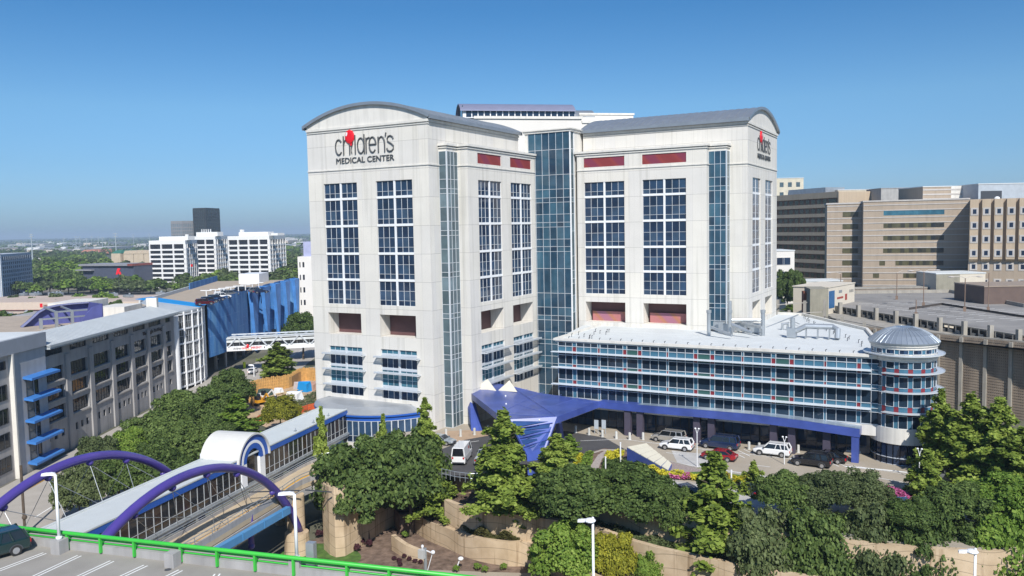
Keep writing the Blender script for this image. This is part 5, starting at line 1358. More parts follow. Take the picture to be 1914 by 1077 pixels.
D0, D1, D2, D3, D4 = G(1540,577,6.8), G(1540,560,6.8), G(1640,553,6.8), G(1770,553,6.8), G(1930,600,6.8)
far = [tuple(p.xy) for p in (G(1930,640,6.8), D4, D3, D2, D1)]
mb = MB(); mb.prism([FBm(-2,-0.5,0)[:2], FBm(LBm+4,-0.5,0)[:2], FBm(LBm+30,-10,0)[:2]]+[tuple(G(1990,585,6.8).xy), tuple(G(1914,560,6.8).xy), tuple(G(1775,547,6.8).xy), tuple(G(1600,549,6.8).xy), tuple(G(1545,560,6.8).xy)], 6.4, 6.8)
build('roof_deck', mb, roofpark, RG)
for r0, n0 in ((8, 15), (16, 15), (26, 13)):
    for k in range(n0):
        s = 2+k*3.0; mb = MB(); mb.fbox(FBm, s, s+0.14, -r0-4.2, -r0, 6.8, 6.812); build('stall_line', mb, paintw, RG)
def parapet_line(pts, z0, z1, th, m, parent, nm='parapet'):
    mb = MB()
    for i in range(len(pts)-1): mb.bar((pts[i].x,pts[i].y,(z0+z1)/2), (pts[i+1].x,pts[i+1].y,(z0+z1)/2), th, h=z1-z0)
    return build(nm, mb, m, parent)
parapet_line([G(1545,560,6.8), G(1600,549,6.8), G(1775,547,6.8), G(1915,575,6.8)], 6.8, 7.7, 0.3, old_conc, RG)
parapet_line([G(1700,579,6.8), G(1760,570,6.8), G(1900,592,6.8), G(1960,600,6.8)], 6.8, 7.3, 0.25, holes, RG, 'ramp_wall')
# outer walkway posts and rails at the left of the garage, behind the white roof
OW = thing('walkway_railing', 'concrete posts with thin pale rails along a ramp behind the white roof', 'railing', tuple(G(1455,585,6)))
a, b_ = G(1452,572,8.2), G(1545,590,6.5)
c, d = G(1455,585,6.2), G(1700,620,6.2)
mb = MB(); mb.bar(G(1452,570,9), G(1541,563,9), 0.18); mb.bar(G(1500,585,8), G(1541,583,8), 0.15); build('rail', mb, roadc, OW)
mb = MB(); mb.bar(G(1455,580,7), G(1560,600,6.5), 0.15); mb.bar(G(1541,592,7), G(1680,618,6.5), 0.15); build('rail', mb, roadc, OW)
for px, y0, y1 in ((1454,560,592),(1475,580,592),(1504,562,597),(1541,560,600),(1574,592,612),(1616,602,616)):
    p = G(px, y1, 6.0); q = G(px, y0, 8.0); mb = MB(); D = (p-CAMP).dot(-Vector(back)); top = PD(px, y0, D); mb.box(p.x-0.3, p.x+0.3, p.y-0.3, p.y+0.3, -8, top.z); build('post', mb, old_conc, OW)
# small roof-top kiosk with blue door and pale signs
KS = thing('stair_kiosk', 'small cream stair kiosk with blue door and faded red signs, on the rooftop car park', 'kiosk', tuple(G(1560,573,6.4)))
k0, k1 = G(1548,578,6.4), G(1597,567,6.4); Fk, Lk = frame2((k0.x,k0.y), (k1.x,k1.y))
D = (k0-CAMP).dot(-Vector(back)); zt = PD(1548, 538, D).z
mb = MB(); mb.fbox(Fk, 0, Lk, -9, 0, 4, zt); mb.fbox(Fk, -0.2, Lk+0.2, -9.2, 0.15, zt, zt+0.25); build('wall', mb, mat('kiosk_cream', (0.62,0.56,0.46), 0.8, var=0.05), KS)
m_ = MB(); m_.fbox(Fk, Lk*0.02, Lk*0.22, 0.0, 0.08, 6.5, zt-0.9); build('door', m_, mat('door_blue', (0.03,0.12,0.28), 0.5), KS)
m_ = MB(); m_.fbox(Fk, Lk*0.32, Lk*0.55, 0.0, 0.05, zt-3.3, zt-2.8); build('red_plate', m_, mat('faded_red', (0.35,0.07,0.05), 0.7), KS)
m_ = MB(); m_.fbox(Fk, Lk*0.62, Lk*0.70, 0.0, 0.05, 7.8, 9.4); build('red_plate', m_, mat('faded_red', (0.35,0.07,0.05), 0.7), KS)
m_ = MB(); m_.fbox(Fk, Lk*0.38, Lk*0.50, 0.0, 0.05, zt-1.8, zt-1.1); build('vent', m_, galv, KS)
m_ = MB(); m_.fbox(Fk, Lk*0.78, Lk*0.96, 0.0, 0.05, 9.6, 10.3); build('plate', m_, old_conc, KS)
mb = MB(); a = G(1515,585,4); 
q0, q1 = G(1514,590,6), G(1548,590,6); Fq, Lq = frame2((q0.x,q0.y), (q1.x,q1.y)); D = (q0-CAMP).dot(-Vector(back)); zz = PD(1514,540,D).z
mb.fbox(Fq, 0, Lq, -8, 0, -4, zz); tag(build('concrete_hut', mb, mat('olive_concrete', (0.30,0.28,0.22), 0.85, streak=0.2)), 'drab olive concrete hut left of the kiosk with the blue door', 'hut')
q0, q1 = G(1502,586,6), G(1514,586,6); Fq, Lq = frame2((q0.x,q0.y), (q1.x,q1.y)); D = (q0-CAMP).dot(-Vector(back)); zz = PD(1502,545,D).z
mb = MB(); mb.fbox(Fq, 0, Lq, -3, 0, -4, zz); tag(build('brick_wall', mb, mat('red_brick', (0.28,0.09,0.05), 0.8)), 'narrow red brick wall left of the drab olive hut', 'brick wall')
def flat_block(name, label, px0, px1, ybase, ytop, D, m, depth=12, z0=-8, roofm=None, cat='building'):
    a, b_ = PD(px0, ytop, D), PD(px1, ytop, D)
    F, L = frame2((a.x,a.y), (b_.x,b_.y)); T = thing(name, label, cat, ((a.x+b_.x)/2, (a.y+b_.y)/2, z0))
    mb = MB(); mb.fbox(F, 0, L, -depth, 0, z0, a.z); build('wall', mb, m, T)
    mb = MB(); mb.fbox(F, -0.15, L+0.15, -depth, 0.15, a.z, a.z+0.3); build('roof', mb, roofm or roof_white, T)
    return T, F, L, a.z
flat_block('low_block', 'low cream flat-roofed block behind the small tree right of the tower', 1500, 1575, 545, 527, 262, rear_cream, 10)
T, F, L, z = flat_block('cream_block', 'cream block with two open floors right beside the tower edge', 1447, 1485, 540, 470, 262, rear_cream, 14)
for k in (0,1): window(T, F, 0.8, 5.2, z-4.4-k*4.4, z-2.0-k*4.4, [2.8,3.2], [], navy, rear_cream, t=0.02)
T, F, L, z = flat_block('plant_block', 'tan and olive plant room with one dark window on the car park edge', 1750, 1842, 543, 513, 244, mat('kiosk_cream', (0.62,0.56,0.46)), 12)
window(T, F, 8*0.15+1, 8*0.15+2.2, z-3.6, z-1.8, [], [], navy, None, t=0.02)
m_ = MB(); m_.fbox(F, -0.02, L*0.48, 0.0, 0.06, -2, z); build('olive_wall', m_, mat('olive_concrete', (0.30,0.28,0.22)), T)
flat_block('long_low_block', 'long low brown block with a flat roof along the far side of the car park', 1590, 1760, 560, 541, 248, mat('brown_low', (0.30,0.24,0.19), 0.8), 5, roofm=old_conc)
flat_block('long_low_block', 'dark low strip building at the far right end of the car park', 1840, 1990, 560, 537, 206, mat('brown_dark', (0.13,0.09,0.075), 0.8), 14, roofm=mat('brown_roof', (0.30,0.24,0.19), 0.8))
# brown block with rows of recessed windows
tan = mat('tan_precast', (0.50,0.395,0.28), 0.8, var=0.08, scale=0.15, streak=0.12)
taupe = mat('taupe_precast', (0.385,0.31,0.235), 0.8, var=0.07, scale=0.15, streak=0.15)
brickd = mat('brown_brick', (0.20,0.105,0.065), 0.85, var=0.15)
amber = glass('amber_glass', [(0.02,0.025,0.03),(0.05,0.05,0.035),(0.12,0.11,0.055),(0.03,0.03,0.03)], 0.08)
a, b_ = G(1452,366,40.66), G(1566,358,40.66); Fb_, Lb_ = frame2((a.x,a.y), (b_.x,b_.y))
T = thing('brown_office_block', 'brown nine-storey block with rows of recessed windows between tan bands, right of the tower', 'building', (a.x, a.y, -8))
mb = MB(); mb.fbox(Fb_, -20, Lb_, -18, -0.6, -8, 40.6); build('core_wall', mb, brickd, T)
mb = MB(); fl = 3.95
for k in range(10):
    z = 36.9-k*fl; mb.fbox(Fb_, -20, Lb_, -0.6, 0, z-fl+2.35-0.0, z if k else 40.66) if k == 0 else mb.fbox(Fb_, -20, Lb_, -0.6, 0, z-fl+2.3+0.0, z)
mb = MB(); mb.fbox(Fb_, -20, Lb_, -0.6, 0, 38.2, 40.66)
for k in range(10): z = 38.2-k*fl; mb.fbox(Fb_, -20, Lb_, -0.6, 0, z-fl, z-2.45)
mb.fbox(Fb_, Lb_, Lb_+0.6, -18, 0.05, -8, 40.66)
build('floor_band', mb, tan, T)
for k in range(9):
    z1 = 38.15-k*fl
    for i in range(10):
        s = 1.0+i*(Lb_-7)/9.0; window(T, Fb_, s, s+(2.2 if i < 9 else 4.4), z1-2.3, z1-0.35, [], [], amber, None, t=-0.55)
mb = MB(); mb.fbox(Fb_, 3, 28, -14, -4, 40.66, 43.0); build('roof_plant', mb, galv, T)
T, F, L, z = flat_block('cream_penthouse', 'cream stepped rooftop block with a dark square window above the tan bands', 1566, 1647, 400, 356, 352, mat('cream_pent', (0.60,0.55,0.43), 0.8), 20)
window(T, F, L*0.66, L*0.82, z-6.4, z-3.0, [], [], navy, None, t=0.02); window(T, F, L*0.24, L*0.46, z-6.2, z-3.0, [L*0.35], [], amber, None, t=0.02)
flat_block('grey_penthouse', 'grey concrete plant tower with a dark slot above the tan building', 1647, 1707, 400, 353, 335, mat('grey_pent', (0.40,0.39,0.37), 0.85, streak=0.2), 14, roofm=grey_conc)
T, F, L, z = flat_block('cream_far_block', 'cream far block with pale windows at the right edge of the right tower', 1450, 1502, 380, 334, 420, mat('cream_pent', (0.60,0.55,0.43)), 16)
for i in range(3):
    for k in range(4): window(T, F, 2.0+i*4.2, 4.0+i*4.2, z-4.4-k*5, z-2.0-k*5, [], [], greyg, None, t=0.02)
# banded tan building
a, b_ = G(1614,378,35.0), G(1812,371,35.0)
a = PD(1614,378,272); b_ = PD(1812,372,262); b_.z = a.z; Fm, Lm = frame2((a.x,a.y), (b_.x,b_.y)); zt = a.z
T = thing('banded_building', 'tan building with thin pale bands and long ribbon windows', 'building', (a.x, a.y, -8))
mb = MB(); mb.fbox(Fm, 0, Lm, -30, 0, -8, zt); mb.fbox(Fm, -11.0, 0, -24, -5.5, -8, zt-0.4); build('wall', mb, taupe, T)
mb = MB(); mb.fbox(Fm, -11.3, 0.0, -24.3, -5.3, zt-0.4, zt+0.1); mb.fbox(Fm, -0.2, Lm+0.2, -30, 0.2, zt, zt+0.45)
for k in range(9):
    for dz in (1.75, 0.0):
        z = zt-3.0-k*4.1+dz
        if z > -6: mb.fbox(Fm, 0, Lm, 0.0, 0.12, z, z+0.28); mb.fbox(Fm, -11.0, 0, -5.5, -5.4, z, z+0.28)
build('pale_band', mb, mat('pale_band', (0.48,0.45,0.42), 0.7), T)
pxs = Lm/198.0
for k in range(8):
    z1 = zt-2.95-k*4.1
    s0, s1 = (39*pxs, 153*pxs) if k < 4 else ((63*pxs, 153*pxs) if k == 4 else (78*pxs, 153*pxs))
    n_ = 14; window(T, Fm, s0, s1, z1-1.6, z1, [s0+(s1-s0)*i/n_ for i in range(1,n_)], [], amber if k in (3,4) else tealg if k == 0 else amber, None, t=0.03)
    if k in (4,5): window(T, Fm, (32 if k == 4 else 20)*pxs, (43 if k == 4 else 32)*pxs, z1-1.6, z1, [], [], amber, None, t=0.03)
    window(T, Fm, -6.0, -1.2, z1-1.7, z1-0.1, [-3.6], [], amber, None, t=-5.37)
T, F, L, z = flat_block('banded_penthouse', 'pale banded rooftop block on the tan building', 1725, 1778, 380, 350, 285, taupe, 18)
m_ = MB(); 
for k in range(4): m_.fbox(F, 0, L+6, 0.0, 0.1, z-1.2-k*1.6, z-0.7-k*1.6)
build('pale_band', m_, mat('pale_band', (0.48,0.45,0.42)), T)
m_ = MB(); m_.fbox(F, L, L+8.8, -18, 0, z-9, z+0.25); build('bright_wall', m_, cream2, T)
T, F, L, z = flat_block('grey_roof_block', 'grey metal-clad rooftop block with a dark louvre and white dish, far right', 1829, 1990, 380, 345, 275, mat('pale_clad', (0.42,0.46,0.50), 0.5), 18)
m_ = MB(); m_.fbox(F, 0.8, 7.8, 0.0, 0.1, z-5.4, z-2.2); build('louvre', m_, darkm, T)
m_ = MB(); m_.ball(F(5.6,1.2,z-5.0), 0.9, 0.4, 0.9, 12, 8); build('dish', m_, white_paint, T)
# finned building at the right edge
a = PD(1812,373,252); b_ = PD(1990,366,240); b_.z = a.z; Fr_, Lr_ = frame2((a.x,a.y), (b_.x,b_.y)); zt = a.z
T = thing('finned_building', 'tan building with projecting square window boxes at the right edge', 'building', (a.x, a.y, -8))
mb = MB(); mb.fbox(Fr_, 0, Lr_, -20, 0, -8, zt); build('wall', mb, taupe, T)
px_ = Lr_/178.0; step = 23.5*px_
for i in range(8):
    s0 = 4*px_+i*step
    mb = MB(); mb.hexa([Fr_(s0-0.3,0,zt-19),Fr_(s0+step*0.62,0,zt-19),Fr_(s0+step*0.62,1.4,zt-18.2),Fr_(s0-0.3,1.4,zt-18.2)],[Fr_(s0-0.3,0,zt),Fr_(s0+step*0.62,0,zt),Fr_(s0+step*0.62,1.4,zt-0.1),Fr_(s0-0.3,1.4,zt-0.1)])
    build('window_box', mb, tan, T)
    for k in range(6):
        z1 = zt-2.6-k*4.2; bx = k < 4; tt = 1.4 if bx else 0.0
        if k == 5: z1 -= 0.6
        mb = MB(); mb.fbox(Fr_, s0-0.1, s0+step*0.60, tt, tt+0.12, z1-2.3, z1); w = build('window_surround', mb, mat('pale_band', (0.48,0.45,0.42)), T)
        window(w, Fr_, s0+0.45, s0+step*0.60-0.5, z1-1.85, z1-0.45, [], [], navy, None, t=tt+0.13)
# rooftop car park lamps
for (px, yb, yt, arm) in ((1571,560,512,-1),(1676,560,510,1),(1726,573,508,2),(1803,582,520,2),(1847,582,510,0),(1712,592,560,0)):
    p = G(px, yb, 6.8); D = (p-CAMP).dot(-Vector(back)); q = PD(px, yt, D)
    T = thing('car_park_lamp', 'thin rusty lamp pole on the old rooftop car park', 'lamp', (p.x,p.y,6.8), group='thin lamps on the old rooftop car park')
    mb = MB(); mb.tube([p, (p.x,p.y,q.z)], 0.10, 6); mb.box(p.x-0.3,p.x+0.3,p.y-0.3,p.y+0.3,6.8,7.8); build('pole', mb, mat('rusty', (0.22,0.15,0.11), 0.8), T)
    m2 = MB()
    for sgn in ([-1,1] if arm == 2 else [arm] if arm else []):
        v = Vector((right.x,right.y,0))*sgn; m2.tube([Vector((p.x,p.y,q.z)), Vector((p.x,p.y,q.z+0.5))+v*1.2, Vector((p.x,p.y,q.z+0.4))+v*2.8], 0.07, 5); c = Vector((p.x,p.y,q.z+0.35))+v*3.3; m2.ball(c, 0.7,0.7,0.18,8,6)
    if m2.f: build('lamp_arm', m2, mat('lamp_pale', (0.55,0.5,0.45), 0.6), T)

# ------------------------------------------------------------------ far city on the left
def depth_of(p): return (Vector(p)-CAMP).dot(-Vector(back))
def office_tower(label, pxa, Da, pxb, Db, pxc, Dc, ytop, floors, nf, ns, fh, group, topband=2.6, m=None, gl=None, ybase=None, recess=0.6, cat='office tower'):
    m = m or white_office; gl = gl or darkg
    zt = PD(pxb, ytop, Db).z; a, b_, c = PD(pxa, ytop, Da), PD(pxb, ytop, Db), PD(pxc, ytop, Dc)
    T = thing('office_tower', label, cat, (b_.x, b_.y, -8), group=group)
    d = (a-b_)+(c-b_)
    mb = MB(); mb.prism([tuple(b_.xy), tuple(a.xy), tuple((a+(c-b_)).xy), tuple(c.xy)], zt-topband, zt)
    sh = lambda P, Q: P
    ctr = ((a+c)/2)
    inner = [p+(ctr-p)*0.03 for p in (b_, a, a+(c-b_), c)]
    mb2 = MB(); mb2.prism([tuple(p.xy) for p in inner], -8, zt-0.5); core = build('core_wall', mb2, gl, T)
    for (P, Q, nb) in ((a, b_, nf), (b_, c, ns)):
        F, L = frame2((P.x,P.y), (Q.x,Q.y))
        for i in range(nb+1):
            s = L*i/nb; w = 0.9 if i not in (0, nb) else 1.4; mb.fbox(F, max(0,s-w/2), min(L,s+w/2), -1.3, 0.25, -8, zt-topband)
        for k in range(floors+1):
            z = zt-topband-k*fh; mb.fbox(F, 0, L, -1.3, 0.05, z-fh*0.36, z) if k else None
        for k in range(floors):
            z1 = zt-topband-k*fh
            if nb <= 5:
                for i in range(nb):
                    window(T, F, L*i/nb+0.5, L*(i+1)/nb-0.5, z1-fh, z1-fh*0.36 if k else z1, [], [], gl, None, t=-1.0)
    build('frame_wall', mb, m, T)
    return T, zt, a, b_, c
white_office = mat('white_office', (0.80,0.79,0.77), 0.6, var=0.03)
T, zt, a, b_, c = office_tower('white gridded office tower, the leftmost of three, with a red flag near its side', 278, 560, 346, 552, 368, 580, 449, 10, 3, 6, 3.15, 'white gridded office towers')
mb = MB(); F, L = frame2((a.x,a.y),(b_.x,b_.y)); mb.fbox(F, 6, L, -10, -3, zt, zt+2.6); mb.fbox(F, L-2, L, -4, -3, zt+2.6, zt+3.8); build('penthouse', mb, white_office, T)
T, zt, a, b_, c = office_tower('white gridded office tower standing between the other two, half hidden by them', 346, 640, 402, 632, 427, 668, 441.5, 10, 3, 6, 3.55, 'white gridded office towers')
mb = MB(); F, L = frame2((a.x,a.y),(b_.x,b_.y)); mb.fbox(F, 8, L, -10, -3, zt, zt+3.2)
for k in range(5): mb.fbox(F, 12+k*2, 12.3+k*2, -5, -4, zt+3, zt+5.5)
build('penthouse', mb, white_office, T)
T, zt, a, b_, c = office_tower('white gridded office tower, rightmost and widest of the three', 425, 562, 503, 552, 533, 600, 440.5, 10, 4, 6, 3.25, 'white gridded office towers')
mb = MB(); F, L = frame2((a.x,a.y),(b_.x,b_.y)); mb.fbox(F, 7, L-3, -10, -3, zt, zt+2.6); mb.fbox(F, 8, 10, -5, -3, zt+2.6, zt+4.4); mb.fbox(F, L-1, L+4, -12, -4, zt, zt+1.6); build('penthouse', mb, white_office, T)
black_office = mat('dark_office', (0.035,0.04,0.045), 0.5, var=0.1)
office_tower('dark bronze office tower behind the white towers, tallest on the skyline', 360, 900, 384, 895, 410, 925, 388.5, 16, 7, 7, 3.6, None, 1.5, black_office, glass('dark_tower_glass', [(0.03,0.05,0.06),(0.06,0.09,0.10),(0.02,0.03,0.04)], 0.1))
office_tower('low grey glass office block left of the dark tower', 319, 900, 340, 895, 361, 905, 413, 8, 6, 6, 3.6, None, 3.0, mat('mid_grey_office', (0.25,0.25,0.26), 0.6), glass('pale_tower_glass', [(0.10,0.14,0.18),(0.18,0.24,0.28),(0.07,0.1,0.13)], 0.15))
T, zt, a, b_, c = office_tower('grey patterned hotel slab with a white end wall at the left edge', -60, 500, -2, 505, 58, 560, 476, 7, 1, 16, 2.6, None, 1.5, mat('hotel_grey', (0.42,0.46,0.52), 0.7), None, cat='hotel')
F, L = frame2((b_.x,b_.y),(c.x,c.y)); m_ = MB(); m_.fbox(F, 0, 2.4, -1, 0.5, -8, zt+0.4); build('end_wall', m_, white_office, T)
# beige building with green roof
a, b_ = PD(211,474,690), PD(282,476,680); F, L = frame2((a.x,a.y), (b_.x,b_.y)); zt = a.z
T = thing('beige_building', 'beige slab building with zigzag roofline and a green roof corner', 'building', (a.x,a.y,-8))
mb = MB(); mb.fbox(F, 0, L*0.24, -20, 2, -8, zt); beige = mat('beige_wall', (0.55,0.45,0.33), 0.8)
for k in range(3):
    s0 = L*(0.28+k*0.27); mb.fbox(F, s0, s0+L*0.255, -20, 0, -8, zt-0.5)
build('wall', mb, beige, T)
m_ = MB()
for k in range(6):
    s0 = L*(0.28+k*0.125); m_.hexa([F(s0,0.3,zt-0.5),F(s0+L*0.12,0.3,zt-0.5),F(s0+L*0.12,-19,zt-0.5),F(s0,-19,zt-0.5)],[F(s0+L*0.05,0.3,zt+2.2),F(s0+L*0.07,0.3,zt+2.2),F(s0+L*0.07,-19,zt+2.2),F(s0+L*0.05,-19,zt+2.2)])
build('gable_roof', m_, beige, T)
m_ = MB(); m_.hexa([F(0,2,zt),F(L*0.24,2,zt),F(L*0.3,-20,zt),F(0,-20,zt)],[F(2,-2,zt+2.6),F(L*0.24-1,-2,zt+2.6),F(L*0.24,-16,zt+2.6),F(2,-16,zt+2.6)]); build('green_roof', m_, mat('green_roof', (0.04,0.16,0.12), 0.6), T)
m_ = MB(); m_.fbox(F, L*0.24, L*0.28, -4, -2, -8, zt-1); build('recess', m_, brickd, T)
# dark low-slung building, strip mall
a, b_ = PD(150,494,560), PD(250,491,545); F, L = frame2((a.x,a.y), (b_.x,b_.y)); zt = a.z
T = thing('dark_low_building', 'long dark low building with a thin flat roof among the trees', 'building', (a.x,a.y,-8))
mb = MB(); mb.fbox(F, 2, L, -20, 0, -8, zt-1.2); build('wall', mb, mat('slate_blue', (0.08,0.09,0.13), 0.5), T)
mb = MB(); mb.fbox(F, 0, L, -20, 1.5, zt-1.2, zt); mb.fbox(F, -2, 12, -16, 2.5, zt-4.4, zt-3.6); build('roof', mb, mat('slate_roof', (0.28,0.28,0.30), 0.6), T)
m_ = MB(); m_.fbox(F, L-4, L+0.3, -20, 1.6, zt-1.3, zt+0.1); build('red_end', m_, mat('dull_red', (0.22,0.06,0.05), 0.7), T)
a, b_ = G(0,567,-3.0), G(352,564,-3.0); F, L = frame2((a.x,a.y), (b_.x,b_.y))
T = thing('shopping_strip', 'long low shopping strip with a pink-tan flat roof and small red sign', 'shopping strip', (a.x,a.y,-8))
mallr = mat('mall_roof', (0.50,0.40,0.33), 0.9, var=0.08, scale=0.05); mallw = mat('mall_wall', (0.62,0.50,0.40), 0.8, var=0.05)
mb = MB(); c1, c2 = G(480,548,-3.0), G(40,552,-3.0)
mb.prism([F(-60,-0.4,0)[:2], F(L+4,-0.4,0)[:2], tuple(c1.xy), tuple(c2.xy), F(-60,-30,0)[:2]], -8, -3.4); build('roof', mb, mallr, T)
mb = MB(); mb.fbox(F, -60, L+4, -0.4, 0.1, -6.2, -2.7); build('fascia', mb, mallw, T)
mb = MB(); mb.fbox(F, -60, L+4, 0.1, 0.2, -6.45, -6.2); mb.fbox(F, -60, L+4, -1.2, -0.5, -8, -6.2, 1); build('red_trim', mb, [mat('dull_red', (0.22,0.06,0.05)), darkm], T)
lx = L/352; m_ = MB()
m_.lathe((0,0),[(0,0)],4) if False else None
ccx = F(79*lx, 0.25, -4.2); m_.fbox(F, 76.5*lx, 81.5*lx, 0.11, 0.2, -5.1, -3.3); build('red_sign', m_, red_sign, T)
font_sign('sign_lettering', 'PHARMACY', mat('dull_red', (0.22,0.06,0.05)), T, F(83.5*lx,0.11,-4.7), (F(1,0,0)[0]-F(0,0,0)[0], F(1,0,0)[1]-F(0,0,0)[1]), (F(0,1,0)[0]-F(0,0,0)[0], F(0,1,0)[1]-F(0,0,0)[1]), 0.9, 13*lx, 0.1)
random.seed(11)
for (px, py) in ((44,553),(64,553),(105,552),(112,552),(70,552),(195,554),(201,553),(212,554),(240,556),(300,551),(350,548),(98,553)):
    p = G(px, py, -3.4); mb = MB(); w = 1.2+random.random()*1.6; mb.box(p.x-w, p.x+w, p.y-1.2, p.y+1.2, -3.2, -1.6-random.random()*0.6); mb.box(p.x-w*0.8,p.x+w*0.8,p.y-1,p.y+1,-3.4,-3.2); mb.cyl((p.x+w*0.4,p.y), 0.5, -1.8, -1.2, 10)
    build('roof_unit', mb, galv, T)
# second flat roof nearer, with plant, seen behind the violet screen
a, b_ = G(0,588,-4.0), G(230,576,-4.0); F, L = frame2((a.x,a.y),(b_.x,b_.y))
T = thing('flat_roof_store', 'low tan flat-roofed store behind the violet roof screen', 'store', (a.x,a.y,-8))
mb = MB(); mb.fbox(F, -60, L, 0.0, 26, -8, -4.0); build('roof', mb, mat('store_roof', (0.45,0.34,0.25), 0.9, var=0.12), T)
for (s, t) in ((10,9),(16,12),(20,7),(27,12),(34,9),(4,16),(60,8)):
    p = F(s,t,0); mb = MB(); mb.fbox(F, s, s+2.6, t, t+1.8, -3.8, -2.2); mb.fbox(F, s+0.2, s+2.4, t+0.2, t+1.6, -4.0, -3.8); mb.cyl(F(s+0.8,t+0.9,0)[:2], 0.45, -2.2, -1.9, 10); build('roof_unit', mb, galv, T)
# pylons, flagpole, signs
def pole_thing(px, ybase, ytop, r, label, m, group=None, name='utility_pole', cat='pole', arms=()):
    p = G(px, ybase, -8); D = depth_of(p); q = PD(px, ytop, D)
    mb = MB(); mb.tube([(p.x,p.y,-8),(p.x,p.y,q.z)], r, 8, r2=r*0.45)
    for (f_, w) in arms:
        z = -8+(q.z+8)*f_; mb.bar(Vector((p.x,p.y,z))-Vector((right.x,right.y,0))*w, Vector((p.x,p.y,z))+Vector((right.x,right.y,0))*w, r*0.6)
    return tag(build(name, mb, m), label, cat, group)
steel = mat('pylon_grey', (0.35,0.40,0.42), 0.6)
pole_thing(62, 503, 437, 1.0, 'tall tapered steel power pole beside the patterned hotel', steel, arms=((0.98,2),(0.92,2.4)))
pole_thing(219, 505, 435, 0.8, 'tall steel power pole behind the beige building', steel, arms=((0.97,2.5),(0.9,2.5)))
for k, (px, yb, yt) in enumerate(((143,470,441),(150,466,442),(163,468,445),(172,465,441),(185,464,442),(192,466,443),(250,462,438),(280,460,436),(120,468,444))):
    pole_thing(px, yb, yt, 0.9, 'thin far steel pylon on the hazy skyline', steel, 'thin far pylons on the skyline', arms=((0.95,5),(0.85,6),(0.75,5)))
p = G(74, 510, -8); D = depth_of(p); q = PD(74, 482, D)
T = thing('flagpole', 'white flagpole with a drooping pale flag right of the patterned hotel', 'flagpole', (p.x,p.y,-8)); mb = MB(); mb.tube([(p.x,p.y,-8),(p.x,p.y,q.z)], 0.25, 6); build('pole', mb, white_paint, T)
mb = MB(); mb.hexa([(p.x,p.y,q.z-3.5),(p.x+1.6,p.y+0.6,q.z-4.2),(p.x+1.6,p.y+0.8,q.z-4.2),(p.x,p.y+0.2,q.z-3.5)],[(p.x,p.y,q.z),(p.x+2.0,p.y+0.6,q.z-1.2),(p.x+2.0,p.y+0.8,q.z-1.2),(p.x,p.y+0.2,q.z)]); build('flag', mb, mat('flag_pale', (0.5,0.42,0.42), 0.8), T)
for (px, yb, y0, y1, hw, m, lab) in ((33,548,530,541,5.5,red_sign,'red roadside sign on a red pole at the far left'),(23,545,526,536,4.0,mat('sign_green', (0.05,0.42,0.33), 0.6),'small green roadside sign left of the red one')):
    p = G(px, yb, -8); D = depth_of(p); q0, q1 = PD(px, y1, D), PD(px, y0, D); w = hw*D/FPX; F = frame((p.x,p.y), (right.x,right.y), (Vector((right.x,right.y)).normalized().y, -Vector((right.x,right.y)).normalized().x))
    T = thing('roadside_sign', lab, 'sign', (p.x,p.y,-8)); mb = MB(); mb.tube([(p.x,p.y,-8),(p.x,p.y,q0.z)], 0.35, 6); build('pole', mb, m, T)
    mb = MB(); mb.fbox(F, -w, w, -0.3, 0.3, q0.z, q1.z); bx = build('sign_board', mb, m, T)
    mb = MB(); mb.fbox(F, -w*0.65, w*0.6, 0.31, 0.36, q0.z+1.2, q1.z-1.2)
    build('pale_panel', mb, mat('sign_pale', (0.7,0.55,0.5), 0.7), bx)
p = PD(222, 506, 470); T = thing('red_sculpture', 'bright red angular sculpture among the trees before the dark low building', 'sculpture', (p.x,p.y,-8))
mb = MB(); F = frame((p.x,p.y), (right.x,right.y), (Vector((right.x,right.y)).normalized().y, -Vector((right.x,right.y)).normalized().x)); 
mb.hexa([F(-1.4,0,p.z-2.2),F(-0.4,0,p.z-2.2),F(-0.4,1,p.z-2.2),F(-1.4,1,p.z-2.2)],[F(-0.5,0,p.z+1.4),F(1.2,0,p.z+1.2),F(1.2,0.5,p.z+1.2),F(-0.5,0.5,p.z+1.4)])
mb.hexa([F(0.8,0,p.z-2.2),F(1.5,0,p.z-2.2),F(1.5,1,p.z-2.2),F(0.8,1,p.z-2.2)],[F(-0.9,0,p.z-0.6),F(1.1,0,p.z-0.6),F(1.1,0.5,p.z-0.6),F(-0.9,0.5,p.z-0.6)]); build('steel_plates', mb, red_sign, T); mb = MB(); mb.tube([F(0,0.5,-8),F(0,0.5,p.z-2.0)],0.1,6); build('mast', mb, darkm, T)
p = PD(356, 494, 520); T = thing('flagpole', 'flagpole with a red flag in front of the leftmost white tower side', 'flagpole', (p.x,p.y,-8)); mb = MB(); mb.tube([(p.x,p.y,-8),(p.x,p.y,p.z)], 0.15, 6); build('pole', mb, white_paint, T)
mb = MB(); mb.box(p.x,p.x+1.6,p.y,p.y+0.3,p.z-1.6,p.z); build('flag', mb, red_sign, T)
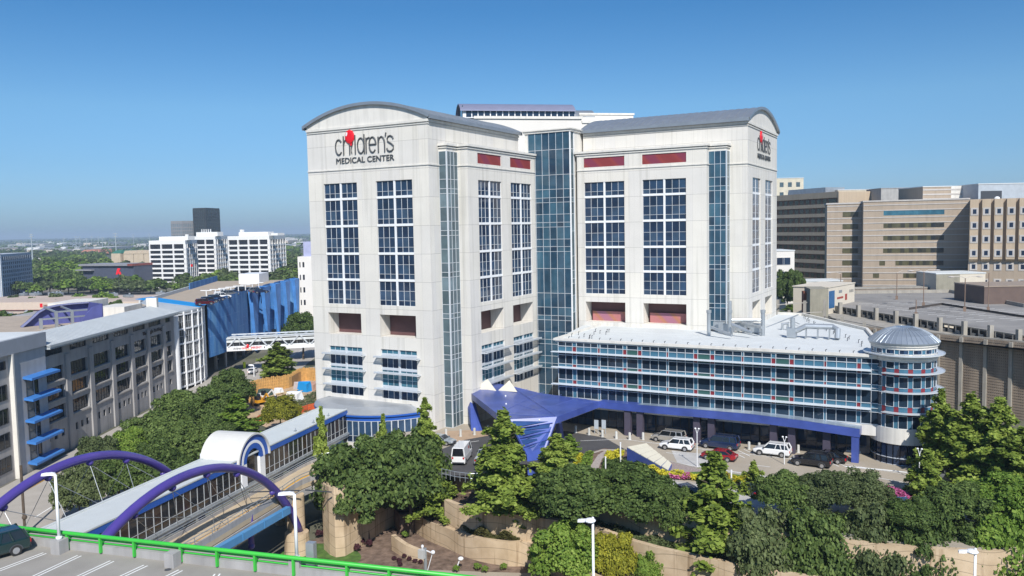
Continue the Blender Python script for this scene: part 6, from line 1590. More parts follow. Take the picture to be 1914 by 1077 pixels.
# far warehouses
random.seed(21)
whm = [mat('wh_a', (0.62,0.60,0.56), 0.8), mat('wh_b', (0.45,0.43,0.40), 0.8), mat('wh_c', (0.55,0.46,0.38), 0.8), mat('wh_d', (0.72,0.73,0.74), 0.8), mat('wh_e', (0.30,0.32,0.34), 0.8)]
n_ = 0
while n_ < 110:
    px = random.uniform(-20, 560); py = random.uniform(453, 482)
    hy = 445.4-0.019*px
    py = hy+ (random.random()**1.3)*30+7
    if 205 < px < 290 and py > 470: continue
    p = G(px, py, -8); D = depth_of(p); w = random.uniform(8, 34)*D/FPX*0.8; dpt = random.uniform(30, 140); h = random.uniform(8, 13)
    F = frame((p.x,p.y), (right.x,right.y), (Vector((right.x,right.y)).normalized().y, -Vector((right.x,right.y)).normalized().x))
    mb = MB(); mb.fbox(F, -w/2, w/2, -dpt, 0, -8, -8+h); mb.fbox(F, -w/2+1, w/2-1, -dpt+1, -1, -8+h, -7.4+h, 1)
    m0 = random.choice(whm)
    tag(build('warehouse', mb, [m0, random.choice(whm[:1]+whm[3:4]+whm[:1])]), {'wh_a':'off-white','wh_b':'grey','wh_c':'tan','wh_d':'white','wh_e':'dark grey'}[m0.name]+' low warehouse far off on the plain, '+('left of the beige building' if px < 211 else 'left of the white towers' if px < 280 else 'seen right of the white towers' if px > 533 else 'behind the white towers'), 'warehouse', 'warehouses far off on the plain'); n_ += 1
a = G(165,474,-8)
for (px, py, w) in ((185,477,22),(168,478,18)):
    p = G(px, py, -8); D = depth_of(p); w = w*D/FPX; F = frame((p.x,p.y), (right.x,right.y), (Vector((right.x,right.y)).normalized().y, -Vector((right.x,right.y)).normalized().x))
    mb = MB(); mb.fbox(F, -w, w, -20, 0, -8, -2); mb.hexa([F(-w,0.5,-2),F(w,0.5,-2),F(w,-20,-2),F(-w,-20,-2)],[F(-w+4,-8,3),F(w-4,-8,3),F(w-4,-12,3),F(-w+4,-12,3)])
    tag(build('red_roofed_house', mb, mat('terracotta', (0.42,0.17,0.11), 0.8)), 'low house with a terracotta roof left of the beige building', 'house', 'terracotta roofed houses')

# ------------------------------------------------------------------ trees
import numpy as np
rng = np.random.default_rng(3)
def leaf_mat(name, dark, mid, light, trans=0.3):
    m = bpy.data.materials.new(name); m.use_nodes = True; nt = m.node_tree; nt.nodes.clear()
    out = N(nt, 'ShaderNodeOutputMaterial'); d = N(nt, 'ShaderNodeBsdfPrincipled'); t = N(nt, 'ShaderNodeBsdfTranslucent'); mx = N(nt, 'ShaderNodeMixShader')
    rnd = N(nt, 'ShaderNodeNewGeometry').outputs['Random Per Island']
    f = noise(nt, 0.55, 2, objco(nt)); v = mth(nt, 'ADD', mth(nt, 'MULTIPLY', rnd, 0.55), mth(nt, 'MULTIPLY', f, 0.6))
    oi = N(nt, 'ShaderNodeObjectInfo').outputs['Random']
    v = mth(nt, 'ADD', v, mth(nt, 'MULTIPLY', mth(nt, 'SUBTRACT', oi, 0.5), 0.25))
    c = ramp(nt, v, [(0.2, dark), (0.55, mid), (0.95, light)])
    nt.links.new(c, d.inputs['Base Color']); nt.links.new(c, t.inputs['Color']); d.inputs['Roughness'].default_value = 0.65; d.inputs['Specular IOR Level'].default_value = 0.25
    mx.inputs[0].default_value = trans; nt.links.new(d.outputs[0], mx.inputs[1]); nt.links.new(t.outputs[0], mx.inputs[2]); nt.links.new(mx.outputs[0], out.inputs[0])
    return m
LM = {'oak': leaf_mat('oak_leaf', (0.036,0.066,0.016), (0.088,0.140,0.034), (0.185,0.255,0.070)),
      'olive': leaf_mat('olive_leaf', (0.042,0.064,0.024), (0.100,0.135,0.050), (0.19,0.23,0.095)),
      'bright': leaf_mat('bright_leaf', (0.06,0.12,0.016), (0.15,0.25,0.035), (0.28,0.38,0.07)),
      'cypress': leaf_mat('cypress_leaf', (0.09,0.14,0.022), (0.22,0.30,0.048), (0.38,0.46,0.10)),
      'yellow': leaf_mat('yellow_leaf', (0.11,0.12,0.015), (0.24,0.25,0.025), (0.42,0.40,0.04)),
      'hedge': leaf_mat('hedge_leaves', (0.06,0.065,0.02), (0.11,0.11,0.035), (0.18,0.16,0.06)),
      'plum': leaf_mat('plum_leaves', (0.035,0.012,0.018), (0.075,0.025,0.035), (0.13,0.05,0.06)),
      'pink': leaf_mat('pink_flowers', (0.30,0.05,0.16), (0.55,0.11,0.30), (0.70,0.25,0.45)),
      'gold': leaf_mat('gold_flowers', (0.30,0.30,0.02), (0.55,0.50,0.03), (0.75,0.68,0.08))}
def leaves(name, C, U, V):
    """quads at centres C spanned by half-vectors U, V"""
    n = len(C); co = np.empty((n, 4, 3), np.float32)
    co[:,0] = C-U-V; co[:,1] = C+U-V*0.8; co[:,2] = C+U*0.8+V; co[:,3] = C-U*0.9+V*0.9
    me = bpy.data.meshes.new(name); me.vertices.add(n*4); me.vertices.foreach_set('co', co.reshape(-1))
    me.loops.add(n*4); me.loops.foreach_set('vertex_index', np.arange(n*4, dtype=np.int32))
    me.polygons.add(n); me.polygons.foreach_set('loop_start', np.arange(0, n*4, 4, dtype=np.int32)); me.polygons.foreach_set('loop_total', np.full(n, 4, np.int32))
    me.update(calc_edges=True); return me
def frames(nrm, size, flat=0.0):
    n = len(nrm); a = rng.normal(size=(n,3)); nn = nrm+a*0.55; nn[:,2] += flat; nn /= np.linalg.norm(nn, axis=1, keepdims=True)
    r = rng.normal(size=(n,3)); u = np.cross(nn, r); u /= np.linalg.norm(u, axis=1, keepdims=True); v = np.cross(nn, u)
    s = size*(0.6+0.8*rng.random((n,1))); return u*s, v*s*(0.55+0.3*rng.random((n,1)))
def sphere(n):
    d = rng.normal(size=(n,3)); return d/np.linalg.norm(d, axis=1, keepdims=True)
def oak_mesh(name, n, R=5.0, H=9.0, leaf=0.20, lobes=46, seed=1, open_=0.15):
    """rounded crown of overlapping clumps with gaps; crown from 0.22H to H"""
    g = np.random.default_rng(seed); zc = 0.58*H; rz = 0.42*H
    L = []
    while len(L) < lobes:
        d = g.normal(size=3); d /= np.linalg.norm(d)
        if d[2] < -0.75: continue
        k = 0.42+0.56*g.random(); c = np.array([d[0]*R*k, d[1]*R*k, zc+d[2]*rz*k]); L.append((c, R*(0.10+0.19*g.random()**1.3)))
    per = n//lobes; Cs, Ns = [], []
    for c, r in L:
        d = sphere(per); d[:,2] = np.where(d[:,2] < -0.35, -d[:,2], d[:,2]); rr = r*(0.72+0.38*rng.random((per,1)))
        bump = 1+0.22*np.sin(d[:,:1]*7+c[0])*np.cos(d[:,1:2]*6+c[1])
        Cs.append(c+d*rr*bump*np.array([1,1,0.8])); Ns.append(d)
    # loose sprays breaking the outline
    m = int(n*open_); d = sphere(m); d[:,2] = np.abs(d[:,2])*1.0-0.25; k = 0.7+0.42*rng.random((m,1)); k = k*(1+0.13*np.sin(5*np.arctan2(d[:,1:2],d[:,:1])+seed)*np.cos(4*d[:,2:3]+seed)); Cs.append(np.array([0,0,zc])+d*k*np.array([R*0.93,R*0.93,rz*0.95])); Ns.append(d)
    C = np.concatenate(Cs); Nn = np.concatenate(Ns); U, V = frames(Nn, leaf, 0.35); return leaves(name, C, U, V)
def cypress_mesh(name, n, R=2.7, H=10.0, leaf=0.19, seed=1, tiers=15, droop=0.25, top=0.12):
    g = np.random.default_rng(seed); Cs, Ns = [], []; arms = []
    for t in range(tiers):
        f = t/(tiers-1); z = H*(0.10+0.86*f); rad = R*((1-f)**0.62*0.95+top)*(0.75+0.5*g.random())
        na = 9 if f < 0.7 else 6
        for a in range(na):
            an = 2*math.pi*(a+g.random()*0.8)/na+t; arms.append((z+g.normal()*0.22, rad*(0.45+0.8*g.random()), an, 0.28+0.55*(1-f)))
    w = np.array([a[1] for a in arms]); w = w/w.sum()
    for (z, rad, an, sp_), wi in zip(arms, w):
        k = max(12, int(n*wi)); t = rng.random(k)**0.6; rr = rad*t
        side = rng.normal(size=k)*sp_*0.45*(0.5+0.5*t); hz = rng.normal(size=k)*0.16
        x = rr*math.cos(an)-side*math.sin(an); y = rr*math.sin(an)+side*math.cos(an); zz = z+0.35*rr*0.4-droop*t*t*rad*0.6+hz
        Cs.append(np.stack([x,y,zz],1)); Ns.append(np.stack([np.cos(an)*0.4+0*x, np.sin(an)*0.4+0*x, 0.8+0*x],1))
    k = int(n*0.05); z = rng.random(k); Cs.append(np.stack([rng.normal(size=k)*0.15, rng.normal(size=k)*0.15, H*(0.85+0.17*z)],1)); Ns.append(np.tile([0.2,0.2,1.0],(k,1)))
    C = np.concatenate(Cs); Nn = np.concatenate(Ns).astype(float); U, V = frames(Nn, leaf, 0.4); return leaves(name, C, U, V)
def trunk_mesh(H, zc, r, nb, spread, seed, below=2.0):
    random.seed(seed); mb = MB(); mb.tube([(0,0,-below),(0.05,0,0.3),(0.12*random.uniform(-1,1),0.1,zc*0.5),(0,0,zc)], r, 8, r2=r*0.6)
    for k in range(nb):
        a = 2*math.pi*k/nb+random.random(); z0 = zc*(0.45+0.5*random.random()); L = spread*(0.55+0.4*random.random())
        mb.tube([(0,0,z0),(math.cos(a)*L*0.45, math.sin(a)*L*0.45, z0+(H-z0)*0.32),(math.cos(a)*L, math.sin(a)*L, z0+(H-z0)*0.6)], r*0.5, 6, r2=r*0.12)
    return mb.mesh('trunk')
PROTO = {}
def make_protos():
    for i in range(4): PROTO['oak%d'%i] = (oak_mesh('oak_crown', 24000, seed=i+1, leaf=0.155, lobes=60, open_=0.22), trunk_mesh(9, 5.5, 0.28, 7, 4.0, i), 5.0, 9.0)
    for i in range(2): PROTO['olive%d'%i] = (oak_mesh('loose_crown', 22000, seed=i+9, lobes=90, leaf=0.14, open_=0.35), trunk_mesh(9, 5.5, 0.22, 9, 4.2, i+5), 5.0, 9.0)
    for i in range(4): PROTO['cyp%d'%i] = (cypress_mesh('cypress_crown', 15000, leaf=0.16, seed=i+1, tiers=13+2*(i%3)), trunk_mesh(9, 8.8, 0.17, 10, 1.4, i+20), 2.7, 10.0)
    for i in range(3): PROTO['far%d'%i] = (oak_mesh('far_crown', 1500, seed=i+40, lobes=14, leaf=0.62), trunk_mesh(9, 5, 0.3, 4, 3.0, i+30), 5.0, 9.0)
    PROTO['bush'] = (oak_mesh('shrub_leaves', 1600, R=1.0, H=1.6, leaf=0.085, lobes=14, seed=77), trunk_mesh(1.3, 0.7, 0.05, 5, 0.5, 3, 0.2), 1.0, 1.6)
    PROTO['round'] = (oak_mesh('round_shrub', 1400, R=1.0, H=2.0, leaf=0.10, lobes=30, seed=78, open_=0.3), None, 1.0, 2.0)
make_protos()
LEAFSETS = {}
def tree(kind, leafm, px, pyb, zb, pyt, hw, label, name=None, cat='tree', group=None, xy=None, rz=None):
    crown, trunk, R, H = PROTO[kind]
    base = Vector((xy[0], xy[1], zb)) if xy else G(px, pyb, zb); D = depth_of(base); top = PD(px, pyt, D)
    T = thing(name or ('cypress_tree' if kind.startswith('cyp') else 'oak_tree' if kind[:3] in ('oak','oli') else 'tree'), label, cat, tuple(base), rz if rz is not None else random.random()*6.28, group)
    sxy = hw*D/FPX/R; sz = (top.z-zb)/H
    key = (kind, leafm)
    if key not in LEAFSETS:
        cm = crown.copy(); cm.materials.clear(); cm.materials.append(LM[leafm])
        tm = None
        if trunk is not None:
            tm = trunk.copy(); tm.materials.clear(); tm.materials.append(trunkm)
        LEAFSETS[key] = (cm, tm)
    cm, tm = LEAFSETS[key]
    c = bpy.data.objects.new('crown', cm); COL.objects.link(c); c.parent = T; c.scale = (sxy, sxy, sz)
    if tm is not None:
        t = bpy.data.objects.new('trunk', tm); COL.objects.link(t); t.parent = T; t.scale = (sxy, sxy, sz)
    return T
random.seed(4)
fore = [
 ('oak2','oak',1462,968,-0.02,882,56,'olive oak below the black car, its top brushing the drive',None),
 ('olive1','olive',1540,970,-0.02,880,60,'tallest olive oak left of the pink flowers',None),
 ('olive0','olive',1612,970,-0.02,882,52,'olive oak closest to the pink flowers on their left',None),
 ('oak1','oak',1700,1000,-0.02,930,52,'dark oak directly below the pink flowers',None),
 ('oak2','oak',1790,985,-0.02,900,62,'dark oak under the pickup',None),
 ('oak3','bright',1885,985,-0.02,888,70,'bright green oak at the right edge below the cypresses',None),
 ('oak0','olive',1425,1150,-8,945,72,'front oak right of the big bright cypress trunk',None),
 ('oak1','oak',1522,1155,-8,938,78,'front olive oak in the middle of the lower right thicket',None),
 ('oak3','olive',1620,1155,-8,945,72,'front oak left of the dark gap in the thicket',None),
 ('olive0','oak',1712,1160,-8,940,76,'front oak right of the dark gap in the thicket',None),
 ('oak1','oak',1795,1165,-8,955,66,'front oak beside the corner lamp post on its left',None),
 ('oak0','oak',1262,1010,-3.05,905,42,'dark oak between the large pair and the bright cypress',None),
 ('olive1','bright',1215,1118,-8,1022,34,'low light green tree right of the yellowish one',None),
 ('oak2','olive',1585,1120,-8,1000,50,'low oak filling the gap at the thicket foot',None),
 ('oak3','oak',1840,1130,-8,985,55,'low oak right behind the corner lamp post',None),
 ('oak1','olive',1260,1090,-8,1000,30,'small pale-trunked tree left of the bright cypress',None),
 ('oak0','bright',1885,1170,-8,940,88,'front bright green oak right of the corner lamp post',None),
 ('oak0','oak',688,1012,-8,815,90,'big dark oak beside the bridge pier, left half of the large pair',None),
 ('oak1','oak',768,1003,-8,798,80,'big dark oak overlapping the large left one, nearer the white van',None),
 ('cyp0','cypress',797,865,0,744,29,'pointed cypress against the foot of the left tower',None),
 ('cyp1','cypress',721,960,-8,775,24,'cypress tip poking above the big oak before the curved glass room',None),
 ('cyp2','cypress',603,870,-8,762,21,'thin cypress between the covered footbridge and the road bridge',tuple(G(603,862,-1.0).xy)),
 ('cyp3','cypress',818,968,-5.6,852,40,'mid-sized cypress left of the white van and its trailer',None),
 ('cyp0','cypress',944,962,-3.05,768,66,'tallest bright cypress before the blue canopy',None),
 ('cyp2','cypress',922,990,-5.6,900,34,'small cypress under the tallest one on the lower terrace',None),
 ('cyp1','cypress',988,1003,-5.6,918,36,'small cypress at the end of the brown hedge',None),
 ('cyp3','cypress',1043,915,0,812,45,'cypress right of the canopy foot',None),
 ('cyp2','bright',1066,852,0,812,20,'small reddish-tipped tree under the right canopy corner',None),
 ('oak2','oak',1085,992,-3.05,872,84,'dark oak left of the pair behind the middle lamp post',None),
 ('oak3','oak',1190,990,-3.05,876,84,'dark oak right of the pair behind the middle lamp post',None),
 ('oak0','bright',1058,1110,-8,972,70,'yellow-green tree just left of the middle lamp post',None),
 ('oak1','yellow',1150,1112,-8,992,46,'yellowish shrubby tree just right of the middle lamp post',None),
 ('cyp1','cypress',1336,1120,-8,846,80,'big bright cypress before the red car',None),
 ('cyp0','cypress',1408,975,-3.05,863,34,'narrow cypress right of the big bright one',None),
 ('cyp2','cypress',1733,985,-3.05,842,46,'cypress in front of the dark pickup',None),
 ('cyp3','cypress',1757,885,0,728,40,'cypress right beside the domed drum',None),
 ('cyp0','cypress',1812,905,0,738,60,'tall cypress before the slatted brown screen',None),
 ('cyp1','cypress',1865,915,0,745,56,'tall cypress right of its twin before the slatted brown screen',None),
 ('cyp2','cypress',1908,935,0,800,56,'cypress cut by the right edge of the picture',None),
 ('oak1','oak',567,672,-8,583,40,'dark oak touching the left edge of the tower',None),
 ('cyp2','cypress',521,712,-8,642,38,'broad cypress above the timber-walled pit',None),
 ('oak1','oak',432,778,-8,690,45,'oak by the street nearest the white car',None),
 ('oak2','oak',345,815,-8,730,55,'oak in the middle of the street-side row',None),
 ('oak3','oak',398,825,-8,728,50,'oak behind the footbridge porch',None),
 ('oak0','oak',285,865,-8,772,58,'oak of the street-side row above the far arch top',None),
 ('oak1','bright',243,885,-8,798,36,'lighter green oak of the street-side row',None),
 ('oak2','oak',350,895,-8,785,55,'oak left of the barrel vaulted porch',None),
 ('olive1','olive',188,915,-8,812,42,'white-flecked tree by the street behind the far arch',None),
 ('oak3','oak',292,935,-8,828,56,'oak framed by the far arch, right part',None),
 ('oak0','oak',225,950,-8,850,50,'oak framed by the far arch, middle part',None),
 ('olive0','olive',150,975,-8,872,48,'oak framed by the far arch, left part',None),
 ('cyp1','bright',446,830,-8,738,42,'bright green tree left of the yellow one by the pit',None),
 ('olive1','yellow',526,812,-8,738,36,'yellow-leaved tree between the pit and the footbridge',None),
 ('oak2','oak',395,860,-8,780,40,'oak close behind the barrel vaulted porch',None),
 ('oak1','oak',1470,560,0,503,26,'tree between the right tower and the brown block',tuple(G(1472,575,2).xy)),
 ('oak3','oak',1493,563,0,512,18,'smaller tree next to the one beside the right tower',tuple(G(1493,578,2).xy)),
 ('cyp3','bright',1478,600,-2,568,24,'bush behind the pale walkway rails',tuple(G(1478,605,-2).xy)),
]
for (k, lm, px, pyb, zb, pyt, hw, lab, xy) in fore: tree(k, lm, px, pyb, zb, pyt, hw, lab, xy=xy)
# shrubs
for i, (px, py) in enumerate(((596,1006),(607,1004),(618,1007),(630,1008),(628,1018),(640,1021),(652,1022),(664,1016),(676,1020),(690,1024),(668,1032),(648,1010))):
    tree('round','plum',px,py,-7.96,py-16,7,'plum-purple shrub of the row beside the lawn', 'shrub','shrub','plum-purple shrubs by the lawn')
for i, (px, py) in enumerate(((737,1048),(756,1044),(746,1052),(765,1049),(776,1053),(786,1055),(748,1059))):
    tree('round','plum',px,py,-7.96,py-9,5,'small round plum shrub before the short low wall', 'shrub','shrub','small round plum shrubs before the short wall')
for (px, py, lab) in ((758,1006,'green leafy shrub in the corner between the tan walls'),(853,1070,'low green shrub by the small path lamp'),(893,1066,'low green shrub, left of two at the long wall foot'),(907,1071,'low green shrub, right of two at the long wall foot'),(942,1066,'tiny shrub alone at the long wall foot'),(1022,1085,'grey-green spiky shrub left of the yellow-green tree'),(1265,1072,'low shrub left of the big cypress trunk'),(1285,1078,'low shrub beside the big cypress trunk')):
    tree('bush','bright',px,py,-7.9,py-14,8,lab,'shrub','shrub')
def leaf_mass(name, poly, z, h, n, leafm, leaf=0.11, label=None, cat=None, kind=None, cl=0.0, zf=None):
    P = [Vector((p[0],p[1])) for p in poly]; xs = [p.x for p in P]; ys = [p.y for p in P]; C = []
    def inside(x, y):
        c = False; j = len(P)-1
        for i in range(len(P)):
            if (P[i].y > y) != (P[j].y > y) and x < (P[j].x-P[i].x)*(y-P[i].y)/(P[j].y-P[i].y)+P[i].x: c = not c
            j = i
        return c
    while len(C) < n:
        x, y = random.uniform(min(xs), max(xs)), random.uniform(min(ys), max(ys))
        if inside(x, y):
            k = 0.55+0.45*math.sin(x*2.1)*math.cos(y*2.3); C.append((x, y, (z if zf is None else zf(x,y))+h*(0.15+0.85*random.random()**0.6)*k+0.02))
    C = np.array(C); Nn = np.tile([0,0,1.0], (n,1)); U, V = frames(Nn, leaf, 0.5); me = leaves(name, C, U, V); me.materials.append(LM[leafm])
    o = bpy.data.objects.new(name, me); COL.objects.link(o); return tag(o, label, cat, None, kind)
def band(pts, w0, w1):
    P = [Vector(p) for p in pts]; A, B = [], []
    for i in range(len(P)):
        d = (P[min(i+1,len(P)-1)]-P[max(i-1,0)]).normalized(); nn = Vector((-d.y,d.x)); A.append(tuple(P[i]+nn*w0)); B.append(tuple(P[i]+nn*w1))
    return A+B[::-1]
leaf_mass('hedge', band(p1[2:-18], 0.5, 2.0), -5.6, 1.25, 16000, 'hedge', 0.10, 'brown-green clipped hedge along the top of the long curved wall', 'hedge')
leaf_mass('ground_cover', band(p2[6:-6], 0.6, 3.4), -3.05, 0.5, 9000, 'olive', 0.12, kind='stuff')
leaf_mass('ground_cover', [tuple(G(x,y,-5.6).xy) for x, y in ((840,955),(930,975),(1010,985),(1010,1000),(930,990),(850,975))], -5.6, 0.5, 4000, 'olive', 0.12, kind='stuff')
# far trees, one by one
random.seed(31)
spots = []
def far_tree(px, py, h, lm):
    p = G(px, py, -8); D = depth_of(p); q = (h)*FPX/D
    tree(random.choice(('far0','far1','far2')), lm, px, py, -8, py-q, h*0.62*FPX/D*random.uniform(0.85,1.2), {'oak':'dark green bushy','olive':'grey-green bushy','bright':'light green bushy'}[lm]+' tree '+('in the belt right behind the shopping strip' if py > 520 else 'in the woods around the dark low building' if py > 495 else 'in the far woods below the warehouses'), 'tree', 'tree', 'trees spread over the plain')
FT_LAB = 'dark bushy tree in the belt beyond the shopping strip'
for row, (y0, x0, x1, n_, h0) in enumerate(((551,-10,215,15,8.5),(546,150,270,8,9),(548,210,345,11,8),(551,350,395,4,7),(538,-10,260,16,10),(531,40,275,15,10),(524,60,270,16,13),(545,340,420,7,10),(538,400,450,6,10),(532,430,440,2,10),(541,515,560,6,11),(530,535,560,4,11),(549,455,535,7,8),(517,80,290,17,14),(511,70,150,8,12),(505,70,210,13,10),(499,60,210,13,11),(493,70,205,12,12),(487,60,205,12,12),(481,-5,205,14,12),(474,-5,210,14,12),(468,-5,275,16,11),(520,536,560,5,11),(508,534,560,5,11),(496,534,560,5,11),(484,533,560,5,11),(472,533,560,5,11),(515,250,282,3,10),(524,-10,20,2,8))):
    for k in range(n_):
        px = x0+(x1-x0)*(k+random.uniform(-0.35,0.35))/n_; far_tree(px, y0+random.uniform(-2.5,2.5), h0*random.uniform(0.8,1.25), random.choice(('oak','oak','olive','bright')))
FT_LAB = 'small tree in the shopping strip car park'
for (px, py, hh) in ((12,573,5),(26,572,6),(62,573,5.5),(105,571,7),(110,577,5),(150,570,6.5),(152,576,5),(196,572,8),(170,577,5),(213,574,6),(180,578,5)):
    p = G(px, py, -8); D = depth_of(p); q = hh*FPX/D
    tree(random.choice(('far0','far1')), random.choice(('olive','oak','bright')), px, py, -8, py-q, q*0.55, FT_LAB, 'tree', 'tree', 'small trees in the shopping strip car park')
FT_LAB = 'tree behind the long grey office roof'
for (px, py) in ((15,632),(35,630),(5,625),(50,626),(215,600),(190,606)):
    p = G(px, py, -8); D = depth_of(p); hh = 9; q = hh*FPX/D
    tree('far0', 'oak', px, py, -8, py-q, q*0.6, FT_LAB, 'tree', 'tree', 'trees behind the long grey office roof')
# far woods as one mass
random.seed(8); C = []; 
for _ in range(1500):
    px = random.uniform(-60, 620); t = random.random(); drop = 5.0+(9*t if random.random() < 0.6 else 34*t); py = 445.4-0.019*px+drop; p = G(px, py, -8); D = depth_of(p)
    w = random.uniform(10, 26)*max(1, D/2500); 
    for _k in range(9):
        C.append((p.x+random.gauss(0,w*0.45), p.y+random.gauss(0,w*0.45), -8+random.random()*min(13, 9+D/900), w*0.20))
C = np.array(C); n_ = len(C); Nn = np.tile([0,0,1.0],(n_,1)); U, V = frames(Nn, 1.0, 0.3); U *= C[:,3:4]; V *= C[:,3:4]
me = leaves('distant_woods', C[:,:3], U, V*0.8); me.materials.append(LM['oak']); o = bpy.data.objects.new('distant_woods', me); COL.objects.link(o); tag(o, kind='stuff')
# horizon ridge of trees
mb = MB(); prev = None
for k in range(161):
    px = -300+k*2600/160; d0 = VP(min(max(px,-300),2300)); r0, r1 = 8500+400*math.sin(k*0.7), 10500
    a = CAMP.xy+d0*r0; b_ = CAMP.xy+d0*r1; h = -8+14+5*random.random()
    cur = ((a.x,a.y,-8),(a.x,a.y,h),(b_.x,b_.y,h+2),(b_.x,b_.y,-8))
    if prev:
        for i in range(3): mb.poly([prev[i],cur[i],cur[i+1],prev[i+1]])
    prev = cur
tag(build('hills', mb, mat('far_woodland', (0.045,0.06,0.03), 0.95, var=0.3, scale=0.01)), kind='structure')

# ------------------------------------------------------------------ vehicles
carglass = mat('car_glass', (0.012,0.014,0.018), 0.06, var=0.1, spec=0.8)
chrome = mat('chrome', (0.6,0.6,0.62), 0.2, metal=0.9, var=0.03)
headl = mat('headlamp', (0.65,0.68,0.7), 0.15, var=0.03); taill = mat('tail_lamp', (0.45,0.01,0.015), 0.2, var=0.03)
def paint(name, c, metal=0.25): return mat('paint_'+name, c, 0.22, metal=metal, var=0.03, coat=0.8)
PAINT = {'white': paint('white', (0.78,0.78,0.77), 0), 'silver': paint('silver', (0.48,0.46,0.42), 0.5), 'navy': paint('navy', (0.015,0.03,0.085)), 'red': paint('red', (0.33,0.008,0.014)),
         'black': paint('black', (0.012,0.012,0.015)), 'grey': paint('grey', (0.16,0.17,0.18)), 'lgrey': paint('lgrey', (0.36,0.40,0.42), 0.4), 'green': paint('green', (0.01,0.035,0.035)), 'maroon': paint('maroon', (0.10,0.01,0.015)), 'blue': paint('blue', (0.03,0.08,0.2))}
SPEC = {  # length, width, bonnet height, belt, roof, windscreen base, roof start, roof end, rear base
 'suv':   (4.75, 1.9, 1.02, 1.08, 1.72, 1.05, 0.40, -1.95, -2.25),
 'longsuv':(5.3, 2.0, 1.15, 1.18, 1.90, 1.30, 0.75, -2.35, -2.55),
 'sedan': (4.7, 1.8, 0.88, 0.93, 1.42, 1.05, 0.25, -1.05, -1.85),
 'pickup':(5.7, 2.0, 1.18, 1.2, 1.88, 1.25, 0.65, -0.75, -1.0),
 'van':   (5.6, 2.0, 1.15, 1.35, 2.5, 2.2, 1.55, -2.7, -2.78)}
def make_car(kind, colour):
    L, W, hb, belt, roof, ws, r0, r1, rb = SPEC[kind]; T = thing('car', 'x', 'car', (0,0,0))
    zf = 0.30; hl = L/2; w = W/2
    # lower body: cross sections front to back
    secs = [(hl, w*0.72, 0.42, hb*0.66), (hl-0.12, w*0.86, 0.34, hb*0.80), (hl-0.55, w*0.96, zf, hb*0.93), (ws, w, zf, belt), (0, w*1.0, zf, belt+0.02), (rb, w, zf, belt+0.03)]
    if kind == 'sedan': secs += [(-hl+0.35, w*0.95, zf, belt+0.02), (-hl+0.1, w*0.86, 0.36, belt-0.05), (-hl, w*0.78, 0.42, belt-0.25)]
    elif kind == 'pickup': secs += [(-hl+0.15, w, zf, belt-0.05), (-hl, w*0.94, 0.45, belt-0.08)]
    else: secs += [(-hl+0.12, w*0.95, zf, belt), (-hl, w*0.88, 0.42, belt-0.1)]
    mb = MB(); rings = []
    for (x, ww, z0, z1) in secs:
        c = 0.13; pts = [(-ww+0.08,z0),(-ww,z0+0.12),(-ww,z1-c),(-ww+c*1.2,z1),(ww-c*1.2,z1),(ww,z1-c),(ww,z0+0.12),(ww-0.08,z0)]
        rings.append([(x,y,z) for y, z in pts])
    for i in range(len(rings)-1):
        for k in range(8): l = (k+1)%8; mb.poly([rings[i][k], rings[i][l], rings[i+1][l], rings[i+1][k]])
    mb.poly(rings[0][::-1]); mb.poly(rings[-1])
    # roof and pillars
    wr = w*0.80; t = 0.07
    mb.hexa([(r1,-wr,roof-t),(r0,-wr,roof-t),(r0,wr,roof-t),(r1,wr,roof-t)], [(r1+0.1,-wr+0.12,roof),(r0-0.15,-wr+0.12,roof),(r0-0.15,wr-0.12,roof),(r1+0.1,wr-0.12,roof)])
    for sgn in (-1, 1):
        a = lambda x: (x, sgn*(w-0.06), belt-0.03); b_ = lambda x: (x, sgn*(wr-0.02), roof-0.04)
        mb.bar(a(ws), b_(r0), 0.08); mb.bar(a(rb), b_(r1), 0.14 if kind in ('suv','longsuv','van') else 0.09)
        mx_ = (ws+rb)/2+0.1; mb.bar(a(mx_), b_((r0+r1)/2+0.1), 0.07)
        if kind in ('longsuv','suv'): mb.bar(a(rb+0.95), b_(r1+0.85), 0.09)
        if kind == 'van': mb.hexa([(rb,sgn*(w-0.04)-0.03,belt-0.05),(0.9,sgn*(w-0.04)-0.03,belt-0.05),(0.9,sgn*(w-0.04)+0.03,belt-0.05),(rb,sgn*(w-0.04)+0.03,belt-0.05)],[(r1,sgn*wr-0.03,roof-0.02),(0.9,sgn*wr-0.03,roof-0.02),(0.9,sgn*wr+0.03,roof-0.02),(r1,sgn*wr+0.03,roof-0.02)])
    if kind == 'pickup':
        mb.hexa([(-hl+0.1,-w+0.05,belt-0.1),(rb,-w+0.05,belt-0.1),(rb,w-0.05,belt-0.1),(-hl+0.1,w-0.05,belt-0.1)],[(-hl+0.1,-w+0.05,belt-0.06),(rb,-w+0.05,belt-0.02),(rb,w-0.05,belt-0.02),(-hl+0.1,w-0.05,belt-0.06)])
    body = build('body', mb, PAINT[colour], T, local=True)
    mb = MB(); mb.hexa([(rb+0.02,-w+0.09,belt-0.04),(ws-0.02,-w+0.09,belt-0.04),(ws-0.02,w-0.09,belt-0.04),(rb+0.02,w-0.09,belt-0.04)], [(r1+0.02,-wr+0.03,roof-0.06),(r0-0.02,-wr+0.03,roof-0.06),(r0-0.02,wr-0.03,roof-0.06),(r1+0.02,wr-0.03,roof-0.06)])
    build('windows', mb, carglass, T, local=True)
    wr_ = 0.36 if kind != 'sedan' else 0.33
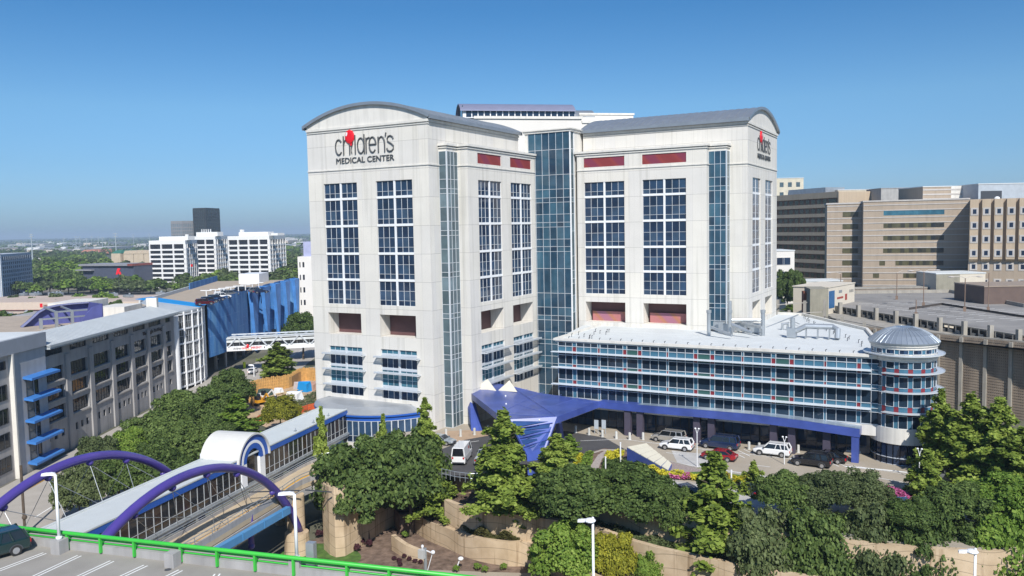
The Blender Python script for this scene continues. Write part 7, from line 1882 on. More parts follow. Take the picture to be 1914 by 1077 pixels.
    for x in (hl-0.92, -hl+0.98):
        for sgn in (-1, 1):
            y0, y1 = (w-0.22, w+0.02) if sgn > 0 else (-w-0.02, -w+0.22)
            mb = MB(); n = 18; c1 = [(x+wr_*math.cos(2*math.pi*k/n), y0, wr_+wr_*math.sin(2*math.pi*k/n)) for k in range(n)]; c2 = [(p[0], y1, p[2]) for p in c1]; mb.hexa(c1, c2)
            tyre = build('wheel', mb, black, T, local=True)
            mb = MB(); yy = w+0.028 if sgn > 0 else -w-0.028
            mb.poly([(x+wr_*0.62*math.cos(2*math.pi*k/n), yy, wr_+wr_*0.62*math.sin(2*math.pi*k/n)) for k in range(n)]); r = build('rim', mb, silver, tyre, local=True)
            mb = MB(); rr = wr_+0.09; yo = (w+0.012)*sgn
            for k in range(10):
                a0, a1 = math.pi*k/10, math.pi*(k+1)/10; p = lambda r_, a_: (x+r_*math.cos(a_), yo, wr_+r_*math.sin(a_)*0.98)
                mb.poly([p(wr_,a0), p(rr,a0), p(rr,a1), p(wr_,a1)])
            build('wheel_arch', mb, darkm, T, local=True)
    for sgn in (-1, 1):
        mb = MB(); mb.box(hl-0.22, hl-0.04, sgn*w*0.66-0.16, sgn*w*0.66+0.16, hb*0.62, hb*0.76); build('headlight', mb, headl, T, local=True)
        mb = MB(); zt_ = belt-0.12; mb.box(-hl-0.015, -hl+0.14, sgn*w*0.78-0.12, sgn*w*0.78+0.12, zt_-0.28, zt_); build('taillight', mb, taill, T, local=True)
        mb = MB(); mb.box(ws-0.25, ws-0.08, sgn*(w+0.08)-0.09, sgn*(w+0.08)+0.09, belt-0.02, belt+0.14); build('mirror', mb, darkm, T, local=True)
    mb = MB(); mb.box(hl-0.06, hl+0.012, -w*0.42, w*0.42, hb*0.48, hb*0.72); build('grille', mb, darkm, T, local=True)
    mb = MB(); mb.box(-hl-0.03, -hl+0.2, -w*0.84, w*0.84, 0.36, 0.52); mb.box(hl-0.2, hl+0.02, -w*0.7, w*0.7, 0.32, 0.44)
    if kind == 'longsuv': mb.box(-hl+1.5, hl-1.5, -w-0.06, w+0.06, 0.34, 0.42)
    build('bumper', mb, darkm, T, local=True)
    if kind in ('suv','longsuv'):
        mb = MB()
        for sgn in (-1,1): mb.tube([(r1+0.3, sgn*(wr-0.14), roof+0.05), (r0-0.3, sgn*(wr-0.14), roof+0.05)], 0.022, 5)
        build('roof_rail', mb, darkm, T, local=True)
    return T
CARP = {}; CS = 0.88
def car(kind, colour, xy, z, heading, label, group=None, cat='car', name=None, sc=CS):
    key = (kind, colour)
    if key not in CARP: CARP[key] = make_car(kind, colour); T = CARP[key]
    else:
        T = copy_tree(CARP[key])
    T.name = name or ('car' if kind in ('sedan','suv','longsuv') else kind)
    T.location = (xy[0], xy[1], z); T.rotation_euler = (0,0,heading); T.scale = (sc,sc,sc); tag(T, label, cat, group)
    if 'group' in T and group is None: del T['group']
    return T
def mid(a, b_, z=0.0):
    p, q = G(a[0],a[1],z), G(b_[0],b_[1],z); return ((p.x+q.x)/2, (p.y+q.y)/2)
W_ = math.pi
ZC = -0.02+0.012
car('longsuv','silver', (-33.2,102.0), ZC, W_-0.05, 'silver-beige long SUV waiting under the edge of the blue canopy', sc=0.82)
car('suv','white', (-31.1,98.8), ZC, W_+0.03, 'white SUV in front of the silver-beige one, nearest the blue wedge', sc=0.88)
car('longsuv','navy', (-26.4,101.6), ZC, W_-0.03, 'dark blue long SUV with tan lower trim behind the red car', sc=0.9)
car('sedan','red', (-25.2,96.5), ZC, W_-0.02, 'dark red coupe on the forecourt drive', sc=0.9)
car('suv','white', (-19.9,101.1), ZC, W_-0.02, 'white SUV parked right of the dark blue one', sc=0.92)
car('suv','black', (-15.0,98.5), ZC, W_-0.04, 'black SUV nearest the trees, in front of another black car', sc=0.94)
car('sedan','black', (-13.6,101.0), ZC, W_-0.02, 'black sedan half hidden behind the black SUV', sc=0.92)
car('pickup','grey', (-1.6,98.2), ZC, 0.15, 'dark grey pickup partly hidden by the cypress at right', sc=0.9)
car('sedan','lgrey', (-59.7,88.7), ZC, 0.05, 'pale grey sedan left of the canopy by the tower foot', sc=0.85)
v = car('van','white', (-53.0,83.2), ZC, W_/2+0.35, 'white delivery van with a round red sign on its rear', cat='van', sc=0.85)
m_ = MB(); m_.poly([(-2.80+0.0, 0.62+0.30*math.cos(a), 1.95+0.30*math.sin(a)) for a in [2*math.pi*k/16 for k in range(16)]]); 
m_ = MB(); m_.poly([(0.2+0.42*math.cos(a), -0.93, 1.75+0.42*math.sin(a)) for a in [2*math.pi*k/16 for k in range(16)]]); build('round_sign', m_, mat('rust_red', (0.5,0.07,0.04), 0.6), v, local=True)
car('pickup','lgrey', (-50.2,80.8-0.0+3.2), ZC, W_/2+0.3, 'pale grey pickup loaded with ladders beside the white van', sc=0.85)
car('suv','black', (-47.6,84.5), ZC, W_/2+0.3, 'black SUV glimpsed between the cypresses beside the pickup', sc=0.85)
car('suv','navy', mid((1252,925),(1305,935)), ZC, W_/2+0.9, 'dark blue SUV on the lower drive between the trees', sc=0.85)
car('sedan','navy', mid((1385,918),(1430,925)), ZC, W_/2+0.6, 'dark sedan on the lower drive half hidden by the bright cypress', sc=0.85)
car('sedan','lgrey', mid((1600,945),(1625,965)), ZC, W_/2+0.4, 'pale sedan glimpsed through the trees below the pink flowers', sc=0.85)
car('sedan','blue', mid((1665,948),(1700,955)), ZC, W_/2+0.4, 'blue-grey sedan under the trees right of the pink flowers', sc=0.85)
hd = math.atan2(LG[1].y, LG[1].x)
car('suv','white', mid((462,702),(484,694),-7.95), -7.95, hd, 'white SUV on the street by the lamp post near the pit', sc=0.9)
# the near car on the deck
q = G(5,1052,DZ)
nc = car('suv','green', (q.x-1.55,q.y-0.05), DZ+0.01, math.atan2(rn.y, rn.x)-0.42+math.pi, 'black-green car cut by the left edge on the foreground deck', sc=1.0)
# cars on the netted garage roof
for i, (px, py, kd, cl) in enumerate(((436,552,'pickup','white'),(448,553,'suv','grey'),(434,558,'suv','white'),(424,562,'suv','navy'),(412,566,'suv','navy'),(403,570,'suv','maroon'),(470,546,'suv','black'),(485,545,'sedan','black'),(497,547,'suv','grey'),(505,548,'sedan','navy'),(455,550,'sedan','blue'))):
    p = G(px, py, 10.7)
    lab = ['white pickup on the netted garage roof','dark grey SUV beside the white pickup on the garage roof','white SUV parked on the netted garage roof','dark blue SUV in front of the white one on the garage roof','dark blue SUV second from the near corner of the garage roof','maroon SUV at the near corner of the garage roof'][i] if i < 6 else 'dark car parked at the far end of the netted garage roof'
    car(kd, cl, (p.x-LG[2].x*2.6,p.y-LG[2].y*2.6), 10.71, hd-1.1, lab, None if i < 6 else 'dark cars at the far end of the garage roof', sc=0.95)
random.seed(14)
for k in range(34):
    px = random.choice([random.uniform(0,60), random.uniform(100,160), random.uniform(0,210)]); py = 571+random.random()*9-0.012*px
    p = G(px, py, -7.94); cl = random.choice(('white','white','grey','black','silver','navy','lgrey'))
    car(random.choice(('sedan','suv')), cl, (p.x,p.y), -7.93, random.choice((0.4,-2.7,1.9)), {'white':'white','grey':'dark grey','black':'black','silver':'beige-silver','navy':'navy','lgrey':'pale grey'}[cl]+' parked car in the '+('left' if px < 70 else 'middle' if px < 140 else 'right')+' part of the shopping strip car park', 'cars in the shopping strip car park', sc=1.0)

# ------------------------------------------------------------------ forecourt details
def bollard(px, py, label=None):
    p = G(px, py, -0.02); mb = MB(); mb.cyl((p.x,p.y), 0.17, -0.02, 0.88, 12); mb.cyl((p.x,p.y), 0.13, 0.88, 0.95, 12); mb.cyl((p.x,p.y), 0.22, -0.02, 0.06, 12)
    tag(build('bollard', mb, mat('bollard_white', (0.55,0.55,0.52), 0.6)), label or 'short white bollard lining the forecourt drive', 'bollard', 'white bollards along the forecourt drive')
for px, py in ((834,815),(861,816),(887,813),(913,808),(1049,806),(1076,809),(1101,813),(1126,817),(1152,820),(1177,822),(1202,822),(1235,825),(1283,830),(1400,840),(1419,842),(1492,846),(1598,855)): bollard(px, py)
ap = mat('asphalt_dark', (0.07,0.068,0.07), 0.9, var=0.2, scale=0.5)
def sheet(name, pts, z, m): mb = MB(); mb.poly([G(x, y, z) for x, y in pts]); return structure(name, mb, m)
sheet('asphalt_apron', [(800,850),(870,822),(960,806),(1060,806),(1130,818),(1165,838),(1225,866),(1160,866),(1110,850),(1080,870),(1040,880),(985,868),(950,868),(945,885),(905,889),(850,889),(800,885)], -0.012, ap)
sheet('brick_apron', [(835,806),(960,800),(960,806),(870,822),(800,835),(800,820)], -0.008, mat('paver_tan', (0.42,0.30,0.20), 0.9, var=0.15))
sheet('lower_drive', [(1120,905),(1240,893),(1400,920),(1560,960),(1700,985),(1800,990),(1760,1010),(1560,1000),(1400,975),(1250,945),(1130,925)], -0.010, mat('pale_drive', (0.45,0.44,0.42), 0.9, var=0.12))
sheet('pale_patch', [(1255,842),(1325,850),(1335,893),(1275,885)], -0.006, mat('pale_drive', (0.45,0.44,0.42)))
def pline(pts, w, z, m=paintw, name='drive_line'):
    mb = MB(); P = [G(x, y, z) for x, y in pts]
    for i in range(len(P)-1):
        d = (P[i+1]-P[i]); d.z = 0; d.normalize(); n_ = Vector((-d.y, d.x, 0))*w/2; mb.poly([P[i]-n_, P[i+1]-n_, P[i+1]+n_, P[i]+n_])
    return structure(name, mb, m)
pline([(1085,824),(1165,821),(1250,832),(1330,842),(1480,858),(1580,868),(1700,888)], 0.12, 0.0)
pline([(1225,857),(1300,872),(1400,886),(1480,897),(1560,905)], 0.2, 0.0)
pline([(1580,872),(1650,878),(1720,886)], 0.45, 0.002)
for a, b_ in (((1180,842),(1215,845)),((1245,846),(1275,850)),((1400,868),(1440,873)),((1370,845),(1392,856)),((1380,842),(1402,853)),((1390,840),(1412,850)),((1545,862),(1568,872)),((1556,861),(1580,872)),((845,832),(895,824)),((1640,893),(1690,902))): pline([a, b_], 0.12, 0.001)
mk = roadc
def kerb(pts, name='kerb', z1=0.12, m=None):
    mb = MB(); P = [G(x, y, 0.0) for x, y in pts]
    for i in range(len(P)-1): mb.bar(P[i]+Vector((0,0,z1/2-0.01)), P[i+1]+Vector((0,0,z1/2-0.01)), 0.16, h=z1)
    return structure(name, mb, m or roadc)
kerb([(1083,872),(1095,852),(1125,842),(1168,842)]); kerb([(1230,858),(1300,875),(1400,890),(1500,902)]); kerb([(1215,893),(1300,905),(1400,920),(1500,940)]); kerb([(1640,860),(1700,870),(1720,873)])
# garden bed
sheet('garden_bed', [(1070,905),(1075,880),(1100,846),(1130,838),(1170,843),(1190,868),(1300,878),(1420,893),(1600,905),(1700,925),(1720,960),(1600,945),(1430,915),(1310,900),(1210,888),(1130,900)], -0.004, mulch)
sheet('gravel_patch', [(1228,859),(1300,872),(1345,880),(1250,884),(1225,880)], 0.004, mat('gravel', (0.33,0.27,0.25), 0.95, var=0.4, scale=5))
sheet('stone_path', [(1100,900),(1103,872),(1118,850),(1133,841),(1140,846),(1125,858),(1117,880),(1120,902)], 0.004, mat('stone_path_mat', (0.38,0.33,0.30), 0.95, var=0.3, scale=4))
sheet('garden_lawn', [(1250,884),(1345,880),(1420,893),(1500,903),(1490,910),(1400,900),(1320,893)], 0.006, lawnm)
def gpoly(pts, z=0.0): return [tuple(G(x,y,z).xy) for x, y in pts]
leaf_mass('flower_bed', gpoly([(1130,852),(1150,846),(1168,848),(1160,860),(1135,866)]), 0.0, 0.6, 1500, 'gold', 0.11, 'yellow flower clump right of the curved stone path', 'flower bed')
leaf_mass('flower_bed', gpoly([(1070,860),(1078,848),(1090,850),(1086,868),(1074,872)]), 0.0, 0.7, 900, 'gold', 0.11, 'yellow and orange flower clump left of the curved stone path', 'flower bed')
leaf_mass('flower_bed', gpoly([(1185,870),(1215,876),(1260,886),(1330,895),(1330,902),(1250,895),(1185,882)]), 0.0, 0.7, 3200, 'gold', 0.10, 'long yellow flower strip below the blue wedge', 'flower bed')
leaf_mass('flower_bed', gpoly([(1250,890),(1290,894),(1290,899),(1250,897)]), 0.0, 0.75, 700, 'pink', 0.09, 'small pink flower patch below the blue wedge', 'flower bed')
leaf_mass('flower_bed', gpoly([(1655,918),(1680,920),(1705,932),(1695,942),(1665,930)]), 0.0, 0.9, 1400, 'pink', 0.11, 'bright pink flower patch near the pickup', 'flower bed')
leaf_mass('flower_bed', gpoly([(1355,890),(1400,896),(1400,906),(1355,902)]), 0.0, 0.7, 900, 'gold', 0.10, 'yellow flowers between the bright cypress and the narrow one', 'flower bed')
leaf_mass('flower_bed', gpoly([(1340,888),(1365,892),(1365,900),(1340,897)]), 0.0, 0.7, 500, 'plum', 0.10, 'dark plum foliage behind the bright cypress', 'flower bed')
leaf_mass('ground_cover', gpoly([(1070,905),(1075,880),(1095,850),(1110,846),(1105,870),(1098,900)]), 0.0, 0.6, 3000, 'bright', 0.10, kind='stuff')
leaf_mass('ground_cover', gpoly([(1122,902),(1128,866),(1145,862),(1175,868),(1180,885),(1150,900)]), 0.0, 0.8, 3500, 'oak', 0.11, kind='stuff')
leaf_mass('ground_cover', gpoly([(1560,915),(1640,912),(1660,930),(1600,940)]), 0.0, 0.8, 2500, 'olive', 0.11, kind='stuff')
# blue wedge with cream top
WD = thing('blue_wedge', 'low blue wedge-shaped roof with cream stepped panels beside the drive', 'skylight', tuple(G(1172,862,-0.02)))
a, b_ = G(1172,864,-0.02), G(1250,888,-0.02); ta = Vector((a.x,a.y,1.75)); tb = Vector((b_.x,b_.y,0.45)); ba, bb = G(1208,848,-0.02), G(1256,874,-0.02); tba, tbb = Vector((ba.x,ba.y,1.2)), Vector((bb.x,bb.y,0.35))
mb = MB(); mb.hexa([a,b_,bb,ba],[ta,tb,tbb,tba]); build('blue_body', mb, canopy_blue, WD)
mb = MB(); N_ = 6
for k in range(N_):
    f0, f1 = k/N_+0.01, (k+1)/N_-0.015; up_ = Vector((0,0,0.06))
    mb.hexa([ta.lerp(tb,f0)+Vector((0,0,0.01)), ta.lerp(tb,f1)+Vector((0,0,0.01)), tba.lerp(tbb,f1)+Vector((0,0,0.01)), tba.lerp(tbb,f0)+Vector((0,0,0.01))],[ta.lerp(tb,f0)+up_*2.0, ta.lerp(tb,f1)+up_, tba.lerp(tbb,f1)+up_, tba.lerp(tbb,f0)+up_*2.0])
build('cream_panel', mb, creamp, WD)
# drive lamps
for (px, py, yt, hh, lab) in ((1303,872,800,3,'slim forked white lamp between the white and the dark blue SUV'),(1466,868,816,3,'slim forked white lamp beside the right white SUV'),(1718,900,838,3,'slim white lamp in front of the drum, behind a cypress')):
    p = G(px, py, 0); D = depth_of(p); q = PD(px, yt, D); T = thing('forecourt_lamp', lab, 'lamp', tuple(p))
    mb = MB(); mb.tube([p, (p.x,p.y,q.z-0.6)], 0.05, 6); mb.tube([(p.x,p.y,q.z-0.6),(p.x-0.18,p.y,q.z)], 0.035, 5); mb.tube([(p.x,p.y,q.z-0.6),(p.x+0.18,p.y,q.z)], 0.035, 5); build('pole', mb, white_paint, T)
    mb = MB(); mb.ball((p.x-0.2,p.y,q.z), 0.12,0.12,0.1,8,6); mb.ball((p.x+0.2,p.y,q.z), 0.12,0.12,0.1,8,6); build('lamp_head', mb, white_paint, T)
for (px, py, yt) in ((1160,868,828),(1132,880,855),(1367,905,880)):
    p = G(px, py, 0); q = PD(px, yt, depth_of(p)); mb = MB(); mb.cyl((p.x,p.y), 0.08, 0, q.z, 8); mb.cyl((p.x,p.y), 0.1, q.z, q.z+0.12, 8)
    tag(build('marker_post', mb, white_paint), 'slim white marker post standing in the flower garden', 'post', 'white marker posts in the flower garden')
for (px, py) in ((1113,812),(1127,812)):
    p = G(px, py, 0); mb = MB(); mb.box(p.x-0.3,p.x+0.3,p.y+0.3,p.y+0.36,0.7,1.9); mb.bar((p.x-0.25,p.y+0.33,0),(p.x-0.25,p.y+0.33,0.7),0.05); mb.bar((p.x+0.25,p.y+0.33,0),(p.x+0.25,p.y+0.33,0.7),0.05)
    tag(build('notice_board', mb, mat('board_grey', (0.45,0.5,0.55), 0.6)), 'pale notice board under the canopy, beside its twin', 'notice board', 'pale notice boards under the canopy')
p = OY(1250,822,103.4)
# purple parapet of the lower drive
a, b_ = G(1250,949,0.0), G(1283,956,0.0); mb = MB(); mb.bar(a+Vector((0,0,0.4)), b_+Vector((0.3,0,0.4)), 0.3, h=0.9)
tag(build('purple_barrier', mb, purple), 'short purple barrier between the oak and the bright cypress', 'barrier')
# fence at the parking edge left
FE_ = thing('metal_fence', 'grey metal fence along the forecourt edge below the white van', 'fence', tuple(G(860,898,0)))
P = [G(826,893,0), G(850,899,0), G(880,903,0), G(912,902,0)]
mb = MB()
for z in (0.5, 1.05): mb.tube([p+Vector((0,0,z)) for p in P], 0.04, 5)
for i in range(3):
    for f_ in (0,0.33,0.66): q = P[i].lerp(P[i+1], f_); mb.tube([q, q+Vector((0,0,1.1))], 0.035, 5)
build('rails', mb, galv, FE_)
# utility pole, little sign lamp in the foreground bed
p = G(797,1120,-8); D = depth_of(p); q = PD(797,1022,D); T = thing('utility_pole', 'grey utility pole with a box and cameras at the foot of the long wall', 'pole', tuple(p))
mb = MB(); mb.cyl((p.x,p.y), 0.16, -8, q.z, 10); build('pole', mb, galv, T)
mb = MB(); mb.box(p.x-0.55,p.x+0.1,p.y-0.45,p.y-0.1,q.z-0.95,q.z-0.1); build('control_box', mb, mat('box_grey', (0.5,0.5,0.48), 0.6), T)
mb = MB(); mb.bar((p.x-0.4,p.y,q.z-0.1),(p.x+0.8,p.y+0.1,q.z-0.4),0.08); mb.ball((p.x+0.85,p.y+0.1,q.z-0.3),0.22,0.22,0.2,8,6); mb.ball((p.x-0.3,p.y,q.z+0.12),0.14,0.14,0.18,8,6); mb.bar((p.x+0.8,p.y+0.1,q.z-0.4),(p.x+0.1,p.y,q.z-2.6),0.06); build('camera_arm', mb, white_paint, T)
p = G(852,1066,-7.9); D = depth_of(p); q = PD(860,1044,D); T = thing('path_lamp', 'small leaning white path lamp at the foot of the long wall', 'lamp', tuple(p))
mb = MB(); mb.tube([p, (q.x,q.y,q.z)], 0.06, 6); build('pole', mb, white_paint, T); mb = MB(); mb.ball((q.x+0.08,q.y,q.z), 0.3,0.3,0.2,10,6); build('lamp_head', mb, white_paint, T)
mb = MB(); q = G(570,1078,DZ); Fq_ = frame((q.x,q.y), rd, rn); mb.fbox(Fq_, 0.0, 0.55, 0.2, 0.6, DZ+0.3, DZ+2.1); tag(build('control_cabinet', mb, galv), 'grey electrical cabinet beside the right deck lamp post', 'cabinet')

# ------------------------------------------------------------------ construction pit left of the tower
zp = -7.94
sheet('dirt_pit', [(452,778),(456,752),(470,738),(500,722),(555,712),(600,700),(600,760),(560,790),(500,800)], zp, dirt)
leaf_mass('ground_cover', gpoly([(545,750),(592,732),(600,752),(575,772),(548,768)], zp), zp, 0.5, 2500, 'olive', 0.12, kind='stuff')
wood = mat('new_timber', (0.62,0.36,0.12), 0.8, var=0.2, scale=2)
TW = thing('timber_retaining_wall', 'curved wall of fresh orange timber posts and rails around the pit', 'timber wall', tuple(G(520,725,zp)))
P = [G(x, y, zp).xy for x, y in ((474,760),(467,748),(474,738),(490,733),(510,730),(530,727),(545,723),(556,716),(566,712),(580,711),(596,712))]
P = [Vector(p) for p in smoothline([tuple(p) for p in P], 3)]
for j, z in enumerate((0.35, 1.0, 1.65, 2.3)):
    mb = MB()
    for i in range(len(P)-1): mb.bar((P[i].x,P[i].y,zp+z), (P[i+1].x,P[i+1].y,zp+z), 0.12, h=0.35)
    build('rail', mb, wood, TW)
for i in range(0, len(P)):
    for f_ in ((0,) if i == len(P)-1 else (0,0.5)):
        q = P[i] if f_ == 0 else P[i].lerp(P[i+1], 0.5); mb = MB(); mb.box(q.x-0.12,q.x+0.12,q.y-0.3,q.y-0.06,zp,zp+3.0+0.3*random.random()); build('timber_post', mb, wood, TW)
mb = MB()
for i in range(len(P)-1): mb.bar((P[i].x,P[i].y+0.2,zp+1.2), (P[i+1].x,P[i+1].y+0.2,zp+1.2), 0.06, h=2.4)
build('boarding', mb, mat('old_ply', (0.40,0.24,0.10), 0.85, var=0.2), TW)
def digger(px, py, m, label, s=1.0, rz=0.3):
    p = G(px, py, zp); T = thing('excavator', label, 'excavator', tuple(p), rz)
    mb = MB(); mb.box(-1.3*s,1.3*s,-1.1*s,-0.65*s,0,0.55*s); mb.box(-1.3*s,1.3*s,0.65*s,1.1*s,0,0.55*s); build('track', mb, black, T, local=True)
    mb = MB(); mb.box(-1.3*s,1.0*s,-0.95*s,0.95*s,0.6*s,1.2*s); mb.box(-1.3*s,-0.3*s,-0.95*s,0.95*s,1.2*s,1.6*s); build('body', mb, m, T, local=True)
    mb = MB(); mb.hexa([(-0.3*s,-0.9*s,1.2*s),(0.8*s,-0.9*s,1.2*s),(0.8*s,0.1*s,1.2*s),(-0.3*s,0.1*s,1.2*s)],[(-0.3*s,-0.85*s,2.4*s),(0.5*s,-0.85*s,2.4*s),(0.5*s,0.05*s,2.4*s),(-0.3*s,0.05*s,2.4*s)]); build('cab', mb, carglass, T, local=True)
    mb = MB(); mb.bar((0.9*s,0.4*s,1.2*s),(2.4*s,0.4*s,2.6*s),0.32*s); mb.bar((2.4*s,0.4*s,2.6*s),(3.5*s,0.4*s,1.0*s),0.26*s); build('boom', mb, m, T, local=True)
    mb = MB(); mb.hexa([(3.2*s,0.05*s,0.3*s),(3.9*s,0.05*s,0.3*s),(3.9*s,0.75*s,0.3*s),(3.2*s,0.75*s,0.3*s)],[(3.1*s,0.05*s,1.0*s),(3.7*s,0.05*s,1.1*s),(3.7*s,0.75*s,1.1*s),(3.1*s,0.75*s,1.0*s)]); build('bucket', mb, darkm, T, local=True)
digger(484,757, mat('digger_yellow', (0.62,0.30,0.015), 0.5), 'yellow excavator at the near left corner of the pit', 1.0, -0.2)
digger(494,746, mat('digger_white', (0.7,0.68,0.66), 0.5), 'white mini excavator behind the yellow one', 0.8, 0.1)
def heap(name, px, py, w, h, m, label, cat):
    p = G(px, py, zp); mb = MB(); mb.hexa([(p.x-w,p.y-w*0.7,zp),(p.x+w,p.y-w*0.7,zp),(p.x+w,p.y+w*0.7,zp),(p.x-w,p.y+w*0.7,zp)],[(p.x-w*0.8,p.y-w*0.5,zp+h),(p.x+w*0.9,p.y-w*0.6,zp+h*0.8),(p.x+w*0.7,p.y+w*0.5,zp+h),(p.x-w*0.9,p.y+w*0.6,zp+h*0.9)])
    return tag(build(name, mb, m), label, cat)
heap('white_crate', 551,748, 1.7, 1.9, white_paint, 'white wrapped crate in the middle of the pit', 'crate')
heap('blue_tarp_stack', 570,731, 1.5, 2.2, tarp, 'stack under a bright blue tarpaulin in the pit', 'stack')
heap('wrapped_pallet', 558,729, 1.0, 1.9, mat('shrink_wrap', (0.5,0.45,0.45), 0.5), 'clear-wrapped pallet left of the blue tarpaulin stack', 'pallet')
heap('brick_pallet', 583,729, 1.3, 1.6, mat('brick_stack', (0.42,0.25,0.18), 0.8), 'brick pallet right of the blue tarpaulin stack', 'pallet')
heap('brick_pallet', 592,727, 1.3, 1.7, mat('brick_stack', (0.42,0.25,0.18), 0.8), 'brick pallet against the tower edge', 'pallet')
heap('material_box', 521,735, 1.0, 1.2, white_paint, 'small pale box beside the timber wall', 'box')
heap('dark_skip', 497,738, 1.7, 1.3, mat('skip_green', (0.05,0.08,0.07), 0.7), 'dark skip against the left timber wall', 'skip')
mb = MB()
for k in range(7):
    a = G(505+k*6,742-(k%3)*2,zp); b_ = G(535+k*5,734-(k%2)*3,zp); mb.bar(a+Vector((0,0,0.15+0.05*k)), b_+Vector((0,0,0.2+0.05*k)), 0.3, h=0.1)
tag(build('timber_planks', mb, mat('plank', (0.58,0.44,0.26), 0.8)), 'loose pale planks scattered across the pit floor', 'planks')
om = mat('orange_mesh', (0.75,0.12,0.03), 0.7, var=0.15)
for pts, lab in ((((556,775),(575,768),(600,762)),'orange mesh fence right of the yellow-leaved tree'),(((470,800),(485,788),(502,783)),'orange mesh fence left of the yellow-leaved tree')):
    P = [G(x, y, zp) for x, y in pts]; T = thing('mesh_fence', lab, 'fence', tuple(P[0])); mb = MB(); mp = MB()
    for i in range(len(P)-1):
        for z in (0.15,0.4,0.65,0.9,1.15): mb.bar(P[i]+Vector((0,0,z)), P[i+1]+Vector((0,0,z)), 0.04, h=0.19)
    for p in P: mp.tube([p, p+Vector((0,0,1.5))], 0.05, 5)
    build('mesh', mb, om, T); build('stake', mp, darkm, T)
# chain-link fence and pale slope behind the broad cypress
P = [G(x, y, -7.9) for x, y in ((560,712),(575,706),(592,700))]; T = thing('site_fence', 'grey site fence between the timber wall and the tower', 'fence', tuple(P[0])); mb = MB()
for i in range(2):
    for z in (0.1,2.0): mb.tube([P[i]+Vector((0,0,z)),P[i+1]+Vector((0,0,z))], 0.05, 5)
    mb.bar(P[i]+Vector((0,0,1)), P[i+1]+Vector((0,0,1)), 0.03, h=1.7)
for f_ in range(5): q = P[0].lerp(P[2], f_/4); mb.tube([q, q+Vector((0,0,2.1))], 0.05, 5)
build('panel', mb, mat('site_fence_grey', (0.42,0.43,0.42), 0.7), T)
sheet('pavement', [(330,740),(470,700),(500,705),(560,690),(592,685),(592,696),(540,705),(480,722),(420,735),(340,760)], -7.9, roadc)
# street lamp and signals near the white SUV
for (px, py, yt, lab) in ((475,705,683,'white street lamp beside the white SUV'),(423,686,650,'slim grey post at the corner of the netted garage')):
    p = G(px, py, -8); q = PD(px, yt, depth_of(p)); T = thing('street_lamp', lab, 'street lamp', tuple(p)); mb = MB(); mb.tube([p,(p.x,p.y,q.z)], 0.12, 6); build('pole', mb, white_paint, T)
    mb = MB(); mb.ball((p.x-0.9,p.y,q.z), 0.9,0.5,0.25,8,6); build('lamp_head', mb, white_paint, T)
p = G(457,688,-7.9); mb = MB(); mb.cyl((p.x,p.y), 0.35, -7.95, -6.6, 10); mb.cyl((p.x,p.y), 0.4, -6.6, -6.3, 10); tag(build('traffic_drum', mb, mat('hi_vis', (0.6,0.75,0.03), 0.6)), 'yellow-green safety post on the street under the truss footbridge', 'post')
# lamps on the netted garage roof
for i, px in enumerate((386,403,419,432,446,459,472,484)):
    p = G(px, 558-2.3*i, 10.7); q = PD(px, 543-2.1*i, depth_of(p)); T = thing('roof_lamp', 'double-armed white lamp on the netted garage roof', 'lamp', tuple(p), group='double-armed lamps on the netted garage roof')
    mb = MB(); mb.tube([p,(p.x,p.y,q.z)], 0.13, 6); build('pole', mb, white_paint, T); mb = MB(); v_ = Vector((right.x,right.y,0)); c = Vector((p.x,p.y,q.z)); mb.bar(c-v_*1.5, c+v_*1.5, 0.35, h=0.18); build('lamp_head', mb, white_paint, T)
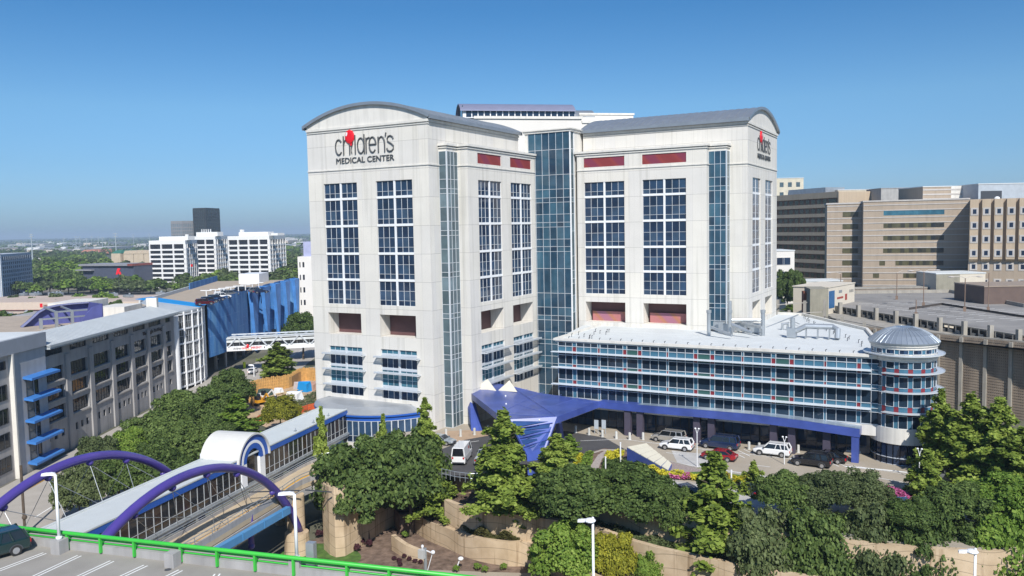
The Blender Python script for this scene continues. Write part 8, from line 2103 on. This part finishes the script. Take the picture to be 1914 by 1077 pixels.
# a pedestrian at the garage corner
def person(px, py, z, label, top, trousers):
    p = G(px, py, z); T = thing('person', label, 'person', tuple(p)); H = 1.7
    me = bpy.data.meshes.new('figure'); bm = bmesh.new(); sl_ = bm.verts.layers.skin.verify()
    J = [((0,0,.93),.13),((0,0,1.15),.13),((0,0,1.38),.15),((0,0,1.5),.055),((0,-.02,1.62),.10),((0,0,1.72),.06),((.18,0,1.38),.06),((.24,.03,1.12),.045),((.22,-.1,.9),.035),((-.18,0,1.38),.06),((-.24,.03,1.12),.045),((-.22,-.06,.88),.035),((.10,0,.85),.09),((.12,-.05,.48),.065),((.13,.02,.08),.045),((.13,-.14,.04),.04),((-.10,0,.85),.09),((-.12,.03,.48),.065),((-.13,.12,.08),.045),((-.13,-.03,.04),.04)]
    E_ = [(0,1),(1,2),(2,3),(3,4),(4,5),(2,6),(6,7),(7,8),(2,9),(9,10),(10,11),(0,12),(12,13),(13,14),(14,15),(0,16),(16,17),(17,18),(18,19)]
    vs = []
    for c, r in J: v = bm.verts.new(c); v[sl_].radius = (r, r); vs.append(v)
    vs[0][sl_].use_root = True
    for a, b_ in E_: bm.edges.new((vs[a], vs[b_]))
    bm.to_mesh(me); bm.free(); o = bpy.data.objects.new('body', me); COL.objects.link(o); o.parent = T
    md = o.modifiers.new('skin', 'SKIN'); md.use_smooth_shade = True; o.modifiers.new('sub', 'SUBSURF').levels = 1
    m, nt, b = nodes('clothes'); s_ = N(nt, 'ShaderNodeSeparateXYZ'); nt.links.new(objco(nt), s_.inputs[0])
    nt.links.new(mixc(nt, mth(nt, 'GREATER_THAN', s_.outputs[2], 0.95), trousers, mixc(nt, mth(nt, 'GREATER_THAN', s_.outputs[2], 1.47), top, (0.35,0.2,0.14))), b.inputs['Base Color']); me.materials.append(m)
    mb = MB(); mb.ball((0,0.01,1.70), 0.105,0.115,0.09,10,8); build('hair', mb, black, T, local=True)
person(408, 679, -7.85, 'person in a white shirt standing at the garage corner', (0.7,0.7,0.7), (0.05,0.05,0.08))

hz = bpy.data.materials.new('haze_air'); hz.use_nodes = True; nt = hz.node_tree; nt.nodes.clear()
out = N(nt, 'ShaderNodeOutputMaterial'); pv_ = N(nt, 'ShaderNodeVolumePrincipled'); pv_.inputs['Density'].default_value = 0.00016; pv_.inputs['Color'].default_value = (0.62,0.78,0.95,1); pv_.inputs['Anisotropy'].default_value = 0.0
nt.links.new(pv_.outputs[0], out.inputs['Volume'])
mb = MB(); mb.box(-31000,31000,-31000,31000,-9.0,80.0); tag(build('haze', mb, hz), kind='stuff')
